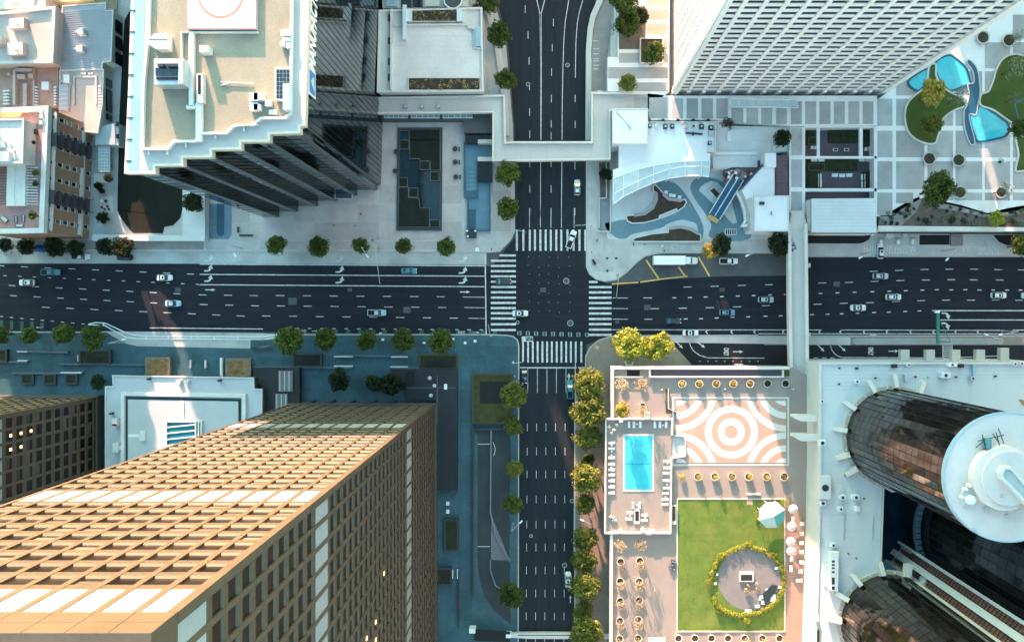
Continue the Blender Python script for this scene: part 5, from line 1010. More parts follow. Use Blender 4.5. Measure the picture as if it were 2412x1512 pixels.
# ---- the kidney lawn, pools and paths
pool_w = M('pool_turquoise', (.06,.50,.58), .05, .12, .25, 1.2, .06, .35, spec=.5)
pool_d = M('pool_navy_ledge', (.012,.10,.17), .25, .1, .3, 3, .06)
lawn_m = M('lawn_grass', (.052,.085,.014), .95, .2, .25, 6, .25, .7, tint=((.085,.115,.02), .12, .6))
Z6 = PZ + .05
def bedthing(name, label, cell, pts, mat, cat, h=.35, rim=None, rw=.5, z=PZ):
    T = thing(name, label, cat, (*W(*q1(cell, *pts[0]), z), z)); w_ = Wl(smooth(q(cell, pts), 4) if rim is not None else q(cell, pts), z+h); part(T, 'lawn' if cat == 'lawn' else 'water', MB().prism(w_, z, z+h), mat)
    if rim: part(T, 'rim', MB().path(w_, rw, z, z+h+.12, True), rim)
    return T
bedthing('kidney_lawn', 'curved lawn with yellow-green trees beside the white tower', '30', [(1150,470),(1195,450),(1200,530),(1240,600),(1290,640),(1380,690),(1405,740),(1330,770),(1270,810),(1240,850),(1228,910),(1210,960),(1195,1000),(1140,1005),(1060,975),(1005,920),(983,840),(985,770),(1010,710),(1060,660),(1130,600)], lawn_m, 'lawn', rim=conc_pale)
bedthing('curving_lawn', 'long curving lawn right of the turquoise pools', '30', [(1660,420),(1720,385),(1790,385),(1900,430),(1950,700),(1850,850),(1760,870),(1700,840),(1600,770),(1510,735),(1515,660),(1565,640),(1600,560),(1620,490)], lawn_m, 'lawn', rim=conc_pale)
bedthing('corner_lawn', 'narrow lawn strip at right edge below the pools', '30', [(1760,965),(1850,970),(1950,1100),(1900,1180),(1800,1195),(1755,1190),(1775,1080)], lawn_m, 'lawn', rim=M('parapet_cream', (0,0,0)))
t = bedthing('pool', 'upper turquoise pool touching the white tower edge', '30', [(1195,440),(1285,388),(1350,420),(1410,480),(1435,560),(1440,590),(1400,600),(1300,635),(1240,580),(1205,520)], pool_w, 'pool', .3, pool_d, .5)
t = bedthing('pool', 'lower turquoise pool with pointed right end', '30', [(1437,800),(1480,795),(1500,745),(1560,765),(1640,815),(1705,875),(1695,945),(1620,970),(1500,990),(1470,950),(1440,870)], pool_w, 'pool', .3, pool_d, .5)
t = bedthing('pool', 'small turquoise pool half hidden by the white tower', '30', [(1005,570),(1145,480),(1140,560),(1075,635)], pool_w, 'pool', .3, pool_d, .5)
t = bedthing('pool', 'turquoise pool corner at the right edge', '30', [(1760,715),(1900,700),(1950,850),(1800,860),(1765,790)], pool_w, 'pool', .3, pool_d, .5)
bedthing('water_channel', 'dark blue curved channel between the two pools', '30', [(1432,420),(1480,470),(1502,560),(1505,650),(1490,740),(1478,800),(1432,800),(1440,870),(1470,990),(1440,1010),(1400,900),(1395,780),(1415,740),(1430,660),(1420,590),(1462,580),(1455,500),(1415,440)], pool_d, 'pool', .35, conc_pale, .25)
sc_ = thing('sculpture', 'small white crescent sculpture on the plaza', 'sculpture', (*W(*q1('30',1665,1118),PZ), PZ)); a, b = W(*q1('30',1665,1118),PZ+.6); part(sc_, 'crescent', MB().prism([(a-.9,b+.6),(a+.5,b+.8),(a+.9,b+.2),(a+.6,b-.9),(a+.2,b-.5),(a+.1,b+.1)], PZ, PZ+1.0), white_paint); part(sc_, 'base', MB().cyl(a-.6,b-.5,.35,PZ,PZ+.5,10), metal_dark)
# ------------------------------------------------------------------ hotel garden deck
DZ = 10.0
E = lambda *p: q('e', p)
Fq = lambda *p: q('f', p)
deck_m = M('deck_paving', (.295,.245,.215), .8, .07, .2, 3, .05, tint=((.29,.25,.23), .15, .4))
dk = thing('garden_deck', 'raised hotel garden deck with cream walls along the south street', 'terrace', (*W(1640,1200,DZ), 0))
part(dk, 'floor', MB().pp(E((85,78),(1640,78),(1800,170),(1800,2600),(85,2600)), DZ, 0), deck_m)
wc = M('deck_wall_cream', (.64,.59,.53), .75, .06, .2, 3, .05)
part(dk, 'wall', MB().path(Wl(E((90,515),(90,80),(1615,82)), DZ+1), .8, DZ-1, DZ+1.1), wc)
part(dk, 'wall', MB().path(Wl(E((108,160),(355,160)), DZ+1), .3, DZ, DZ+.9), wc); part(dk, 'wall', MB().path(Wl(E((410,92),(412,158),(1560,158),(1560,100)), DZ+1), .4, DZ, DZ+1.0), wc)
part(dk, 'wall', MB().path(Wl(Fq((98,400),(92,1900)), DZ+1), .8, DZ-1, DZ+1.1), wc)
part(dk, 'sunken_strip', MB().pp(E(*rect(425,96,1555,150)), DZ+.03, DZ-.2), M('plum_strip', (.085,.075,.095), .7, .1, .3, 3, .1)); part(dk, 'sunken_strip', MB().pp(E(*rect(215,100,325,152)), DZ+.03, DZ-.2), pit_m); part(dk, 'grass_square', MB().pp(E(*rect(1565,98,1612,152)), DZ+.06, DZ), lawn_m)
part(dk, 'stair_slot', MB().pp(E((545,260),(572,262),(575,430),(640,440),(640,475),(548,470)), DZ+.05, DZ-.2), M('bronze_slot', (.10,.07,.05), .6, .1, .3, 3, .1)); part(dk, 'stair_rail', MB().path(Wl(E((572,260),(574,432),(640,458)), DZ+.9), .12, DZ, DZ+.9), wc)
# circle-patterned dance floor
fl = part(dk, 'pattern_floor', MB().pp(E(*rect(640,360,1582,896)), DZ+.04, DZ-.2), M('peach_tile', (.44,.29,.225), .7, .06, .3, 3, .05))
part(fl, 'floor_border', MB().path(Wl(E(*rect(612,338,1602,915)), DZ+.1), .5, DZ-.1, DZ+.06, True), conc_pale)
wtile = M('white_tile', (.68,.63,.58), .65, .05, .3, 3, .05)
ES = .2739*(H-DZ)/F
cx, cy_ = W(*q1('e', 1112, 630), DZ)
for r0, r1 in ((57,117),(168,228)): part(fl, 'white_ring', MB().ring(cx, cy_, r0*ES, r1*ES, DZ+.02, DZ+.055, 56), wtile)
for sx, X0 in ((1, 640), (-1, 1582)):
    for sy, Y0, yl in ((1, 280, 362), (-1, 980, 894)):
        for r0, r1 in ((292,347),(182,237),(20,126)):
            pts = []
            for rr_, rev in ((r1, 0), (r0, 1)):
                dy = abs(yl - Y0)
                if rr_ <= dy: arcp = [(X0, yl)]
                else:
                    a_end = math.acos(dy/rr_); arcp = [(X0 + sx*rr_*math.sin(a_end*i/14), Y0 + sy*rr_*math.cos(a_end*i/14)) for i in range(15)]
                pts += arcp[::-1] if rev else arcp
            z = DZ + .055; part(fl, 'white_arc', MB().prism(Wl(E(*pts), DZ), DZ+.02, z + (.003 if r0 == 292 else 0)), wtile)
for i in range(5): part(fl, 'drain_slot', MB().pp(E(*rect(700+i*140,342,760+i*140,352)), DZ+.09, DZ+.05), conc)
# pool deck
PD = DZ + .5
pdk = thing('pool_deck', 'walled pool terrace with rectangular turquoise swimming pool', 'terrace', (*W(1505,1120,PD), DZ))
pout = E((35,522),(603,520),(597,858),(588,1500),(30,1498))
part(pdk, 'floor', MB().pp(pout, PD, 8.0), deck_m); part(pdk, 'parapet', MB().path(Wl(E((380,520),(35,520),(28,1500),(590,1500),(598,855)), PD+.9), .4, PD-1.0, PD+1.0), wc); part(pdk, 'parapet', MB().path(Wl(E((415,522),(603,522),(601,660)), PD+.9), .4, PD-1.0, PD+1.0), wc)
part(pdk, 'pool_coping', MB().path(Wl(E(*rect(190,657,441,1136)), PD+.1), .5, PD-.2, PD+.12, True), wc)
pw_ = part(pdk, 'pool_water', MB().pp(E(*rect(194,660,438,1132)), PD+.06, PD-.2), pool_w); part(pw_, 'pool_step_line', MB().pp(E(*rect(198,903,425,908)), PD+.065, PD+.05), M('pool_line_blue', (.01,.22,.34), .3, .05, .3, 3, .05))
part(pdk, 'gate_wall', MB().pp(E(*rect(370,462,412,525)), DZ+2.0, DZ), white_conc)
part(pdk, 'side_stair', MB().pp(E((603,668),(700,668),(715,720),(712,845),(598,855)), DZ+.2, DZ), conc); part(pdk, 'side_stair_wall', MB().path(Wl(E((605,662),(705,668),(718,720),(716,840),(600,856)), DZ+.8), .25, DZ, DZ+.8), conc_pale)
part(pdk, 'fire_trough', MB().pp(E(*rect(278,1300,325,1420)), PD+.5, PD), wc); part(pdk, 'fire_pit', MB().pp(E(*rect(286,1310,318,1396)), PD+.52, PD+.4), metal_dark)
part(pdk, 'planter_box', MB().pp(E(*rect(600,1262,640,1425)), DZ+.9, DZ), conc_pale); part(pdk, 'planter_soil', MB().pp(E(*rect(606,1270,634,1395)), DZ+.92, DZ+.8), earth)
for x, y in ((165,535),(155,1488),(405,1500),(440,1490),(352,1478)): part(pdk, 'wall_box', MB().pp(E(*rect(x-16,y-14,x+16,y+14)), PD+1.2, PD), white_paint)
# sun loungers
def lounger(cell, x, y, vert, label):
    a, b = W(*q1(cell, x, y), PD); t = thing('sun_lounger', label, 'lounger', (a, b, PD), 'white sun loungers on the pool deck', 0 if vert else math.pi/2)
    for nm, me in LNG: lpart(t, nm, me)
LNG = [('frame', MB().box(-.36,-.95,.22,.36,.95,.30).mesh('frame', white_paint)), ('mattress', MB().box(-.33,-.92,.30,.33,.40,.40).mesh('mattress', cush)), ('backrest', MB()._add([(-.33,.42,.30),(.33,.42,.30),(.33,.95,.62),(-.33,.95,.62),(-.33,.42,.40),(.33,.42,.40),(.33,.92,.72),(-.33,.92,.72)], [(4,5,6,7),(3,2,1,0),(0,1,5,4),(1,2,6,5),(2,3,7,6),(3,0,4,7)]).mesh('backrest', cush))] + [('leg', MB().box(sx*.3-.03, sy*.8-.03, 0, sx*.3+.03, sy*.8+.03, .22).mesh('leg', white_paint)) for sx in (-1,1) for sy in (-1,1)]
for i, x in enumerate((232,273,328,453,497,550)): lounger('e', x, 567, True, '%s lounger from the left along the north pool wall' % ORD[i])
for i, y in enumerate((723,772,850,905,953,997,1048,1100,1152)): lounger('e', 82, y, False, '%s lounger from the top left of the pool' % ORD[i])
for i, (x, y) in enumerate(((553,880),(555,937),(548,983),(548,1045),(550,1110),(545,1155),(543,1207),(540,1250))): lounger('e', x, y, False, '%s lounger from the top right of the pool' % ORD[i])
for x, y, v, l_ in ((268,1258,1,'left of two loungers above the fire trough'),(323,1258,1,'right of two loungers above the fire trough'),(240,1322,0,'upper lounger left of the fire trough'),(230,1375,0,'lower lounger left of the fire trough'),(365,1342,0,'upper lounger right of the fire trough'),(362,1387,0,'lower lounger right of the fire trough')): lounger('e', x, y, v, l_)
for i, (x, y) in enumerate(((298,560),(523,572),(82,742),(82,796),(80,828),(78,932),(78,1086),(562,898),(556,1080),(553,975),(298,1255),(237,1348),(368,1365),(90,1388),(545,1185))):
    a, b = W(*q1('e', x, y), PD); t = thing('side_table', ('small white table between loungers at the north wall, left','small white table between loungers at the north wall, right','topmost small table left of the pool','second small table left of the pool','third small table left of the pool','fourth small table left of the pool','lowest small table left of the pool','topmost small table right of the pool','third small table right of the pool','second small table right of the pool','small table above the fire trough','small table left of the fire trough','small table right of the fire trough','small table in the lower left pool deck corner','lowest small table right of the pool')[i], 'table', (a, b, PD), 'small tables on the pool deck')
    part(t, 'top', MB().cyl(a,b,.24,PD+.4,PD+.44,12), white_paint); part(t, 'stem', MB().cyl(a,b,.05,PD,PD+.4,8), metal_pale); part(t, 'foot', MB().cyl(a,b,.18,PD,PD+.03,10), metal_pale)
for i, (x, y, rz) in enumerate(((60,585,.6),(102,612,.9),(85,640,.5),(128,572,.4),(100,1370,.2),(75,1360,.5),(112,1392,.1))):
    a, b = W(*q1('e', x, y), PD); t = thing('lounge_chair', ('leftmost wicker chair in the north-west pool corner','tilted wicker chair in the north-west pool corner','lowest wicker chair in the north-west pool corner','rightmost wicker chair in the north-west pool corner','grey chair in the south-west pool corner, upper','grey chair in the south-west pool corner, left','grey chair in the south-west pool corner, right')[i], 'chair', (a, b, PD), None, rz)
    lpart(t, 'seat', MB().box(-.4,-.4,.2,.4,.4,.42).mesh('seat', sofa_m)); lpart(t, 'backrest', MB().box(-.4,.28,.42,.4,.4,.8).mesh('backrest', sofa_m))
    for s_ in (-1,1): lpart(t, 'leg', MB().box(s_*.34-.04,-.35,0,s_*.34+.04,.35,.2).mesh('leg', wic))
# great lawn with round patio
gl = thing('garden_lawn', 'sunlit rectangular lawn on the hotel deck', 'lawn', (*W(1720,1330,DZ), DZ))
part(gl, 'grass', MB().pp(Fq(*rect(772,60,1862,1395)), DZ+.12, DZ-.1), M('sunny_lawn', (.115,.18,.03), .95, .18, .3, 8, .22, .7, tint=((.20,.215,.05), .16, .6)))
part(gl, 'kerb', MB().path(Wl(Fq(*rect(768,52,1866,1402)), DZ+.2), .3, DZ, DZ+.25, True), wc)
gb = MB(); rg = random.Random(3)                              # grass blades so the edge of the lawn is not flat
(lx0, ly0), (lx1, ly1) = W(*q1('f',780,68),DZ), W(*q1('f',1855,1388),DZ)
pcx, pcy = W(*q1('f', 1512, 858), DZ); PR = 330*.2308*(H-DZ)/F
for i in range(9000):
    x, y = rg.uniform(lx0,lx1), rg.uniform(ly1,ly0)
    if math.hypot(x-pcx,y-pcy) < PR+.4: continue
    h_, a = rg.uniform(.05,.13), rg.uniform(0,6.28); w_ = rg.uniform(.05,.1); c, s_ = math.cos(a)*w_, math.sin(a)*w_
    gb._add([(x-c,y-s_,DZ+.11),(x+c,y+s_,DZ+.11),(x+rg.uniform(-.08,.08),y+rg.uniform(-.08,.08),DZ+.12+h_)], [(0,1,2)])
part(gl, 'grass_blades', gb, MATS['sunny_lawn'], kind='stuff')
part(gl, 'stepping_path', MB().pp(Fq((1480,20),(1538,20),(1536,112),(1478,112)), DZ+.16, DZ), M('peach_tile', (0,0,0))); part(gl, 'path_wall', MB().pp(Fq((1480,0),(1620,0),(1620,12),(1480,12)), DZ+.6, DZ), wc)
part(gl, 'patio', MB().cyl(pcx, pcy, PR, DZ, DZ+.16, 48), M('grey_patio', (.20,.19,.195), .8, .08, .3, 3, .06, tint=((.17,.16,.165), .2, .5)))
part(gl, 'fire_table', MB().pp(Fq(*rect(1405,800,1550,895)), DZ+.8, DZ), wc); part(gl, 'fire_table_tray', MB().pp(Fq(*rect(1418,822,1535,885)), DZ+.82, DZ+.7), metal_dark)
for i, (x, y, w, d_) in enumerate(((1172,815,26,26),(1152,908,26,26),(1775,750,40,30),(1690,990,52,60),(1625,1055,60,50),(1640,1090,45,60),(1740,1050,55,80),(1580,1140,45,30),(1488,1188,70,32),(1800,945,60,26))):
    a, b = W(*q1('f', x, y), DZ); s_ = .2308*(H-DZ)/F; t = thing('patio_stool', ('upper small white stool at left rim of round patio','lower small white stool at left rim of round patio','white seat at the right rim of round patio','left white cushion seat by dark table on patio','lower left white cushion seat by dark table on patio','lowest white cushion seat by dark table on patio','right white cushion seat by dark table on patio','pinkish seat near bottom of round patio','wide white seat at the bottom of round patio','white seat above dark table on patio')[i], 'seat', (a, b, DZ+.16), 'white seats on the round patio')
    part(t, 'base', MB().box(a-w*s_/2,b-d_*s_/2,DZ+.16,a+w*s_/2,b+d_*s_/2,DZ+.4), wic); part(t, 'cushion', MB().box(a-w*s_/2+.04,b-d_*s_/2+.04,DZ+.4,a+w*s_/2-.04,b+d_*s_/2-.04,DZ+.6), cush)
a, b = W(*q1('f', 1690, 1070), DZ); dtb = thing('curved_table', 'dark crescent table between white seats on round patio', 'table', (a, b, DZ)); part(dtb, 'top', MB().pp(Fq((1640,1020),(1740,925),(1800,935),(1770,1000),(1700,1090),(1660,1130)), DZ+.75, DZ+.65), M('dark_teal_top', (.02,.035,.04), .4, .1, .3, 3, .1)); part(dtb, 'pedestal', MB().pp(Fq((1670,1030),(1740,960),(1760,980),(1690,1080)), DZ+.65, DZ+.16), metal_dark)
# octagonal pavilion tent
gz = thing('octagonal_gazebo', 'white and teal faceted octagonal gazebo at the lawn corner', 'gazebo', (*W(*q1('f',1740,215),DZ), DZ)); gx, gy = W(*q1('f',1738,218),DZ+3); GR = 142*.2308*(H-DZ-3)/F
ax_, ay_ = W(*q1('f',1755,225),DZ+4.6)
tm = [M('gazebo_white', (.74,.75,.74), .6, .03, .3, 3, .03), M('gazebo_teal', (.08,.36,.36), .5, .05, .3, 3, .05), M('gazebo_pale_teal', (.36,.54,.53), .5, .05, .3, 3, .05)]
for i in range(8):
    a0, a1 = math.pi/8+i*math.pi/4, math.pi/8+(i+1)*math.pi/4; am_ = math.degrees((a0+a1)/2) % 360
    m = tm[0] if 40 < am_ < 190 or am_ < 20 and False else (tm[1] if am_ > 310 or am_ < 20 else (tm[0] if am_ < 60 else tm[2]))
    v = [(gx+GR*math.cos(a0),gy+GR*math.sin(a0),DZ+2.6),(gx+GR*math.cos(a1),gy+GR*math.sin(a1),DZ+2.6),(ax_,ay_,DZ+4.7)]
    part(gz, 'roof_panel', MB()._add(v + [(p[0],p[1],p[2]-.06) for p in v], [(0,1,2),(5,4,3),(0,3,4,1),(1,4,5,2),(2,5,3,0)]), m)
    part(gz, 'post', MB().tube((gx+GR*.93*math.cos(a0),gy+GR*.93*math.sin(a0),DZ),(gx+GR*.93*math.cos(a0),gy+GR*.93*math.sin(a0),DZ+2.6), .08), white_paint)
# parasols
for i, (x, y) in enumerate(((1955,158),(1940,335),(1928,490),(1935,585))):
    a, b = W(*q1('f', x, y), DZ+2.4); t = thing('parasol', '%s cream parasol from the top in the row by the podium wall' % ORD[i], 'parasol', (a, b, DZ), 'cream parasols by the podium wall'); r__ = 50*.2308*(H-DZ)/F
    cn = MB(); n = 8; v = [(a+r__*math.cos(k*math.pi/4+.2),b+r__*math.sin(k*math.pi/4+.2),DZ+2.2) for k in range(8)] + [(a,b,DZ+2.85)]; cn._add(v + [(p[0],p[1],p[2]-.04) for p in v], [(k,(k+1)%8,8) for k in range(8)] + [((k+1)%8+9,k+9,17) for k in range(8)] + [(k,k+9,(k+1)%8+9,(k+1)%8) for k in range(8)])
    part(t, 'canopy', cn, M('parasol_cloth', (.68,.58,.53), .8, .05, .3, 3, .05)); part(t, 'pole', MB().cyl(a,b,.04,DZ,DZ+2.8,8), white_paint); part(t, 'foot', MB().cyl(a,b,.35,DZ,DZ+.1,12), metal_dark)
part(dk, 'dining_terrace', MB().pp(Fq((1872,120),(2080,120),(2075,1900),(1850,1900),(1866,1400)), DZ+.04, DZ-.2), M('terracotta_paving', (.34,.225,.18), .8, .08, .3, 3, .06))
dining = [(2035,297,44,40),(2028,397,44,42),(2028,491,46,38),(2025,583,48,40),(2027,688,52,38),(2017,781,48,40),(2003,872,66,36),(1926,655,34,52),(1922,750,32,68),(1940,250,30,50)]
for i, (x, y, w, d_) in enumerate(dining):
    a, b = W(*q1('f', x, y), DZ); s_ = .2308*(H-DZ)/F; t = thing('dining_table', ('%s pale dining table from the top beside podium wall' % ORD[i]) if i < 7 else ('upper pale bench below the parasols','lower pale bench below the parasols','pale bench beside the top parasol')[i-7], 'table', (a, b, DZ), 'pale tables on the terracotta terrace')
    part(t, 'top', MB().box(a-w*s_/2,b-d_*s_/2,DZ+.68,a+w*s_/2,b+d_*s_/2,DZ+.75), M('pale_table', (.70,.62,.56), .6, .04, .3, 3, .04))
    for dx in (-1,1):
        for dy in (-1,1): part(t, 'leg', MB().box(a+dx*(w*s_/2-.08)-.03,b+dy*(d_*s_/2-.08)-.03,DZ,a+dx*(w*s_/2-.08)+.03,b+dy*(d_*s_/2-.08)+.03,DZ+.68), metal_dark)
# deck furniture left of the lawn and white bar
ob = thing('bar_counter', 'white bar counter at the bottom edge of the deck', 'counter', (*W(*q1('f',560,1495),DZ), DZ)); part(ob, 'counter', MB().pp(Fq((475,1480),(645,1475),(650,1560),(475,1560)), DZ+1.1, DZ), white_paint); part(ob, 'top', MB().path(Wl(Fq((475,1480),(645,1475)), DZ+1.15), .3, DZ+1.1, DZ+1.16), wc)
for i, (x, y, w) in enumerate(((720,685,30),(715,720,26),(695,750,26),(745,690,24),(735,765,30))):
    a, b = W(*q1('f', x, y), DZ); s_ = .2308*(H-DZ)/F*w/2; t = thing('patio_chair', '%s from top of dark chairs at the left lawn edge' % ORD[(0,2,3,1,4)[i]], 'chair', (a, b, DZ), 'dark chairs left of the lawn'); part(t, 'seat', MB().box(a-s_,b-s_,DZ+.4,a+s_,b+s_,DZ+.46), metal_dark); part(t, 'cushion', MB().cyl(a,b,s_*.7,DZ+.46,DZ+.52,10), white_paint); part(t, 'backrest', MB().box(a-s_,b+s_-.06,DZ+.46,a+s_,b+s_,DZ+.85), metal_dark); part(t, 'frame', MB().box(a-s_*.8,b-s_*.8,DZ,a+s_*.8,b+s_*.8,DZ+.4), metal_dark)
# lower border wall of south street
lw = thing('street_wall', 'cream low wall crossing the bottom of the south street', 'wall', (*W(1330,1490), 0)); part(lw, 'wall', MB().pp(q('22', [(30,1448),(440,1448),(720,1455),(720,1490),(150,1487),(30,1480)]), 1.2, 0), conc_pale); part(lw, 'groove', MB().pp(q('22', rect(75,1459,435,1465)), 1.22, 1.1), metal_dark)
# ------------------------------------------------------------------ hotel podium and glass cylinders
RZ = 20.0
roof_teal = M('podium_roof', (.60,.62,.61), .75, .07, .12, 3, .05, tint=((.50,.53,.54), .12, .5))
hp = thing('hotel_podium', 'broad pale hotel podium roof with white walls at lower right', 'building', (*W(2150,1150,RZ), 0))
po = q('31', [(388,1072),(2000,1072)]) + q('32', [(2000,240),(900,470),(832,430),(822,700),(810,1040),(870,1080),(870,1990),(340,1990),(375,900),(388,300)])
pw2 = Wl(po, RZ)
part(hp, 'wall', MB().prism(pw2, 0, RZ-.5), white_conc); part(hp, 'roof', MB().prism(inset(pw2, .3 if sum(pw2[i][0]*pw2[(i+1) % len(pw2)][1]-pw2[(i+1) % len(pw2)][0]*pw2[i][1] for i in range(len(pw2))) > 0 else -.3), RZ-.5, RZ-.02), roof_teal)
part(hp, 'parapet', MB().path(pw2[-1:] + pw2[-2:-4:-1][::1] if False else [pw2[i] for i in (7,8,9,10,0,1)] if False else Wl(q('32', [(340,1990),(375,900),(388,300)]) + q('31', [(388,1072),(2000,1072)]), RZ), .6, RZ-.6, RZ+.5), white_conc)
part(hp, 'atrium_edge', MB().path(Wl(q('32', [(832,430),(822,700),(810,1040)]), RZ), .3, RZ-.5, RZ+.3), wc)
for y0, y1 in ((485,540),(648,710)):
    part(hp, 'wall_fin', MB().pp(q('e', [(1645,y0),(1860,y0),(1900,y0+2),(1900,y1),(1715,y1),(1645,y0+24)]), 19.0, 16.5), wc)
for x in (985,1162,1340,1512,1680): part(hp, 'wall_fin', MB().pp(q('31', rect(x-30,978 if x < 1600 else 965,x+30,1052)), 16, 14.5), M('tan_fin', (.50,.45,.38), .75, .06, .2, 3, .05))
for c_, x, y, w, d_, h_, m in (('31',915,1092,30,26,1.2,metal_dark),('31',1010,1085,26,22,1,white_paint),('31',1315,1083,66,26,1.2,white_paint),('31',1382,1090,28,26,1.2,metal_dark),('31',1270,1157,66,38,1.6,white_paint),('31',1468,1120,18,80,1,glass_blue),('31',1460,1178,36,26,1.3,metal_pale),('31',650,1108,16,14,.7,metal_dark),('31',650,1200,30,24,1,white_paint),('31',527,1107,10,10,.5,metal_dark),('31',525,1218,10,10,.5,metal_dark),('31',995,1175,22,50,1,metal_pale),('31',405,1338,26,24,1,white_paint),('31',1060,1167,10,10,.6,metal_dark),('31',1150,1170,10,12,.6,metal_pale),('31',1345,1168,10,10,.6,metal_dark),('31',1620,1162,12,10,.6,metal_dark),('31',780,1175,10,10,.6,metal_dark),('31',1755,1077,26,24,1.2,white_paint),('31',1800,1075,26,24,1.2,white_paint),
    ('32',408,122,40,40,1.2,white_paint),('32',427,435,78,158,2.0,M('beige_plant',(.62,.60,.57),.7,.04,.3,3,.04)),('32',412,543,34,36,1.4,white_paint),('32',550,503,40,32,1.2,white_paint),('32',643,503,46,34,1.2,white_paint),('32',537,584,26,36,1.2,white_paint),('32',655,584,24,34,1.2,white_paint),('32',484,837,30,28,1.2,white_paint),('32',402,812,14,20,.8,metal_pale),('32',580,345,26,22,.8,metal_dark),('32',700,510,8,8,.5,metal_dark),('32',645,927,8,8,.5,metal_dark),('32',590,895,8,8,.5,metal_dark),('32',368,1345,24,40,1,white_paint),('32',378,1470,16,80,.8,metal_dark)):
    u = part(hp, 'roof_unit', MB().pp(q(c_, rect(x-w/2,y-d_/2,x+w/2,y+d_/2)), RZ+h_, RZ-.03), m)
    if w > 24: a, b = W(*q1(c_, x, y), RZ+h_); part(u, 'fan_grille', MB().cyl(a,b,min(w,d_)*.012,RZ+h_,RZ+h_+.06,12), metal_dark)
rc = part(hp, 'long_plant_unit', MB().pp(q('32', [(465,890),(520,884),(515,1158),(464,1150)]), RZ+2.2, RZ), white_paint)
for y0, y1 in ((940,955),(965,978),(988,1000),(1015,1028),(1060,1108),(1122,1145)): part(rc, 'grille', MB().pp(q('32', rect(472,y0,492,y1)), RZ+2.23, RZ+2.1), metal_dark)
for i in range(13): part(hp, 'roof_seam', MB().path(Wl(q('32', [(395,60+i*112),(560 if 7 < i < 13 else (640 if i > 3 else 560),62+i*112)]), RZ), .07, RZ-.03, RZ+.012), M('seam_grey', (.46,.49,.50), .75, .05, .3, 3, .05))
for i in range(7): part(hp, 'roof_seam', MB().path(Wl(q('31', [(420,1100+i*26),(700 if i > 3 else 1900,1100+i*26)]), RZ), .07, RZ-.03, RZ+.012), M('seam_grey', (0,0,0)))
for x in (560,760): part(hp, 'roof_pipe', MB().tube((*W(*q1('32',x,620),RZ),RZ+.2),(*W(*q1('32',x-8,800),RZ),RZ+.2), .1, None, 6), metal_pale)
a, b = W(*q1('32',425,1125),RZ); part(hp, 'roof_drain', MB().ring(a,b,.3,.42,RZ-.02,RZ+.15,14), metal_pale)
part(hp, 'roof_star', MB().pp(q('31', [(1775,1322),(1814,1330),(1860,1320),(1830,1350),(1840,1390),(1800,1360)]), RZ+.05, RZ-.05), M('rust_star', (.42,.20,.08), .7, .1, .3, 3, .1))
atrium = struct('atrium_pool', MB().sheet(Wl(q('32', [(700,380),(1990,380),(1990,1990),(700,1990)]), 3.0), 3.0), M('atrium_navy', (.006,.03,.055), .12, .3, .2, 2, .1, spec=.5))
bronze_glass = M('bronze_mirror_glass', (.115,.085,.07), .07, .15, .1, 1, .05, metal=.9, jit=.24)
mull_m = M('dark_mullion', (.02,.02,.022), .4, .1, .3, 3, .1, metal=.3)
def glass_cylinder(label, cpx, cpy, zb, rw, zt, ncol, nrow, vis, single, gm, ring=True):
    cx, cy_ = W(cpx, cpy, zb); T = thing('glass_cylinder', label, 'hotel tower', (cx, cy_, zb))
    part(T, 'core', MB().cyl(cx, cy_, rw-.45, zb-14 if not ring else zb, zt-.3, 64), black_frame)
    rh = (zt-zb)/nrow; cw_ = 2*math.pi*rw/ncol; rr = random.Random(int(cpx)); rest = MB(); cnt = 0
    pm = MB()._add([(-cw_/2+.06,0,.06),(cw_/2-.06,0,.06),(cw_/2-.06,0,rh-.06),(-cw_/2+.06,0,rh-.06),(-cw_/2+.06,.08,.06),(cw_/2-.06,.08,.06),(cw_/2-.06,.08,rh-.06),(-cw_/2+.06,.08,rh-.06)], [(0,1,2,3),(7,6,5,4),(1,0,4,5),(3,2,6,7),(0,3,7,4),(2,1,5,6)]).mesh('glass_panel', gm)
    for i in range(ncol):
        a = 2*math.pi*(i+.5)/ncol; c, s_ = math.cos(a), math.sin(a); tocam = (-cx*c - cy_*s_)/math.hypot(cx,cy_)
        if tocam < -.25: continue
        part_m = MB().obox((cx+(rw+.02)*math.cos(2*math.pi*i/ncol), cy_+(rw+.02)*math.sin(2*math.pi*i/ncol), (zb+zt)/2), (.25,.12,zt-zb), 2*math.pi*i/ncol); part(T, 'mullion', part_m, mull_m)
        for k in range(nrow):
            j1, j2 = rr.gauss(0,.004), rr.gauss(0,.005)
            if tocam > vis and single(k) and cnt < 300:
                o = lpart(T, 'glass_panel', pm, (rw*c, rw*s_, k*rh), a+math.pi/2+j1); o.rotation_euler.x = j2; cnt += 1
            else: rest.obox((cx+rw*c, cy_+rw*s_, zb+k*rh+rh/2), (.08, cw_-.12, rh-.12), a+j1)
    if rest.v: part(T, 'glass_panels', rest, gm, kind='stuff')
    if ring:
        part(T, 'base_ring', MB().ring(cx, cy_, rw-.2, rw+1.0, zb-.5, zb+.5, 56), M('tan_ring', (.50,.43,.36), .7, .06, .3, 3, .05))
        for i in range(16):
            a = math.pi*.5+math.pi*1.15*i/15-.1; part(T, 'ring_lamp', MB().cyl(cx+(rw+.6)*math.cos(a), cy_+(rw+.6)*math.sin(a), .22, zb+.5, zb+.75, 10), white_paint)
    return T, cx, cy_
T1, c1x, c1y = glass_cylinder('upper dark glass hotel cylinder with round white roof', 2104, 1028, RZ, 12.7, 69.5, 44, 18, .1, lambda k: True, bronze_glass)
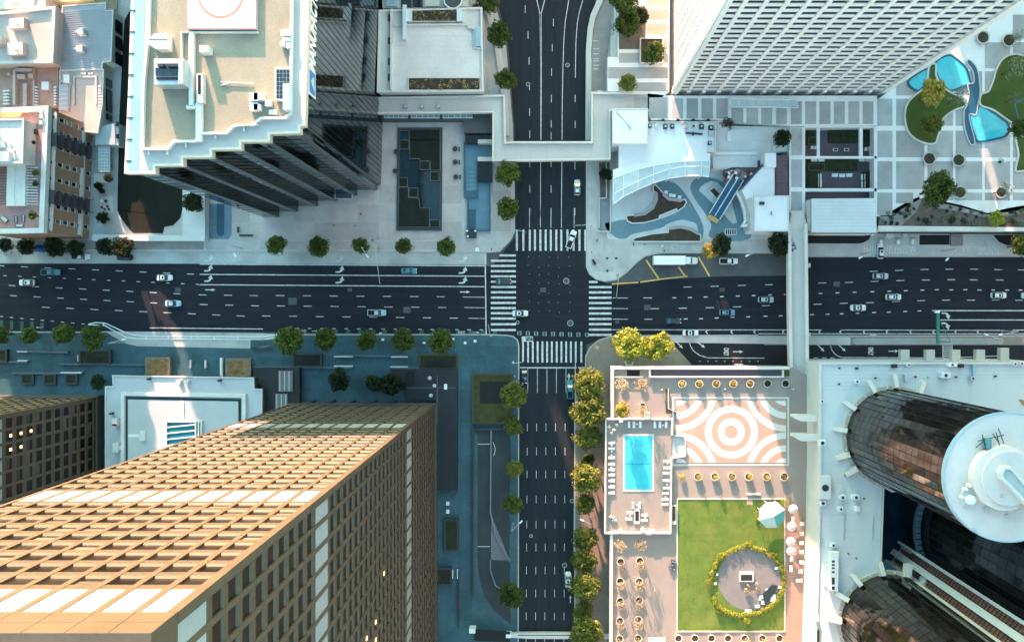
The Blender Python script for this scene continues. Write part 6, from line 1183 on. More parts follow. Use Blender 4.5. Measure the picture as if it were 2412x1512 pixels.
for a in (115,90,62,145,172,200,218): 
    a = R(a); part(T1, 'roof_buttress', MB().obox((c1x+14.6*math.cos(a), c1y+14.6*math.sin(a), RZ+.7), (3.6, 1.1, 2.2), a, .35), wc)
part(T1, 'roof', MB().cyl(c1x, c1y, 12.95, 69.3, 70.0, 72), M('disc_roof', (.66,.565,.52), .7, .05, .1, 3, .05, tint=((.55,.46,.42), .15, .5)), smooth=True)
part(T1, 'roof_rim', MB().ring(c1x, c1y, 12.85, 13.05, 69.0, 70.15, 72), M('blue_rim', (.34,.46,.56), .4, .04, .3, 3, .04), smooth=True)
pcx_, pcy_ = W(*q1('i', 1557, 928), 72); prr = 300*.2529*(H-72)/F
part(T1, 'penthouse', MB().cyl(pcx_, pcy_, prr, 70, 72, 56), M('penthouse_cream', (.74,.60,.53), .7, .05, .2, 3, .05), smooth=True)
part(T1, 'penthouse_upper', MB().cyl(pcx_+.4, pcy_+.1, prr-1.0, 72, 72.7, 56), M('disc_roof', (0,0,0)), smooth=True)
sl = [(1540,830),(1600,830),(1640,870),(1900,1170),(1830,1250),(1660,1060),(1530,930),(1515,880)]
part(T1, 'slot_wall', MB().path(Wl(q('i', sl), 74), .5, 72.7, 74.2, True), white_conc); part(T1, 'slot_roof', MB().pp(q('i', sl), 73.4, 72.7, 74), conc_pale)
for x, y, w in ((1210,1100,70),(1225,1080,36)): pass
eq = part(T1, 'roof_equipment', MB().pp(q('i', [(1140,1095),(1175,1035),(1260,1035),(1285,1110),(1250,1175),(1165,1178)]), 70.8, 70), conc)
for x, y, r__ in ((1238,1130,46),(1183,1028,20),(1220,992,20),(1152,1104,12)): part(eq, 'tank', MB().lathe(*W(*q1('i', x, y), 71.5), [(r__*.021,70.8),(r__*.021,71.4),(r__*.015,71.8),(.01,71.9)], 16), white_paint, smooth=True)
eq2 = part(T1, 'window_cleaning_rig', MB().pp(q('i', rect(1378,560,1425,650)), 71.6, 70), M('teal_rig', (.12,.24,.26), .5, .1, .3, 3, .1))
for x0, y0, x1, y1 in ((1300,580,1530,520),(1340,520,1360,640),(1470,500,1490,620),(1490,460,1530,600),(1330,660,1400,640),(1280,640,1340,580),(1440,510,1480,590)): (a,b),(c,d_) = W(*q1('i',x0,y0),71), W(*q1('i',x1,y1),71); part(eq2, 'rig_bar', MB().tube((a,b,70.9),(c,d_,71.3), .09, None, 6), metal_dark)
for x, y in ((1267,1405),(1572,1278),(1368,1222),(1455,1060),(1692,808)): a, b = W(*q1('i',x,y),70.5); part(T1, 'roof_vent', MB().cyl(a,b,.3,69.9,73.0 if y in (1060,808) else 70.7,10), metal_pale)
T2, c2x, c2y = glass_cylinder('lower dark glass hotel cylinder at the bottom edge', 2093, 1465, RZ, 12.9, 69.5, 44, 18, .1, lambda k: k < 17, bronze_glass)
for a in (128,100,72,52,150,175): a = R(a); part(T2, 'roof_buttress', MB().obox((c2x+14.8*math.cos(a), c2y+14.8*math.sin(a), RZ+.9), (3.6, 1.2, 2.6), a, .35), wc)
part(T2, 'roof', MB().cyl(c2x, c2y, 13, 69.3, 70, 48), MATS['disc_roof'])
smoke_glass = M('smoked_dark_glass', (.05,.05,.055), .08, .2, .2, 2, .1, metal=.9, jit=.4)
T3, c3x, c3y = glass_cylinder('dark central glass drum behind the lift shafts', 2352, 1262, RZ, 18.6, 100, 52, 24, .45, lambda k: k < 9, smoke_glass, ring=False)
part(T3, 'base_ring', MB().ring(c3x, c3y, 18.6, 20.0, RZ-6, RZ-4.6, 56), M('blue_grey_ring', (.10,.15,.19), .5, .1, .3, 3, .1))
for i in range(24): a = R(110)+R(110)*i/23; part(T3, 'ring_rib', MB().obox((c3x+19.3*math.cos(a), c3y+19.3*math.sin(a), RZ-4.5), (1.5,.2,.3), a), black_frame)
part(T3, 'roof', MB().cyl(c3x, c3y, 18.7, 99.7, 100.2, 48), MATS['disc_roof'])
# twin lift shafts on the outside
lc = Vector(W(*q1('32', 1080, 1003), RZ)); rad = lc.normalized(); tg = Vector((-rad.y, rad.x)); tg = tg if tg.y > 0 else -tg
ls = thing('lift_shafts', 'pair of white-railed brick lift shafts climbing the glass hotel', 'lift shaft', (lc.x, lc.y, 4)); LA = math.atan2(tg.y, tg.x)
rust = M('rust_brick', (.24,.105,.075), .75, .2, .4, 3, .2, tint=((.12,.07,.06), .25, .6))
bk_c = lc + rad*2.4; part(ls, 'back_wall', MB().obox((bk_c.x, bk_c.y, 55), (6.4, .5, 102), LA), rust)
for off, w_ in ((-3.2,.75),(0,1.7),(3.2,.75)):
    c = lc + tg*off + rad*1.2; part(ls, 'rail_wall', MB().obox((c.x, c.y, 56), (w_, 2.2, 104), LA), white_conc)
for off in (-1.6, 1.6):
    c = lc + tg*off + rad*.9; part(ls, 'shaft_cap', MB().ring(c.x, c.y, 1.35, 1.75, 3.5, 9.5, 16, LA+math.pi, LA+2*math.pi), white_conc)
    for k in range(70):
        c2 = lc + tg*off + rad*2.05; part(ls, 'guide_bar', MB().obox((c2.x, c2.y, 8+k*1.4), (2.2, .2, .14), LA), M('guide_bar_brown', (.10,.055,.045), .6, .1, .3, 3, .1))
    for s_ in (-.5,.5): c2 = lc + tg*(off+s_) + rad*2.0; part(ls, 'guide_rail', MB().obox((c2.x, c2.y, 56), (.12,.25,100), LA), black_frame)
# ------------------------------------------------------------------ annex and forecourt of the brown towers
AZ = 5.0
an = thing('annex', 'pale blue-white annex roof with recessed inner roof between brown towers', 'building', (*W(430,1000,AZ), 0))
ao = q('01', [(740,1235),(795,1235),(790,1158),(1772,1175),(1775,1253),(1830,1255)]) + [(617,1400),(250,1400)]
roof_blue = M('pale_annex_roof', (.47,.49,.50), .75, .06, .15, 3, .05, tint=((.41,.43,.44), .15, .4))
part(an, 'wall', MB().pp(ao, AZ-.2, 0, AZ), M('dark_annex_wall', (.06,.06,.065), .7, .1, .3, 3, .1)); part(an, 'roof', MB().pp(ao, AZ, AZ-.5), roof_blue)
part(an, 'parapet', MB().path(Wl(ao, AZ), .25, AZ-.4, AZ+.35, True), white_conc)
io = q('01', [(855,1285),(1702,1300)]) + [(574,1400),(288,1400)]
part(an, 'inner_parapet', MB().path(Wl(io, AZ+1), 1.0, AZ, AZ+1.0, True), white_conc)
part(an, 'roof_gutter', MB().pp(q('01', [(872,1305),(1684,1322)]) + [(568,1400),(294,1400)], AZ+.06, AZ-.2), M('dark_gutter', (.03,.05,.065), .6, .1, .3, 3, .1))
part(an, 'inner_roof', MB().pp(q('01', [(893,1325),(1662,1340)]) + [(560,1400),(301,1400)], AZ+.7, AZ), M('inner_roof', (.46,.47,.47), .75, .06, .15, 3, .05))
for c_, x, y, w, d_ in (('01',1243,1205,28,26),('01',1300,1205,28,26),('01',1030,1184,14,14),('01',1526,1194,14,14),('01',768,1425,16,14),('01',800,1485,34,52),('02',992,72,38,66),('02',803,154,36,64),('02',798,0,34,20),('02',800,310,30,30)):
    part(an, 'roof_unit', MB().pp(q(c_, rect(x-w/2,y-d_/2,x+w/2,y+d_/2)), AZ+1.6, AZ), white_conc if w > 20 else metal_dark)
for x0, y0, x1, y1 in ((895,60,972,80),(830,145,860,168)): part(an, 'roof_walkway', MB().pp(q('02', rect(x0,y0,x1,y1)), AZ+.76, AZ), strip_m)
part(an, 'roof_ridge', MB().pp(q('01', [(1262,1335),(1284,1335),(1284,1475),(1262,1475)]), AZ+.9, AZ+.7), white_conc)
sk = part(an, 'skylight_curb', MB().path(Wl(q('01', rect(1150,1478,1405,1960)), AZ+1.4), .5, AZ+.6, AZ+1.5, True), white_conc)
part(sk, 'skylight_glass', MB().pp(q('01', rect(1160,1488,1395,1950)), AZ+1.0, AZ+.6), M('deep_blue_glass', (.02,.20,.28), .25, .1, .3, 3, .05))
for i in range(6): part(sk, 'skylight_bar', MB().pp(q('02', [(1155,10+i*42),(1370,-12+i*42),(1370,-4+i*42),(1155,18+i*42)]), AZ+1.55, AZ+1.4), white_paint)
for x in (1160,1365,1385): part(sk, 'skylight_bar', MB().pp(q('02', rect(x-4,-20,x+4,260)), AZ+1.6, AZ+1.4), white_paint)
part(an, 'dark_terrace', MB().pp(q('11', [(62,1255),(62,2000),(320,2000),(320,1105),(0,1105),(0,1180)]), 2.4, 0), M('dark_terrace', (.022,.023,.026), .7, .15, .3, 3, .1)); 
for x0, y0, x1, y1 in ((172,1125,272,1270),(150,1285,235,1420)): 
    g_ = part(an, 'terrace_frame', MB().pp(q('11', rect(x0,y0,x1,y1)), 2.9, 2.4), M('grey_frame', (.15,.145,.14), .7, .1, .3, 3, .1))
    for i in range(3): part(g_, 'frame_bar', MB().pp(q('11', rect(x0+8+i*32,y0+4,x0+14+i*32,y1-4)), 2.98, 2.88), conc)
# low walls, bench edges and planters in the shaded forecourt
dark_st = M('dark_granite', (.045,.045,.05), .5, .1, .3, 3, .1); edge_w = M('bench_edge_white', (.68,.68,.66), .6, .04, .3, 3, .04)
walls = [('01',[(-20,1063),(195,1063)],'upper low wall at the left edge of the forecourt'),('01',[(80,1140),(580,1142)],'dark wall above the three planter boxes'),('01',[(410,1077),(1020,1083)],'low wall left of the straw planters'),('11',[(0,1101),(690,1104)],'low wall right of the annex terrace'),('11',[(950,1104),(1420,1110)],'low wall beside the lower roof'),('11',[(560,1018),(1075,1024)],'long low wall below the street trees'),('01',[(130,990),(480,995)],'long low wall at the left below the street trees')]
for c_, pts, l_ in walls:
    w_ = Wl(q(c_, pts), .6); t = thing('low_wall', l_, 'wall', (*w_[0], KH)); part(t, 'wall', MB().path(w_, .45, KH, .75), dark_st); part(t, 'coping', MB().path(w_, .55, .75, .85), M('slate_coping', (.10,.12,.14), .6, .1, .3, 3, .1))
for i, (c_, x0, y0, x1, y1) in enumerate((('11',560,1022,690,1030),('11',960,1024,1075,1032),('11',560,1089,690,1097),('11',955,1094,1075,1101),('01',118,988,186,995),('01',118,1051,188,1059),('01',420,1134,566,1142),('01',540,1015,546,1058),('01',1324,1052,1333,1106),('01',1428,1053,1437,1108),('01',1535,1035,1553,1166),('11',453,1042,461,1080),('11',1682,1374,1740,1382),('11',100,1310,106,1425))):
    a, b, c, d_ = qr(c_, x0, y0, x1, y1); o = solo('bench_slab', MB().pp(rect(a,b,c,d_), .95, KH), edge_w, ('upper left white bench below street trees','upper right white bench below street trees','lower left white bench below street trees','lower right white bench below street trees','upper white bench at the left edge','lower white bench at the left edge','white bench on the wall above planter boxes','short white post slab beside the dark hedge box','left of two thin white posts between straw planters','right of two thin white posts between straw planters','tall white slab left of right straw planter','short white slab inside the dark box','white slab across the sunken planter','thin white slab on the dark annex terrace')[i], 'bench')
def boxplanter(label, cell, x0, y0, x1, y1, h, rim, soil, inner=None):
    a, b, c, d_ = qr(cell, x0, y0, x1, y1); t = thing('planter_box', label, 'planter', (*W((a+c)/2,(b+d_)/2), KH)); part(t, 'box', MB().path(Wl(rect(a,b,c,d_), h), .5, KH, h, True), rim); part(t, 'soil', MB().pp(rect(a,b,c,d_), h-.1, KH), soil)
    if inner: e, f_, g_, h2 = qr(cell, *inner); part(t, 'well', MB().pp(rect(e,f_,g_,h2), h+.02, h-.12), pit_m)
    return t
hedge_dark = M('dark_hedge', (.022,.028,.014), .95, .35, .8, 6, .3, .9); olive_bed = M('olive_bed', (.05,.048,.016), .95, .3, .6, 5, .3, .8)
boxplanter('dark hedge box with a square well left of the annex', '01', 555,985,765,1075,1.2, dark_st, hedge_dark, (615,1035,700,1070)); boxplanter('dark hedge box cut by the left edge', '01', -60,980,42,1062,1.2, dark_st, hedge_dark)
boxplanter('black planter box below the large street tree', '11', 275,1010,470,1095,1.1, dark_st, pit_m); boxplanter('olive-brown planter box with a dark well near the crossing', '11', 1160,1017,1418,1110,1.2, M('olive_rim',(.06,.05,.02),.8,.15,.4,4,.1), hedge_dark, (1197,1060,1390,1102))
boxplanter('large olive sunken planter beside the south street', '11', 1532,1152,1800,1492,1.3, M('olive_rim',(0,0,0)), olive_bed, (1580,1200,1800,1350))
straw = M('straw_planting', (.30,.20,.09), .95, .4, .8, 6, .4, .9)
for i, (x0, y0, x1, y1) in enumerate(((1020,1037,1180,1162),(1580,1045,1745,1167))):
    t = boxplanter('%s straw-coloured square planter above the annex roof' % ('left','right')[i], '01', x0, y0, x1, y1, 1.6, M('tan_rim', (.20,.17,.13), .8, .1, .3, 3, .1), straw)
    a, b, c, d_ = qr('01', x0+8, y0+8, x1-8, y1-8); (e, f_), (g_, h2) = W(a,b,1.6), W(c,d_,1.6); rg = random.Random(i); sb_ = MB()
    for k in range(900):
        x, y = rg.uniform(e,g_), rg.uniform(h2,f_); an_ = rg.uniform(0,6.28); l_ = rg.uniform(.2,.55); dx, dy = math.cos(an_)*l_, math.sin(an_)*l_; sb_._add([(x-dy*.1,y+dx*.1,1.5),(x+dy*.1,y-dx*.1,1.5),(x+dx,y+dy,1.5+rg.uniform(.15,.5))], [(0,1,2)])
    part(t, 'straw_grass', sb_, straw, kind='stuff')
for i, x in enumerate((190,345,495)): boxplanter('%s of three small dark planters under the dark wall' % ('left','middle','right')[i], '01', x-38, 1150, x+38, 1215, .8, dark_st, hedge_dark)
lr = thing('lower_roof', 'dark low roof with round vents beside the brown tower base', 'building', (*W(1000,900,2), 0)); part(lr, 'roof', MB().pp(q('11', [(955,1112),(1420,1114),(1420,1960),(1275,1960),(1270,1330),(1060,1330),(1060,1210),(955,1205)]), 2.2, 0), M('dark_plum_roof', (.018,.021,.026), .7, .15, .3, 3, .1))
for x, y in ((1230,1175),(1262,1228),(1238,1297)): part(lr, 'round_vent', MB().lathe(*W(*q1('11',x,y),2.4), [(.55,2.2),(.55,2.7),(.4,2.85),(.01,2.9)], 16), metal_pale, smooth=True)
part(lr, 'vent_box', MB().pp(q('11', rect(1330,1217,1350,1255)), 2.9, 2.2), white_paint); part(lr, 'roof_joint', MB().pp(q('11', rect(1280,1160,1284,1500)), 2.23, 2.1), M('joint_grey', (.13,.13,.14), .7, .1, .3, 3, .1)); part(lr, 'roof_joint', MB().pp(q('11', rect(1070,1241,1410,1245)), 2.23, 2.1), M('joint_grey', (0,0,0)))
part(lr, 'black_hatch', MB().pp(q('11', rect(1065,1130,1120,1222)), 2.5, 2.2), pit_m)
for i, x in enumerate((420,560,700,850,990)): a, b = W(*q1('11', x, 1335)); t = thing('uplight_fin', '%s dark fin from left at the foot of the brown tower' % ORD[i], 'fin', (a, b, KH), 'fins at the foot of the brown tower'); part(t, 'fin', MB().prism([(a-1.0,b-.2),(a+.9,b-.3),(a+.6,b+.35)], KH, 1.6), pit_m)
# sunken driveway east of the brown tower
dr = struct('driveway', MB().prism(Wl(q('12', [(1530,25),(1790,25),(1800,300),(1790,420),(1780,560)]) + [(1202,1230),(1200,1290),(1202,1400)] + q('12', [(1795,1380),(1740,1340),(1680,1290),(1620,1200),(1585,1100),(1565,980),(1565,60)])), KH, KH+.03), M('driveway_asphalt', (.035,.045,.052), .8, .2, .15, 3, .1))
dw = thing('driveway_wall', 'curving low wall dividing the sunken driveway', 'wall', (*W(1155,1100), KH)); part(dw, 'wall', MB().path(Wl(q('12', [(1660,30),(1655,600),(1690,760),(1790,940)])), .4, KH, .9), M('slate_wall', (.16,.22,.24), .7, .1, .3, 3, .1)); part(dw, 'wall', MB().path(Wl(q('12', [(1655,935),(1655,1010),(1690,1110),(1795,1180)])), .3, KH, .8), M('slate_wall', (0,0,0))); part(dw, 'wall', MB().path(Wl(q('12', [(1533,1180),(1535,25),(1770,22)])), .5, KH, 1.0), dark_st)
part(dw, 'apron', MB().prism(Wl(q('12', [(1660,620),(1790,940),(1658,935)])), KH, KH+.1), M('mauve_apron', (.17,.165,.18), .8, .1, .3, 3, .1))
for y in (128, 842): a, b, c, d_ = qr('12', 1565, y-2, 1650, y+2); part(dw, 'drain_line', MB().prism(Wl(rect(a,b,c,d_)), KH+.03, KH+.05), edge_w)
for i in range(12): a, b = W(*q1('12', 1675+12*math.sin(i*.27), 120+i*8)); part(dw, 'cat_eye', MB().cyl(a,b,.12,KH+.03,KH+.1,8), white_paint)
boxplanter('tall dark hedge strip beside the brown tower, upper', '12', 1370,150,1412,440,1.4, dark_st, hedge_dark); boxplanter('dark hedge block beside the brown tower, middle', '12', 1335,660,1425,870,1.3, dark_st, hedge_dark); boxplanter('dark hedge block beside the brown tower, lower', '12', 1280,1000,1380,1110,1.3, dark_st, hedge_dark)
for i, (x, y) in enumerate(((1357,540),(1357,597))): a, b = W(*q1('12', x, y)); solo('floor_lantern', MB().box(a-.45,b-.55,KH,a+.45,b+.55,.7), white_paint, '%s of two small white lanterns beside the brown tower' % ('upper','lower')[i], 'lantern')
for i, (x, y, d2) in enumerate(((1390,1030,62),(1427,1030,62),(1433,1200,400))):
    a, b, c, d_ = qr('12', x-4, y-d2/2, x+4, y+d2/2); solo('wall_slab', MB().prism(Wl(rect(a,b,c,d_)), KH, .9), edge_w if i < 2 else dark_st, ('left of two short white slabs near the brown tower','right of two short white slabs near the brown tower','long thin dark wall near the bottom of the slate paving')[i], 'wall')
sgn2 = thing('dark_car_shelter', 'dark shelter with white end boxes at the bottom edge', 'shelter', (*W(1150,1490), KH)); part(sgn2, 'roof', MB().pp(q('12', [(1540,1420),(1790,1440),(1790,1512),(1540,1500)]), 2.5, 2.2), pit_m); part(sgn2, 'end_box', MB().pp(q('12', rect(1505,1418,1548,1450)), 2.7, KH), white_paint); part(sgn2, 'end_box', MB().pp(q('12', rect(1762,1458,1800,1482)), 2.7, KH), white_paint); part(sgn2, 'post', MB().pp(q('12', rect(1650,1450,1665,1465)), 2.2, KH), metal_dark)
# ------------------------------------------------------------------ trees and plants
def leaf_mat(name, c0, c1, c2=None, transl=.30):
    m = bpy.data.materials.new(name); m.use_nodes = True; nt = m.node_tree; N = nt.nodes; L = nt.links
    b = N['Principled BSDF']; b.inputs['Roughness'].default_value = .65; b.inputs['Specular IOR Level'].default_value = .25
    geo = N.new('ShaderNodeNewGeometry'); rp = N.new('ShaderNodeValToRGB'); rp.color_ramp.elements[0].color = (*c0, 1); rp.color_ramp.elements[1].color = (*c1, 1)
    if c2: e = rp.color_ramp.elements.new(.88); e.color = (*c1, 1); rp.color_ramp.elements[2].color = (*c2, 1)
    L.new(geo.outputs['Random Per Island'], rp.inputs[0])
    oi = N.new('ShaderNodeObjectInfo'); mr = N.new('ShaderNodeMapRange'); mr.inputs[3].default_value = .78; mr.inputs[4].default_value = 1.25; L.new(oi.outputs['Random'], mr.inputs[0])
    vm = N.new('ShaderNodeVectorMath'); vm.operation = 'SCALE'; L.new(rp.outputs[0], vm.inputs[0]); L.new(mr.outputs[0], vm.inputs['Scale']); L.new(vm.outputs[0], b.inputs['Base Color'])
    tr = N.new('ShaderNodeBsdfTranslucent'); L.new(vm.outputs[0], tr.inputs['Color']); mx = N.new('ShaderNodeMixShader'); mx.inputs[0].default_value = transl
    L.new(b.outputs[0], mx.inputs[1]); L.new(tr.outputs[0], mx.inputs[2]); L.new(mx.outputs[0], N['Material Output'].inputs['Surface']); MATS[name] = m; return m
LM = {'green': leaf_mat('leaf_green', (.040,.070,.010), (.100,.140,.022), (.17,.19,.045)), 'olive': leaf_mat('leaf_olive_lit', (.085,.105,.016), (.19,.21,.036), (.33,.31,.08)),  # olive is the tree green with sunlight put into the colour
      'dark': leaf_mat('leaf_dark', (.012,.022,.008), (.030,.045,.014), (.05,.06,.03)), 'yellow': leaf_mat('leaf_yellow_lit', (.28,.22,.03), (.55,.44,.08), (.75,.62,.2)),  # yellow brightened in place of sunlight missing on the plaza tree
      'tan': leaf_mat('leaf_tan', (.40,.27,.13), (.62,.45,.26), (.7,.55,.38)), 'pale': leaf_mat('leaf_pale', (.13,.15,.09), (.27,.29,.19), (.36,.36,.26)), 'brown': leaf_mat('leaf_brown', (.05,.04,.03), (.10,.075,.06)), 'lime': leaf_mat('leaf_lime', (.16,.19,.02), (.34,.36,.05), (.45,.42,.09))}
bark = M('bark', (.10,.075,.055), .9, .2, 1, 6, .25, .5)
def leaves(mb, c, r, n, ls, rg, squash=1.0):
    for i in range(n):
        z = rg.uniform(-.55, 1); a = rg.uniform(0, 6.283); s_ = math.sqrt(max(0, 1-z*z)); d = r*rg.uniform(.72, 1.08)
        nv = Vector((s_*math.cos(a), s_*math.sin(a), z)); p = Vector(c) + Vector((nv.x*d, nv.y*d, nv.z*d*squash))
        nv = (nv + Vector((rg.uniform(-.7,.7), rg.uniform(-.7,.7), rg.uniform(-.3,.7)))).normalized(); u = nv.orthogonal().normalized(); t = rg.uniform(0, 6.283)
        w = nv.cross(u); u, w = u*math.cos(t)+w*math.sin(t), w*math.cos(t)-u*math.sin(t); l_ = ls*rg.uniform(.6,1.25)
        mb._add([tuple(p-u*l_), tuple(p+w*l_*.5), tuple(p+u*l_), tuple(p-w*l_*.5)], [(0,1,2,3)])
    return mb
def crown_mesh(name, mat, Rr, nc, nl, ls, seed, squash=.8, open_=0.0, core=True):
    rg = random.Random(seed); mb = MB()
    for i in range(nc):
        a = 6.283*i*.618+rg.uniform(-.3,.3); z = rg.uniform(-.55,.95); s_ = math.sqrt(1-z*z*.85); k = rg.uniform(.38,.86) if i > nc*.25 else rg.uniform(.05,.45)
        c = (Rr*k*s_*math.cos(a), Rr*k*s_*math.sin(a), Rr*k*z*squash); leaves(mb, c, Rr*rg.uniform(.20,.34)*(1-open_*.4), nl, ls, rg)
    return mb.mesh(name, LM[mat])
def trunk_mesh(h, r, seed, Rr):
    rg = random.Random(seed); mb = MB(); p = Vector((0,0,0)); pts = [p.copy()]
    for i in range(4): p = p + Vector((rg.uniform(-.08,.08), rg.uniform(-.08,.08), h/4)); pts.append(p.copy())
    for i in range(4): mb.tube(pts[i], pts[i+1]+Vector((0,0,.02)), r*(1-.13*i), r*(1-.13*(i+1)))
    limbs = []
    for i in range(6):
        a = i*1.05+rg.uniform(-.3,.3); e = pts[-1] + Vector((math.cos(a)*Rr*.62, math.sin(a)*Rr*.62, Rr*rg.uniform(.2,.6))); m_ = (pts[-1]*.6+e*.4)+Vector((0,0,.15)); limbs.append(MB().tube(pts[-2], m_, r*.42, r*.28).tube(m_, e, r*.28, r*.10))
    return mb.mesh('trunk', bark), [l_.mesh('limb', bark) for l_ in limbs]
TK = {}
def tree_kind(kind, var):
    key = (kind, var)
    if key not in TK:
        sd = hash((len(kind)*7+ord(kind[0]), var)) % 1000; R0 = 2.6
        if kind in ('tan', 'pale'): cr = crown_mesh('crown', kind, R0, 26, 16, .20, sd, .75, .5)
        elif kind == 'brown': cr = crown_mesh('crown', kind, R0, 40, 40, .22, sd, .7)
        else: cr = crown_mesh('crown', kind, R0, 80, 54, .24, sd, .8)
        TK[key] = (cr, trunk_mesh(3.4, .17, sd+1, R0))
    return TK[key]
TN = [0]
def tree(x, y, rpx, kind, label, group=None, base=0.0, name='street_tree', cat='tree', zc=None):
    TN[0] += 1; s_ = rpx*1.10*(H-base-5)/F/2.6; hz = base + (4.6*s_ if zc is None else zc); a, b = W(x, y, hz)
    t = thing(name, label, cat, (a, b, base + (KH if base == 0 else 0)), group, (TN[0]*2.399) % 6.283); rv = random.Random(TN[0]); t.scale = (s_*rv.uniform(.86,1.14), s_*rv.uniform(.86,1.14), s_*rv.uniform(.9,1.12))
    cr, (tk, lm) = tree_kind(kind, TN[0] % 3)
    lpart(t, 'crown', cr, (0,0,4.7)); lpart(t, 'trunk', tk)
    for l_ in lm: lpart(t, 'limb', l_)
    return t
def row(cell, pts, kind, fmt, group, base=0.0, name='street_tree', words=None):
    for i, (x, y, r__) in enumerate(pts):
        px, py = q1(cell, x, y); tree(px, py, r__*CELL[cell][2], kind, fmt % (words[i] if words else ORD[i]), group, base, name)
G1 = 'trees along the north kerb of the wide road'; G2 = 'trees along the south kerb of the wide road'; G3 = 'trees along the south street'
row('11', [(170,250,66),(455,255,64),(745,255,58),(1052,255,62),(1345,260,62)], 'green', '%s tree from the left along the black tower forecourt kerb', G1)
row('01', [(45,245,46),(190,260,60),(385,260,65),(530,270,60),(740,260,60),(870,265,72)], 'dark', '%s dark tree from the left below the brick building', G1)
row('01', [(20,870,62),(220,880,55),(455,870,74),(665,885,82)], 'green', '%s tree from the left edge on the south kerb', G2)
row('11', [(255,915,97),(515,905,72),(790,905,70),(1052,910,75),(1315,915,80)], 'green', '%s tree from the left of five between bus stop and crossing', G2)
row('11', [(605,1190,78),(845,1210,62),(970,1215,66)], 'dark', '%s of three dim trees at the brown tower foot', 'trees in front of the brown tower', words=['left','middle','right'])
for i, (x, y, r__) in enumerate(((1147,8,24),(1176,85,27),(1190,187,25),(1197,413,27),(1196,492,29))): tree(x, y, r__, 'green', '%s tree from the top on the left side of north street' % ORD[i], 'trees along the north street')
for i, (x, y, r__, k) in enumerate(((1209,930,30,'olive'),(1209,1005,23,'olive'),(1212,1104,22,'olive'),(1208,1188,25,'green'),(1207,1397,28,'green'))): tree(x, y, r__, k, '%s tree from the top on the left side of south street' % ORD[i], G3)
for i, (c_, x, y, r__, k) in enumerate((('21',570,1215,104,'olive'),('21',570,1405,108,'olive'),('22',565,80,88,'olive'),('22',560,245,50,'green'),('22',555,360,98,'olive'),('22',545,545,76,'olive'),('22',545,790,78,'olive'),('22',540,940,90,'olive'),('22',545,1120,106,'olive'),('22',530,1300,74,'olive'),('22',550,1430,108,'olive'))): tree(*q1(c_,x,y), r__*.33727, k, '%s tree from the top on the right side of south street' % ORD[i], G3)
tree(*q1('21',855,945), 38, 'lime', 'large yellow-green tree at the south-east crossing corner, left of pair', 'pair of corner trees'); tree(*q1('21',1050,950), 33, 'lime', 'large yellow-green tree beside the service road, right of pair', 'pair of corner trees')
tree(*q1('21',1490,245), 25, 'dark', 'dark green tree behind the parked box truck'); tree(*q1('21',1410,290), 18, 'yellow', 'small yellow tree between box truck and pickup')
tree(*q1('31',110,240), 31, 'dark', 'dark tree beside the eastern footbridge'); tree(*q1('31',1790,250), 26, 'green', 'green tree at the right edge below the plaza wall')
tree(*q1('31',1575,75), 18, 'lime', 'bright yellow-green shrub on the plaza planting bed', base=PZ, name='shrub', cat='shrub', zc=.8)
tree(*q1('20',810,10), 33, 'green', 'tree cut by the top edge beside the ramp wall', base=PZ); tree(*q1('20',835,180), 27, 'green', 'bushy green tree in the bed beside the ramp wall', base=PZ); tree(*q1('20',1030,375), 25, 'green', 'green tree in the square planter left of white tower', base=PZ); tree(*q1('20',925,150), 20, 'dark', 'dark shrub behind the bushy green tree', base=PZ, name='shrub', cat='shrub', zc=1.0)
tree(*q1('20',835,610), 19, 'olive', 'low olive shrub beside the louvred ramp house', base=PZ, name='shrub', cat='shrub', zc=1.0)
tree(*q1('20',1540,860), 16, 'brown', 'small brown tree on the plaza above the lobby roof', base=4.6, name='plaza_tree'); tree(*q1('30',125,970), 21, 'dark', 'small dark tree beside the sunken courts', base=4.6, name='plaza_tree')
for x, y, r__, k, l_ in ((1160,655,84,'yellow','bright yellow tree on the curved lawn'),(1365,680,80,'pale','pale tree leaning over the channel between pools'),(1165,875,70,'olive','olive tree at the lower end of curved lawn'),(1200,1320,112,'green','large green tree at the edge of the planting bed'),(1765,905,66,'green','green tree at the tip of lower pool'),(1760,470,84,'pale','pale feathery tree on the long curving lawn, upper'),(1745,690,52,'pale','pale feathery tree on the long curving lawn, lower'),(1765,260,62,'pale','pale bare tree near the upper right corner')): tree(*q1('30',x,y), r__*.33727, k, l_, base=PZ+.3, name='plaza_tree')
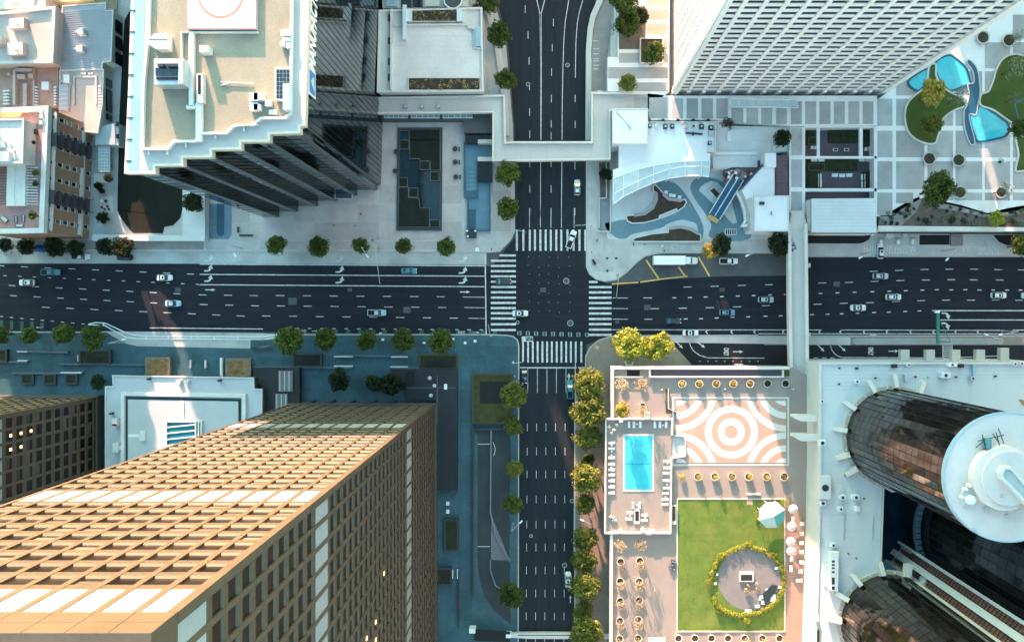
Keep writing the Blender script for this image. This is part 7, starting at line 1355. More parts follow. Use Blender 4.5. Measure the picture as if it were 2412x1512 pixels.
# tubs on the plaza
def tub(cell, x, y, rp, kind, label, base, group=None, plant=1.0, ph=.8, mat=None, name='planter_tub'):
    a, b = W(*q1(cell, x, y), base+.6); r__ = rp*CELL[cell][2]*(H-base)/F; t = thing(name, label, 'planter', (a, b, base), group)
    part(t, 'pot', MB().lathe(a,b,[(r__*.72,base),(r__*.95,base+.75),(r__,base+.95),(r__*.84,base+.95),(r__*.80,base+.8)], 24), mat or wc, smooth=True); part(t, 'soil', MB().cyl(a,b,r__*.82,base+.6,base+.82,20), earth)
    if kind:
        rg = random.Random(int(x*7+y)); mb = MB()
        for k in range(9): leaves(mb, (a+rg.uniform(-.45,.45)*r__*plant, b+rg.uniform(-.45,.45)*r__*plant, base+.8+rg.uniform(.1,ph)), r__*.45*plant, 22, .15, rg)
        part(t, 'plant', mb, LM[kind])
    return t
for x, y, k, l_ in ((1150,1110,'dark','dark round tub plant left on the plaza, below the lawn'),(1355,1120,'olive','olive tub plant below the curved lawn, right of two'),(1365,1345,'olive','olive tub plant beside the large green tree'),(1525,265,'green','green tub plant near the white tower corner'),(1705,285,'green','green tub plant below the pale bare tree')): tub('30', x, y, 46, k, l_, PZ, 'tub plants on the plaza', 1.5, 1.6, conc_pale)
tub('30', 1650, 1345, 40, 'dark', 'wide tub holding a pale tree near the right edge of plaza', PZ, None, 1.0, .5, conc_pale); tree(*q1('30',1675,1330), 22, 'pale', 'pale tree growing in the wide plaza tub', base=PZ+.5, name='plaza_tree')
# tub rows on the garden deck
GT = 'round cream tubs on the hotel deck'
for i, x in enumerate((688,835,981,1128,1272,1422,1577)): tub('e', x, 217 - (i > 4)*3, 35, 'yellow' if i < 5 else 'dark', '%s round tub from the left in the row above the patterned floor' % ORD[i], DZ, GT)
for i, x in enumerate((825,970,1115,1260,1413,1565)): tub('e', x, 1013, 36, 'yellow' if i < 5 else 'olive', '%s round tub from the left in the row below patterned floor' % ORD[i], DZ, GT, 1.1, 1.2)
for i, x in enumerate((780,948,1117,1285,1455,1635,1810)): tub('f', x, 1470, 40, None, '%s round tub from the left along the bottom of the lawn' % ORD[i], DZ, GT); 
for i, x in enumerate((1455,1635,1850)): tree(*q1('f', x+25, 1505), 11, 'tan', '%s little bare tree from left below the lawn' % ORD[i], 'little bare trees on the deck', DZ+.6, 'potted_tree')
mb = MB(); rg = random.Random(5); a, b = W(*q1('e', 687, 1018), DZ+.5)
for k in range(10): leaves(mb, (a+rg.uniform(-.5,.5), b+rg.uniform(-.4,.4), DZ+.5+rg.uniform(0,.4)), .55, 40, .16, rg)
solo('round_shrub', mb, LM['yellow'], 'clipped yellow shrub left of the tub row below patterned floor', 'shrub')
pots = [((190,690),(385,680)), ((185,890),(378,890)), ((185,1090),(380,1080)), ((183,1290),(370,1280)), ((180,1475),(367,1470))]
for i, pr_ in enumerate(pots):
    for j, (x, y) in enumerate(pr_):
        tub('f', x, y, 40, None, '%s tub from the top in the %s column of potted trees' % (ORD[i], ('left','right')[j]), DZ, 'tubs of the potted trees'); tree(*q1('f', x+8, y+50), 13 + (i+j) % 3, 'tan', '%s tan feathery tree from the top in %s column, growing in a tub' % (ORD[i], ('left','right')[j]), 'tan potted trees on the deck', DZ+.6, 'potted_tree')
for j, x in enumerate((190,390)): tree(*q1('f', x, 525), 16, 'tan', 'full tan tree below the pool deck, %s of two' % ('left','right')[j], 'tan potted trees on the deck', DZ, 'potted_tree')
for i, (x, y, k) in enumerate(((175,225,'tan'),(345,225,'tan'),(172,440,'yellow'),(350,450,'tan'))):
    tub('e', x-2, y-20 if i < 2 else y-40, 33, None, '%s tub in the north-west deck corner' % ('upper left','upper right','lower left','lower right')[i], DZ, GT); tree(*q1('e', x, y), 18, k, '%s small feathery tree in the north-west deck corner' % ('upper left','upper right','lower left','lower right')[i], 'tan potted trees on the deck', DZ+.6, 'potted_tree')
# hedge round the patio and clipped balls
hd = MB(); rg = random.Random(11)
arc_px = [(1140,1060),(1165,1120),(1215,1170),(1290,1215),(1380,1240),(1500,1225),(1600,1215),(1690,1170),(1770,1110),(1820,1030),(1850,950),(1860,880),(1850,800),(1790,690),(1720,630),(1640,570),(1570,560),(1490,520),(1400,545),(1300,590),(1210,635),(1170,700),(1140,770),(1110,850)]
for p0, p1 in zip(arc_px, arc_px[1:]):
    for k in range(7):
        t_ = (k+rg.random())/7; a, b = W(*q1('f', p0[0]+(p1[0]-p0[0])*t_, p0[1]+(p1[1]-p0[1])*t_), DZ+.6); leaves(hd, (a+rg.uniform(-.25,.25), b+rg.uniform(-.25,.25), DZ+rg.uniform(.35,.75)), rg.uniform(.5,.8), 60, .17, rg)
solo('patio_hedge', hd, LM['lime'], 'low yellow-green hedge ringing the round patio', 'hedge')
for i, (x, y, r__) in enumerate(((1088,908,46),(1195,1180,42),(1478,1292,44),(1750,622,42),(1500,505,40),(1205,635,38),(1870,90,50),(1840,760,44))):
    mb = MB(); a, b = W(*q1('f', x, y), DZ+.8); rr_ = r__*.2308*(H-DZ)/F
    for k in range(16): z = rg.uniform(-.2,.8); an_ = rg.uniform(0,6.28); leaves(mb, (a+rr_*.55*math.cos(an_), b+rr_*.55*math.sin(an_), DZ+.75+z*.5), rr_*.45, 30, .12, rg)
    solo('round_shrub', mb, LM['lime'], ('clipped ball shrub left of the round patio','clipped shrub at lower left of round patio','clipped ball shrub below the round patio','clipped ball shrub upper right of round patio','clipped shrub at the top of round patio','clipped shrub at upper left of round patio','clipped ball shrub beside the gazebo','green shrub at the right rim of round patio')[i], 'shrub', 'clipped shrubs round the patio')
mb = MB()
for k in range(14): a, b = W(*q1('f', 1440+rg.uniform(0,160), 900+rg.uniform(0,110)), DZ+1); leaves(mb, (a, b, DZ+rg.uniform(.5,1.4)), .45, 16, .22, rg)
solo('patio_plant', mb, LM['tan'], 'tan spiky plant spilling beside the fire table', 'plant'); 
mb = MB()
for k in range(8): a, b = W(*q1('f', 1575+rg.uniform(-12,14), 185+k*12), DZ+.5); leaves(mb, (a, b, DZ+.5), .4, 34, .13, rg)
solo('hedge_clump', mb, LM['lime'], 'small hedge clump left of the gazebo', 'hedge')
# dry plants on the pavilion roof strips
for (cell, x0, y0, x1, y1, k1, k2, l_) in (('10',1110,72,1415,148,'olive','tan','planted strip at the top of the pavilion roof'),('10',1088,550,1578,628,'yellow','tan','sunlit planted strip at the bottom of pavilion roof')):
    T = thing('roof_planting', l_, 'plants', (*W(*q1(cell,(x0+x1)/2,(y0+y1)/2),10), 10.1))
    for kk, n in ((k1, 20), (k2, 16)):
        mb = MB()
        for k in range(n): a, b = W(*q1(cell, rg.uniform(x0,x1), rg.uniform(y0,y1)), 10.5); leaves(mb, (a, b, 10.2+rg.uniform(.1,.5)), rg.uniform(.35,.7), 20, .16, rg)
        part(T, 'plants', mb, LM[kk])
# dots of ground cover on the plaza planting bed
sm_ = []
for v in range(3):
    mb = MB(); 
    for k in range(6): leaves(mb, (rg.uniform(-.3,.3), rg.uniform(-.3,.3), .25+rg.uniform(0,.25)), .4, 20, .13, rg)
    sm_.append(mb.mesh('shrub', LM['dark' if v else 'pale']))
spots = [(818,75),(850,88),(880,60),(905,35),(925,95),(940,30),(960,15),(985,45),(1000,5),(1020,30),(1010,-25),(1045,-5),(865,25),(890,90),(1195,-20),(1230,-5),(1270,10),(1300,-15),(1335,15),(1370,0),(1405,35),(1440,10),(1480,45),(1515,30),(1545,55),(1600,45),(1640,30),(1680,40),(1715,15),(1750,30),(1790,10),(1820,25),(1170,50),(1240,60),(1310,75),(1390,85),(1460,90),(1660,90),(1730,85),(1790,95),(1070,70),(1130,90)]
for i, (x, y) in enumerate(spots):
    a, b = W(*q1('31', x+rg.uniform(-6,6), y+rg.uniform(-5,5)), PZ); o = bpy.data.objects.new('low_shrub', sm_[i % 3]); COL.link(o); o.location = (a, b, PZ-.05); s_ = rg.uniform(.8,1.5)*(1.6 if y > 55 and x > 1100 else 1); o.scale = (s_, s_, s_*.8); tag(o, 'small rounded shrub among the dotted planting bed above the street', 'shrub', 'low shrubs dotting the planting bed')
# creeper and bushes in the alley and on the brick building
for x, y, r__, k, l_, bs in ((410,770,26,'olive','sunlit bush behind the brick parapet, upper',BZ-.5),(400,880,20,'green','green bush behind the brick parapet, middle',BZ-.5),(390,1220,30,'green','green bush behind the brick parapet, lower',BZ-.5),(365,440,14,'dark','dark little bush beside the penthouse',BZ-.5),(1190,830,30,'dark','dark alley bush beside the white terrace',0),(1080,910,26,'dark','dark alley bush against the brick wall',0),(1150,1250,38,'dark','dark alley bush near the street corner',0),(1100,960,20,'dark','small dark alley bush below the white terrace',0)):
    tree(*q1('h', x, y), r__*.22127*1.6, k, l_, None, bs, 'bush', 'bush', 1.0)
tree(*q1('00', 1410, 1430), 22, 'dark', 'dark bush at the foot of the stepped black corner', None, 0, 'bush', 'bush', 1.0)
tree(*q1('20', 680, 1230), 15, 'dark', 'dark shrub in the bed beside the stair opening', None, 0, 'bush', 'bush', 1.0)
tree(*q1('01', 730, 1200), 17, 'dark', 'dark shrub at the left corner of the annex', None, 0, 'bush', 'bush', 1.0)
tree(*q1('10', 1560, 110), 15, 'green', 'green shrub at the pavilion corner by the street wall', None, 0, 'bush', 'bush', 1.0)
# ------------------------------------------------------------------ vehicles
tyre_m = M('tyre_rubber', (.012,.012,.012), .85, .1, 1, 5, .1); rim_m = M('wheel_rim', (.42,.43,.44), .3, .05, 1, 5, .05, metal=.8); lamp_w = M('headlamp_glass', (.75,.77,.78), .1, 0, 1, 1, 0); lamp_r = M('tail_lamp_red', (.30,.015,.012), .2, 0, 1, 1, 0); car_glass = M('car_glass', (.012,.016,.020), .05, .1, 1, 3, .05, spec=.8)
def paint_m(name, col, rough=.28): return M('car_paint_' + name, col, rough, .03, .5, 2, .02, spec=.6)
CP = {'white': paint_m('white', (.72,.73,.73)), 'silver': paint_m('silver', (.45,.50,.52)), 'blue': paint_m('blue', (.10,.24,.36)), 'teal': paint_m('teal', (.05,.22,.28)), 'navy': paint_m('navy', (.012,.04,.07)), 'black': paint_m('black', (.012,.014,.016)), 'pale_blue': paint_m('pale_blue', (.36,.52,.58))}
def loft(secs):
    "secs: list of (x, half width low, half width high, z low, z mid, z high)"
    mb = MB(); vs = []; n = 8
    for x, wl_, wh, z0, zm, z1 in secs: vs += [(x,-wl_*.9,z0),(x,-wl_,(z0+zm)/2),(x,-wl_,zm),(x,-wh,z1),(x,wh,z1),(x,wl_,zm),(x,wl_,(z0+zm)/2),(x,wl_*.9,z0)]
    fs = [(k*n+i, (k+1)*n+i, (k+1)*n+(i+1) % n, k*n+(i+1) % n) for k in range(len(secs)-1) for i in range(n)]
    fs = [f[::-1] for f in fs] + [tuple(range(n)), tuple((len(secs)-1)*n+i for i in range(n-1,-1,-1))]
    return mb._add(vs, [f[::-1] for f in fs])
def car(kind, col, cell, x, y, rz, label, length=4.6, z=.02):
    a, b = W(*q1(cell, x, y), .7); t = thing({'sedan':'car','suv':'car','hatch':'car','pickup':'pickup_truck','truck':'box_truck'}[kind], label, {'pickup':'pickup','truck':'truck'}.get(kind, 'car'), (a, b, z), 'vehicles on the streets', rz); p = CP[col]
    def lp(name, mb, mat, sm=False): return lpart(t, name, mb.mesh(name, mat, (0,0,0), sm))
    L = length/2; w = .90 if kind != 'truck' else 1.2
    if kind in ('sedan','suv','hatch'):
        hb = {'sedan':.90,'suv':1.02,'hatch':.95}[kind]
        lp('body', loft([(-L,.62,.55,.40,.58,.70),(-L+.12,.80,.72,.28,.66,hb-.06),(-L+.6,.90,.82,.24,.70,hb),(-.2,.92,.84,.22,.72,hb+.02),(L-1.35,.91,.82,.22,.70,hb-.02),(L-.5,.86,.74,.24,.64,hb-.14),(L-.1,.72,.60,.30,.56,hb-.26),(L,.55,.46,.38,.52,.60)]), p, True)
        zr = {'sedan':1.42,'suv':1.72,'hatch':1.52}[kind]; xb0 = {'sedan':-L+.75,'suv':-L+.25,'hatch':-L+.3}[kind]; xb1 = {'sedan':-L+1.45,'suv':-L+.7,'hatch':-L+.9}[kind]; xf0, xf1 = L-1.25, L-2.1
        g_ = MB()._add([(xb0,-.80,hb),(xf0,-.80,hb),(xf0,.80,hb),(xb0,.80,hb),(xb1,-.60,zr),(xf1,-.60,zr),(xf1,.60,zr),(xb1,.60,zr)], [(4,5,6,7),(0,1,5,4),(1,2,6,5),(2,3,7,6),(3,0,4,7)])
        lp('windows', g_, car_glass)
        rf = MB().prism([(xb1-.04,-.60),(xf1+.05,-.58),(xf1+.10,0),(xf1+.05,.58),(xb1-.04,.60)], zr-.01, zr+.05, True); r1 = lp('roof', rf, p)
        if kind != 'sedan' or col in ('white','silver'): lpart(r1, 'sunroof', MB().box(xf1-.75,-.36,zr+.05,xf1-.15,.36,zr+.06).mesh('sunroof', car_glass))
        for s_ in (-1,1):
            mid = (xb1+xf1)/2
            lp('pillar', MB()._add([(mid-.06,s_*.805,hb),(mid+.06,s_*.805,hb),(mid+.06,s_*.612,zr),(mid-.06,s_*.612,zr)], [(0,1,2,3)]), p)
            lp('mirror', MB().box(xf0-.25,s_*.90,hb-.02,xf0-.1,s_*1.08,hb+.12), p); lp('headlight', MB().obox((L-.16,s_*.55,.62),(.22,.34,.14),s_*-.35), lamp_w); lp('tail_light', MB().obox((-L+.08,s_*.58,.72),(.12,.30,.16),s_*.2), lamp_r)
            if kind == 'suv': lp('roof_rail', MB().box(xb1+.1,s_*.54-.02,zr+.05,xf1-.1,s_*.54+.02,zr+.10), metal_dark)
    elif kind == 'pickup':
        L = 2.7; hb = 1.0; lp('body', loft([(-L,.84,.80,.45,.75,hb),(-L+.1,.92,.86,.35,.75,hb),(-.9,.93,.87,.30,.75,hb),(L-1.5,.93,.86,.28,.75,hb),(L-.5,.88,.78,.30,.70,hb-.08),(L,.70,.60,.40,.60,.78)]), p, True)
        lp('bed', MB().box(-L+.18,-.70,hb,-.62,.70,hb+.015), black_m)
        for s_ in (-1,1): lp('bed_side', MB().box(-L+.05,s_*.72 if s_ > 0 else -.86,hb-.02,-.55,s_*.86 if s_ > 0 else -.72,hb+.16), p)
        lp('tailgate', MB().box(-L+.02,-.72,hb-.02,-L+.14,.72,hb+.16), p); lp('windows', MB()._add([(-.6,-.80,hb),(1.35,-.80,hb),(1.35,.80,hb),(-.6,.80,hb),(-.45,-.62,1.68),(.55,-.62,1.68),(.55,.62,1.68),(-.45,.62,1.68)], [(4,5,6,7),(0,1,5,4),(1,2,6,5),(2,3,7,6),(3,0,4,7)]), car_glass); lp('roof', MB().box(-.5,-.62,1.67,.62,.62,1.73), p)
        for s_ in (-1,1): lp('mirror', MB().box(1.0,s_*.92,hb,1.15,s_*1.12,hb+.15), p); lp('headlight', MB().box(L-.2,s_*.62-.14,.62,L-.02,s_*.62+.14,.78), lamp_w); lp('tail_light', MB().box(-L-.02,s_*.78-.08,.7,-L+.05,s_*.78+.08,1.0), lamp_r)
    else:
        L = 6.6; lp('cargo_box', MB().box(-L,-1.27,1.05,L-4.0,1.27,3.9), M('truck_box_white', (.78,.77,.74), .5, .04, .4, 3, .04)); lp('chassis', MB().box(-L+.3,-.9,.5,L-.6,.9,1.04), metal_dark)
        for i in range(8): lp('roof_rib', MB().box(-L+.4+i*1.15,-1.24,3.9,-L+.46+i*1.15,1.24,3.93), white_paint)
        lp('cab', loft([(L-3.9,1.05,1.0,.5,1.6,2.7),(L-2.3,1.08,1.0,.5,1.5,2.7),(L-1.75,1.08,.98,.5,1.45,1.75),(L-.5,1.0,.86,.5,1.2,1.55),(L,.72,.6,.6,1.0,1.25)]), p, True); lp('windscreen', MB()._add([(L-1.72,-.95,1.78),(L-1.72,.95,1.78),(L-2.28,.92,2.68),(L-2.28,-.92,2.68)], [(0,1,2,3)]), car_glass); lp('fairing', MB().box(L-3.8,-.9,2.7,L-2.6,.9,3.3), p); lp('cab_gap', MB().box(L-4.0,-1.0,1.05,L-3.88,1.0,2.6), metal_dark)
        for s_ in (-1,1): lp('mirror', MB().box(L-2.2,s_*1.15,1.8,L-2.05,s_*1.4,2.3), metal_dark); lp('headlight', MB().box(L-.25,s_*.6-.15,.9,L-.05,s_*.6+.15,1.1), lamp_w)
    wx = {'pickup':(-1.65,1.75),'truck':(-4.6,-3.5,5.2)}.get(kind, (-length*.29, length*.30)); wr = {'pickup':.38,'truck':.5,'suv':.36}.get(kind, .32)
    for xx in wx:
        for s_ in (-1,1):
            yw = s_*(w-.07 if kind != 'truck' else 1.05); wh = lp('wheel', MB().tube((xx,yw-.11,wr),(xx,yw+.11,wr),wr,None,16), tyre_m); lpart(wh, 'rim', MB().tube((xx,yw+s_*.10,wr),(xx,yw+s_*.125,wr),wr*.62,None,12).mesh('rim', rim_m))
    return t
N_ = math.pi/2
for a_ in (('sedan','white','01',1150,475,0,'white sedan in the upper lanes left of the turn arrows'),('sedan','pale_blue','01',1208,655,0,'pale blue sedan in the middle lanes left of the junction'),('hatch','white','01',187,510,math.pi,'white hatchback near the left edge of the wide road'),('pickup','teal','01',355,437,0,'teal pickup in the top lane near left edge'),('pickup','white','01',565,330,0,'white pickup parked under dark kerb trees'),('suv','black','01',872,332,0,'black van parked under the sixth dark kerb tree'),
    ('pickup','pale_blue','11',860,720,0,'pale blue pickup in the lower lanes left of the junction'),('sedan','teal','11',1085,428,0,'dark teal car waiting in the upper turn lane'),('sedan','navy','11',1745,502,0,'dark navy car on the left zebra crossing'),('sedan','white','21',90,724,0,'white sedan entering the junction over the left crossing'),('pickup','white','21',447,208,1.22,'white pickup turning across the top zebra crossing'),('truck','white','21',1170,358,0,'long white box truck parked in the loading bay'),('pickup','white','21',1545,360,0,'white pickup parked behind the box truck'),('suv','blue','21',1535,718,0,'blue car in the lower lanes right of the junction'),('sedan','navy','21',1160,777,0,'dark car in the bottom lane right of junction'),('sedan','white','21',1280,860,0,'white car in the buffered kerb lane beside corner trees'),
    ('suv','silver','21',1806,628,0,'silver car just left of the eastern footbridge'),('sedan','black','21',120,1160,-N_,'black car at the left kerb below the lower crossing'),('pickup','teal','21',438,1255,N_,'teal pickup stopped below the lower crossing'),('suv','white','20',488,1310,N_,'white car under way on the north street below the footbridge'),('sedan','white','22',425,1075,N_,'white car beside the trees on the south street'),('suv','silver','31',812,465,0,'silver wagon in the upper lanes right of the footbridge'),('suv','white','31',902,610,0,'white car with dark sunroof in the centre lanes right of footbridge'),('sedan','white','31',655,685,0,'white sedan lowest and nearest to the footbridge on its right'),('suv','white','31',1637,598,0,'white car near the right edge of the wide road'),('sedan','silver','31',1850,600,0,'silver car cut by the right edge of the wide road'),('hatch','white','31',810,290,N_,'small white car leaving the garage over zebra stripes')):
    car(*a_, z=KH+.03 if a_[2] == '31' and a_[4] == 290 else .02)
# ------------------------------------------------------------------ street furniture, small things, people
pole_m = M('pole_grey', (.50,.52,.52), .5, .06, .5, 4, .05, metal=.4); sig_m = M('signal_black', (.02,.02,.02), .5, .1, .5, 4, .05)
def mast(cell, bx, by, ex, ey, label, z=6.2, heads=2, mat=None, name='traffic_signal', cat='traffic light', lamp=False):
    (a, b), (c, d_) = W(*q1(cell, bx, by), 0), W(*q1(cell, ex, ey), z); t = thing(name, label, cat, (a, b, KH)); m = mat or pole_m
    part(t, 'pole', MB().tube((a,b,KH),(a,b,z), .16, .11), m); part(t, 'base', MB().cyl(a,b,.28,KH,KH+.4,12), m); part(t, 'arm', MB().tube((a,b,z),(c,d_,z+.15), .10, .06), m)
    dv = Vector((c-a, d_-b)); ang = math.atan2(dv.y, dv.x)
    for k in range(heads):
        p = Vector((a,b)) + dv*(1-.42*k); h_ = part(t, 'signal_head', MB().obox((p.x,p.y,z-.35),(.36,.40,1.1),ang), sig_m)
        for j, cm in enumerate(((.35,.03,.02),(.35,.22,.02),(.03,.30,.12))): part(h_, 'lens', MB().obox((p.x-math.sin(ang)*.2,p.y+math.cos(ang)*.2,z-.02-j*.33),(.22,.06,.22),ang), M('lens_%d' % j, cm, .3, 0, 1, 1, 0))
    if lamp: part(t, 'lamp_head', MB().obox((c,d_,z+.15),(1.1,.42,.18),ang), white_paint)
    return t
mast('21', 585, 122, 465, 112, 'signal mast reaching over the top crossing from the right kerb'); mast('21', 765, 458, 762, 612, 'signal mast hanging over the right crossing from the corner bulb', mat=M('pole_tan', (.50,.42,.30), .5, .06, .5, 4, .05)); mast('21', 42, 1063, 112, 1064, 'signal mast at the left kerb below the lower crossing', heads=1); mast('21', 580, 1095, 490, 1102, 'signal mast at the right kerb below the lower crossing', heads=1); mast('21', 22, 150, 130, 155, 'signal mast at the left kerb of the top crossing', heads=1); mast('11', 1662, 880, 1640, 800, 'signal mast at the lower left crossing corner', heads=1)
mast('11', 886, 268, 882, 520, 'long grey sign gantry arm over the left turn lanes', 7.0, 1, name='sign_gantry', cat='gantry')
gt = mast('31', 1217, 918, 1217, 760, 'green sign gantry over the right-hand lanes', 6.5, 0, M('gantry_green', (.03,.22,.17), .5, .1, .5, 4, .05), 'sign_gantry', 'gantry')
gx, gy = W(*q1('31', 1217, 830), 6.5); part(gt, 'sign_panel', MB().box(gx-.45,gy-4.4,6.0,gx+.25,gy+4.4,6.6), M('gantry_green', (0,0,0))); part(gt, 'sign_edge', MB().box(gx-.95,gy+4.4,5.9,gx+.3,gy+5.2,6.7), white_paint)
def lamp(cell, bx, by, ex, ey, label, z=8.0): return mast(cell, bx, by, ex, ey, label, z, 0, None, 'street_lamp', 'street lamp', True)
lamp('01', 1690, 270, 1642, 318, 'street lamp on the kerb left of the turn arrows'); lamp('31', 1240, 290, 1275, 348, 'street lamp in front of the black garage opening'); lamp('31', 672, 312, 670, 335, 'short street lamp by the rounded garage opening'); lamp('22', 40, 680, 95, 672, 'street lamp on the left kerb of south street'); lamp('22', 575, 635, 520, 657, 'street lamp between trees on the right of south street'); lamp('11', 800, 280, 795, 325, 'short lamp beside the third forecourt tree'); lamp('01', 870, 925, 866, 905, 'lamp at the start of the bus stop lane'); lamp('31', 1655, 845, 1650, 870, 'lamp standing in the buffer strip near right edge')
lamp('21', 1672, 318, 1674, 322, 'short white lamp behind the parked pickup'); lamp('31', 1548, 905, 1548, 870, 'white lamp on the narrow traffic island')
# covers, patches, boxes
for i, (c_, x, y, r__, l_) in enumerate((('21',412,498,.75,'larger manhole cover right of centre in the junction'),('21',440,793,.75,'manhole cover at the lower right of the junction'),('21',72,788,.4,'small manhole cover beside the white sedan'),('20',145,590,.5,'manhole cover in the left lane of north street'),('20',420,457,.5,'manhole cover in the right lanes of north street'),('22',452,525,.5,'manhole cover right side of south street'),('22',400,975,.6,'manhole cover above the white car on south street'),('22',165,770,.4,'manhole cover at the left of south street'))):
    a, b = W(*q1(c_, x, y)); t = thing('manhole_cover', l_, 'manhole', (a, b, 0), 'manhole covers'); part(t, 'lid', MB().cyl(a,b,r__,0,.03,20), asphalt_pale); part(t, 'collar', MB().ring(a,b,r__,r__+.14,0,.032,20), conc)
for x, y, w in ((978,683,46),(767,785,26),(-1500,640,60),(-2300,560,40),(-700,700,50),(1500,560,34),(2300,520,44),(-1100,560,30),(250,560,40)):
    a, b, c, d_ = qr('21', x-w/2, y-w/2*.8, x+w/2, y+w/2*.8); struct('road_patch', MB().prism(Wl(rect(a,b,c,d_)), .0, .015), asphalt_pale, road_ew)
for i, (x, y) in enumerate(((697,340),(760,340),(698,428))): a, b = W(*q1('21', x, y)); t = thing('tree_grate', ('upper left','upper right','lower')[i] + ' of three green round grates in the corner bulb', 'grate', (a, b, KH), 'green round grates'); part(t, 'disc', MB().cyl(a,b,.42,KH+.012,KH+.04,18), M('grate_green', (.02,.09,.07), .7, .1, 1, 5, .1)); part(t, 'collar', MB().ring(a,b,.42,.5,KH,KH+.045,18), conc_pale)
a, b = W(*q1('21', 605, 368)); t = thing('news_box', 'red tilted news box on the corner bulb', 'news box', (a, b, KH), None, -1.0); lpart(t, 'cabinet', MB().box(-.8,-.25,0,.8,.25,1.0).mesh('cabinet', M('red_box', (.30,.045,.03), .5, .05, 1, 4, .05))); lpart(t, 'lid', MB().box(-.8,-.27,1.0,.8,.27,1.08).mesh('lid', sig_m))
tp = solo('tactile_plate', MB().obox((*W(*q1('21', 625, 960)), KH+.02), (1.3,1.1,.05), -.6), M('tactile_orange', (.55,.33,.16), .8, .1, 1, 4, .1), 'orange tactile plate at the lower right crossing corner', 'tactile paving')
for i, (c_, x, y, w, h_) in enumerate((('11',1397,903,.5,1.1),('11',1478,930,.7,.6),('11',1549,917,.75,1.2),('11',905,907,.6,1.0),('11',1192,930,.6,.8),('11',893,862,.35,2.4),('11',1562,280,1.1,.3),('01',300,822,.3,2.4),('21',1080,255,.5,.9))):
    a, b = W(*q1(c_, x, y)); t = thing('utility_cabinet', ('small white box at the kerb beside the fifth street tree','low white box left of the bright cabinet at the corner','bright white cabinet at the corner paving','white box beside the third street tree','white box between the fourth and fifth trees','slim white sign post at the kerb beside third tree','flat white panel at the end of forecourt','slim white post at the left bicycle lane','small cabinet on the court footway')[i], 'cabinet', (a, b, KH)); part(t, 'cabinet', MB().box(a-w/2,b-w/2,KH,a+w/2,b+w/2,KH+h_), white_paint); part(t, 'plinth', MB().box(a-w/2-.05,b-w/2-.05,KH,a+w/2+.05,b+w/2+.05,KH+.08), conc)
for i, (x, y, m, l_) in enumerate(((55,282,M('tarp_grey', (.55,.52,.53), .8, .1, .5, 4, .1),'pale grey tent on the pavement at the left edge'),(285,272,M('tarp_blue', (.03,.13,.42), .7, .15, .5, 4, .15),'blue tent between dark kerb trees'))):
    a, b = W(*q1('01', x, y)); t = thing('tent', l_, 'tent', (a, b, KH), None, .3-i*.5); lpart(t, 'canvas', MB()._add([(-1.5,-1.1,0),(1.5,-1.0,0),(1.3,1.1,0),(-1.2,1.0,0),(-.9,.1,1.5),(.8,-.1,1.4)], [(0,1,5,4),(1,2,5),(2,3,4,5),(3,0,4)]).mesh('canvas', m)); lpart(t, 'pole', MB().tube((-.9,.1,0),(-.9,.1,1.55),.03).mesh('pole', metal_pale))
bsh = thing('bus_shelter', 'low glazed bus shelter wall beside the bus lane', 'shelter', (*W(*q1('01',1065,1000)), KH))
# raised kerb line of the bus island
bi = thing('lane_separator', 'white curving kerb separating the bus stop lane from traffic', 'kerb', (*W(*q1('01',1300,890)), 0)); 
up = q('01', [(618,800),(665,788),(720,790),(745,796),(870,855),(940,875),(1030,884),(1795,887)]) + q('11', [(80,885),(165,870)]); lo = q('01', [(618,802),(730,808),(880,890),(950,900),(1795,907)]) + q('11', [(70,910),(130,895),(165,873)])
part(bi, 'edge', MB().path(Wl(up), .28, .0, .16), white_paint); part(bi, 'edge', MB().path(Wl(lo), .28, .0, .162), white_paint)
for x in (730,1025,1183,1342,1503,1667): a = q1('01', x, 884 if x > 800 else 792); b = q1('01', x, 906 if x > 800 else 812); part(bi, 'cross_bar', MB().path([W(*a), W(*((a[0]+b[0])/2-3, (a[1]+b[1])/2)), W(*b)], .22, .0, .14), white_paint)
bpy.data.objects.remove(bsh)
bs = thing('bus_bench', 'dark pair of benches at the right end of bus lane', 'bench', (*W(*q1('11',70,970)), KH))
for x in (28, 105): a, b = W(*q1('11', x, 972)); part(bs, 'seat', MB().box(a-1.2,b-.25,KH+.4,a+1.2,b+.25,KH+.48), metal_dark); part(bs, 'leg', MB().box(a-.9,b-.2,KH,a-.8,b+.2,KH+.4), metal_dark); part(bs, 'leg', MB().box(a+.8,b-.2,KH,a+.9,b+.2,KH+.4), metal_dark)
a, b = W(*q1('21', 850, 1062)); solo('ring_bench', MB().ring(a, b, .95, 1.3, KH, KH+.5, 24, math.pi*.95, math.pi*2.0), cream, 'cream curved bench under the large corner tree', 'bench')
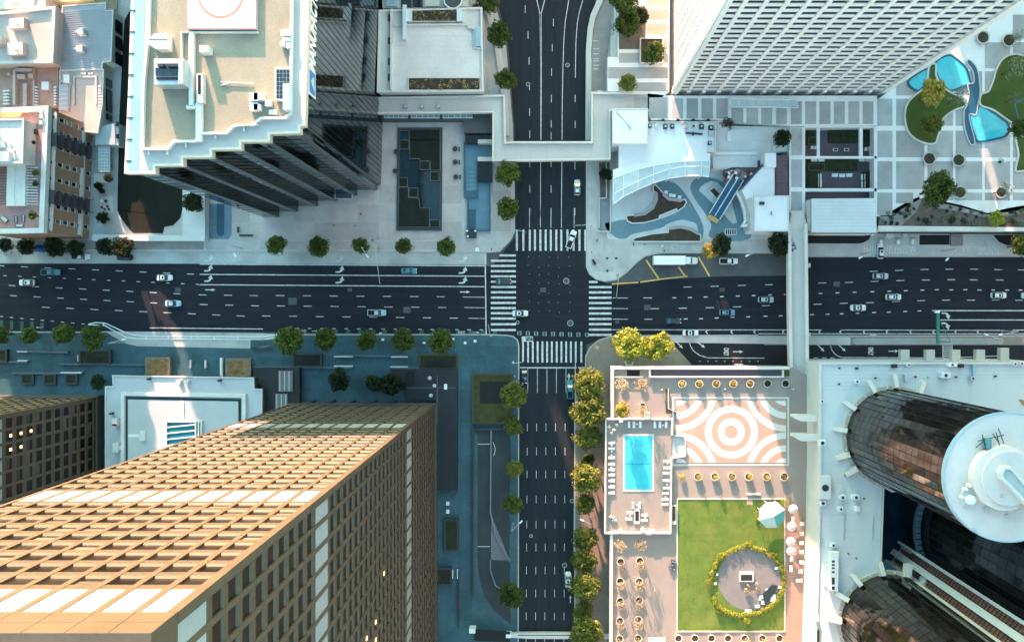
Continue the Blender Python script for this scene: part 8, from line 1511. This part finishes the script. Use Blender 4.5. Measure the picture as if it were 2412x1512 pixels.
# people on the pavements: one skinned figure, copied in different clothes
def person_mesh(pose):
    me = bpy.data.meshes.new('person'); st = .22 if pose else .08
    v = [(0,0,.95),(0,0,1.15),(0,0,1.38),(0,0,1.52),(0,.01,1.62),(0,.02,1.74),(-.10,0,.90),(-.11,st*.6,.50),(-.11,st*.5-.02,.09),(-.11,st*.5+.14,.05),(.10,0,.90),(.11,-st*.4,.50),(.11,-st,.11),(.11,-st+.14,.06),(-.20,0,1.40),(-.26,-.08,1.14),(-.27,.02,.90),(.20,0,1.40),(.26,.10,1.14),(.27,.16,.92)]
    e = [(0,1),(1,2),(2,3),(3,4),(4,5),(0,6),(6,7),(7,8),(8,9),(0,10),(10,11),(11,12),(12,13),(2,14),(14,15),(15,16),(2,17),(17,18),(18,19)]
    rad = [.15,.14,.17,.06,.10,.09,.10,.075,.05,.04,.10,.075,.05,.04,.075,.05,.035,.075,.05,.035]
    me.from_pydata(v, e, []); o = bpy.data.objects.new('tmp', me); COL.link(o); sk_ = o.modifiers.new('s', 'SKIN'); o.modifiers.new('u', 'SUBSURF').levels = 1
    for i, r__ in enumerate(rad): me.skin_vertices[0].data[i].radius = (r__, r__*.8)
    me.skin_vertices[0].data[0].use_root = True
    dg = bpy.context.evaluated_depsgraph_get(); out = bpy.data.meshes.new_from_object(o.evaluated_get(dg)); bpy.data.objects.remove(o); return out
pm_ = [person_mesh(0), person_mesh(1)]
cl_ = [M('coat_black', (.02,.02,.025), .8, .1, 2, 6, .1), M('coat_white', (.6,.6,.58), .8, .1, 2, 6, .1), M('coat_blue', (.05,.09,.18), .8, .1, 2, 6, .1), M('coat_red', (.28,.05,.04), .8, .1, 2, 6, .1), M('coat_grey', (.2,.2,.2), .8, .1, 2, 6, .1)]
hair = M('hair_dark', (.02,.014,.01), .7, .1, 2, 6, .1)
ppl = [('21',588,298,0,'person in dark coat walking near the top right kerb'),('21',628,215,0,'person in dark coat crossing the corner paving'),('21',640,135,2,'person in blue standing beside the court entrance'),('21',1095,288,0,'person in dark coat on the footway above the box truck'),('21',1170,262,4,'person in grey walking past the wedge planter'),('21',880,242,0,'person in dark coat beside the wedge planter'),('21',960,242,0,'person in dark coat right of the wedge planter end'),('11',747,32,0,'person in dark coat alone on the forecourt slabs'),('11',560,110,4,'person in grey walking across the forecourt'),('11',712,113,4,'person in grey walking right on the forecourt'),('11',1662,277,0,'person in dark coat waiting at left crossing corner'),('21',763,1048,1,'person in white at the lower right crossing corner'),('d',850,1005,1,'person in white crossing the swirling court paving'),('11',830,215,2,'person in blue beside the forecourt kerb'),('21',52,1163,1,'person in white at the left kerb below the lower crossing'),('e',515,268,1,'person in white near the deck stair slot'),('e',1060,265,1,'person in white below the tub row on deck'),('e',1645,262,1,'person in white near the footbridge landing'),('f',540,980,1,'person in white left of the lawn')]
for i, (c_, x, y, cc, l_) in enumerate(ppl):
    zb = DZ if c_ in ('e','f') else KH; a, b = W(*q1(c_, x, y), zb+.8); t = thing('person', l_, 'person', (a, b, zb), 'people on foot', i*1.7); me = pm_[i % 2].copy(); me.materials.clear(); me.materials.append(cl_[cc]); lpart(t, 'body', me)
    lpart(t, 'hair', MB().blob((0,-.01,1.70), .115, i, 10, 6, .9, .05).mesh('hair', hair))
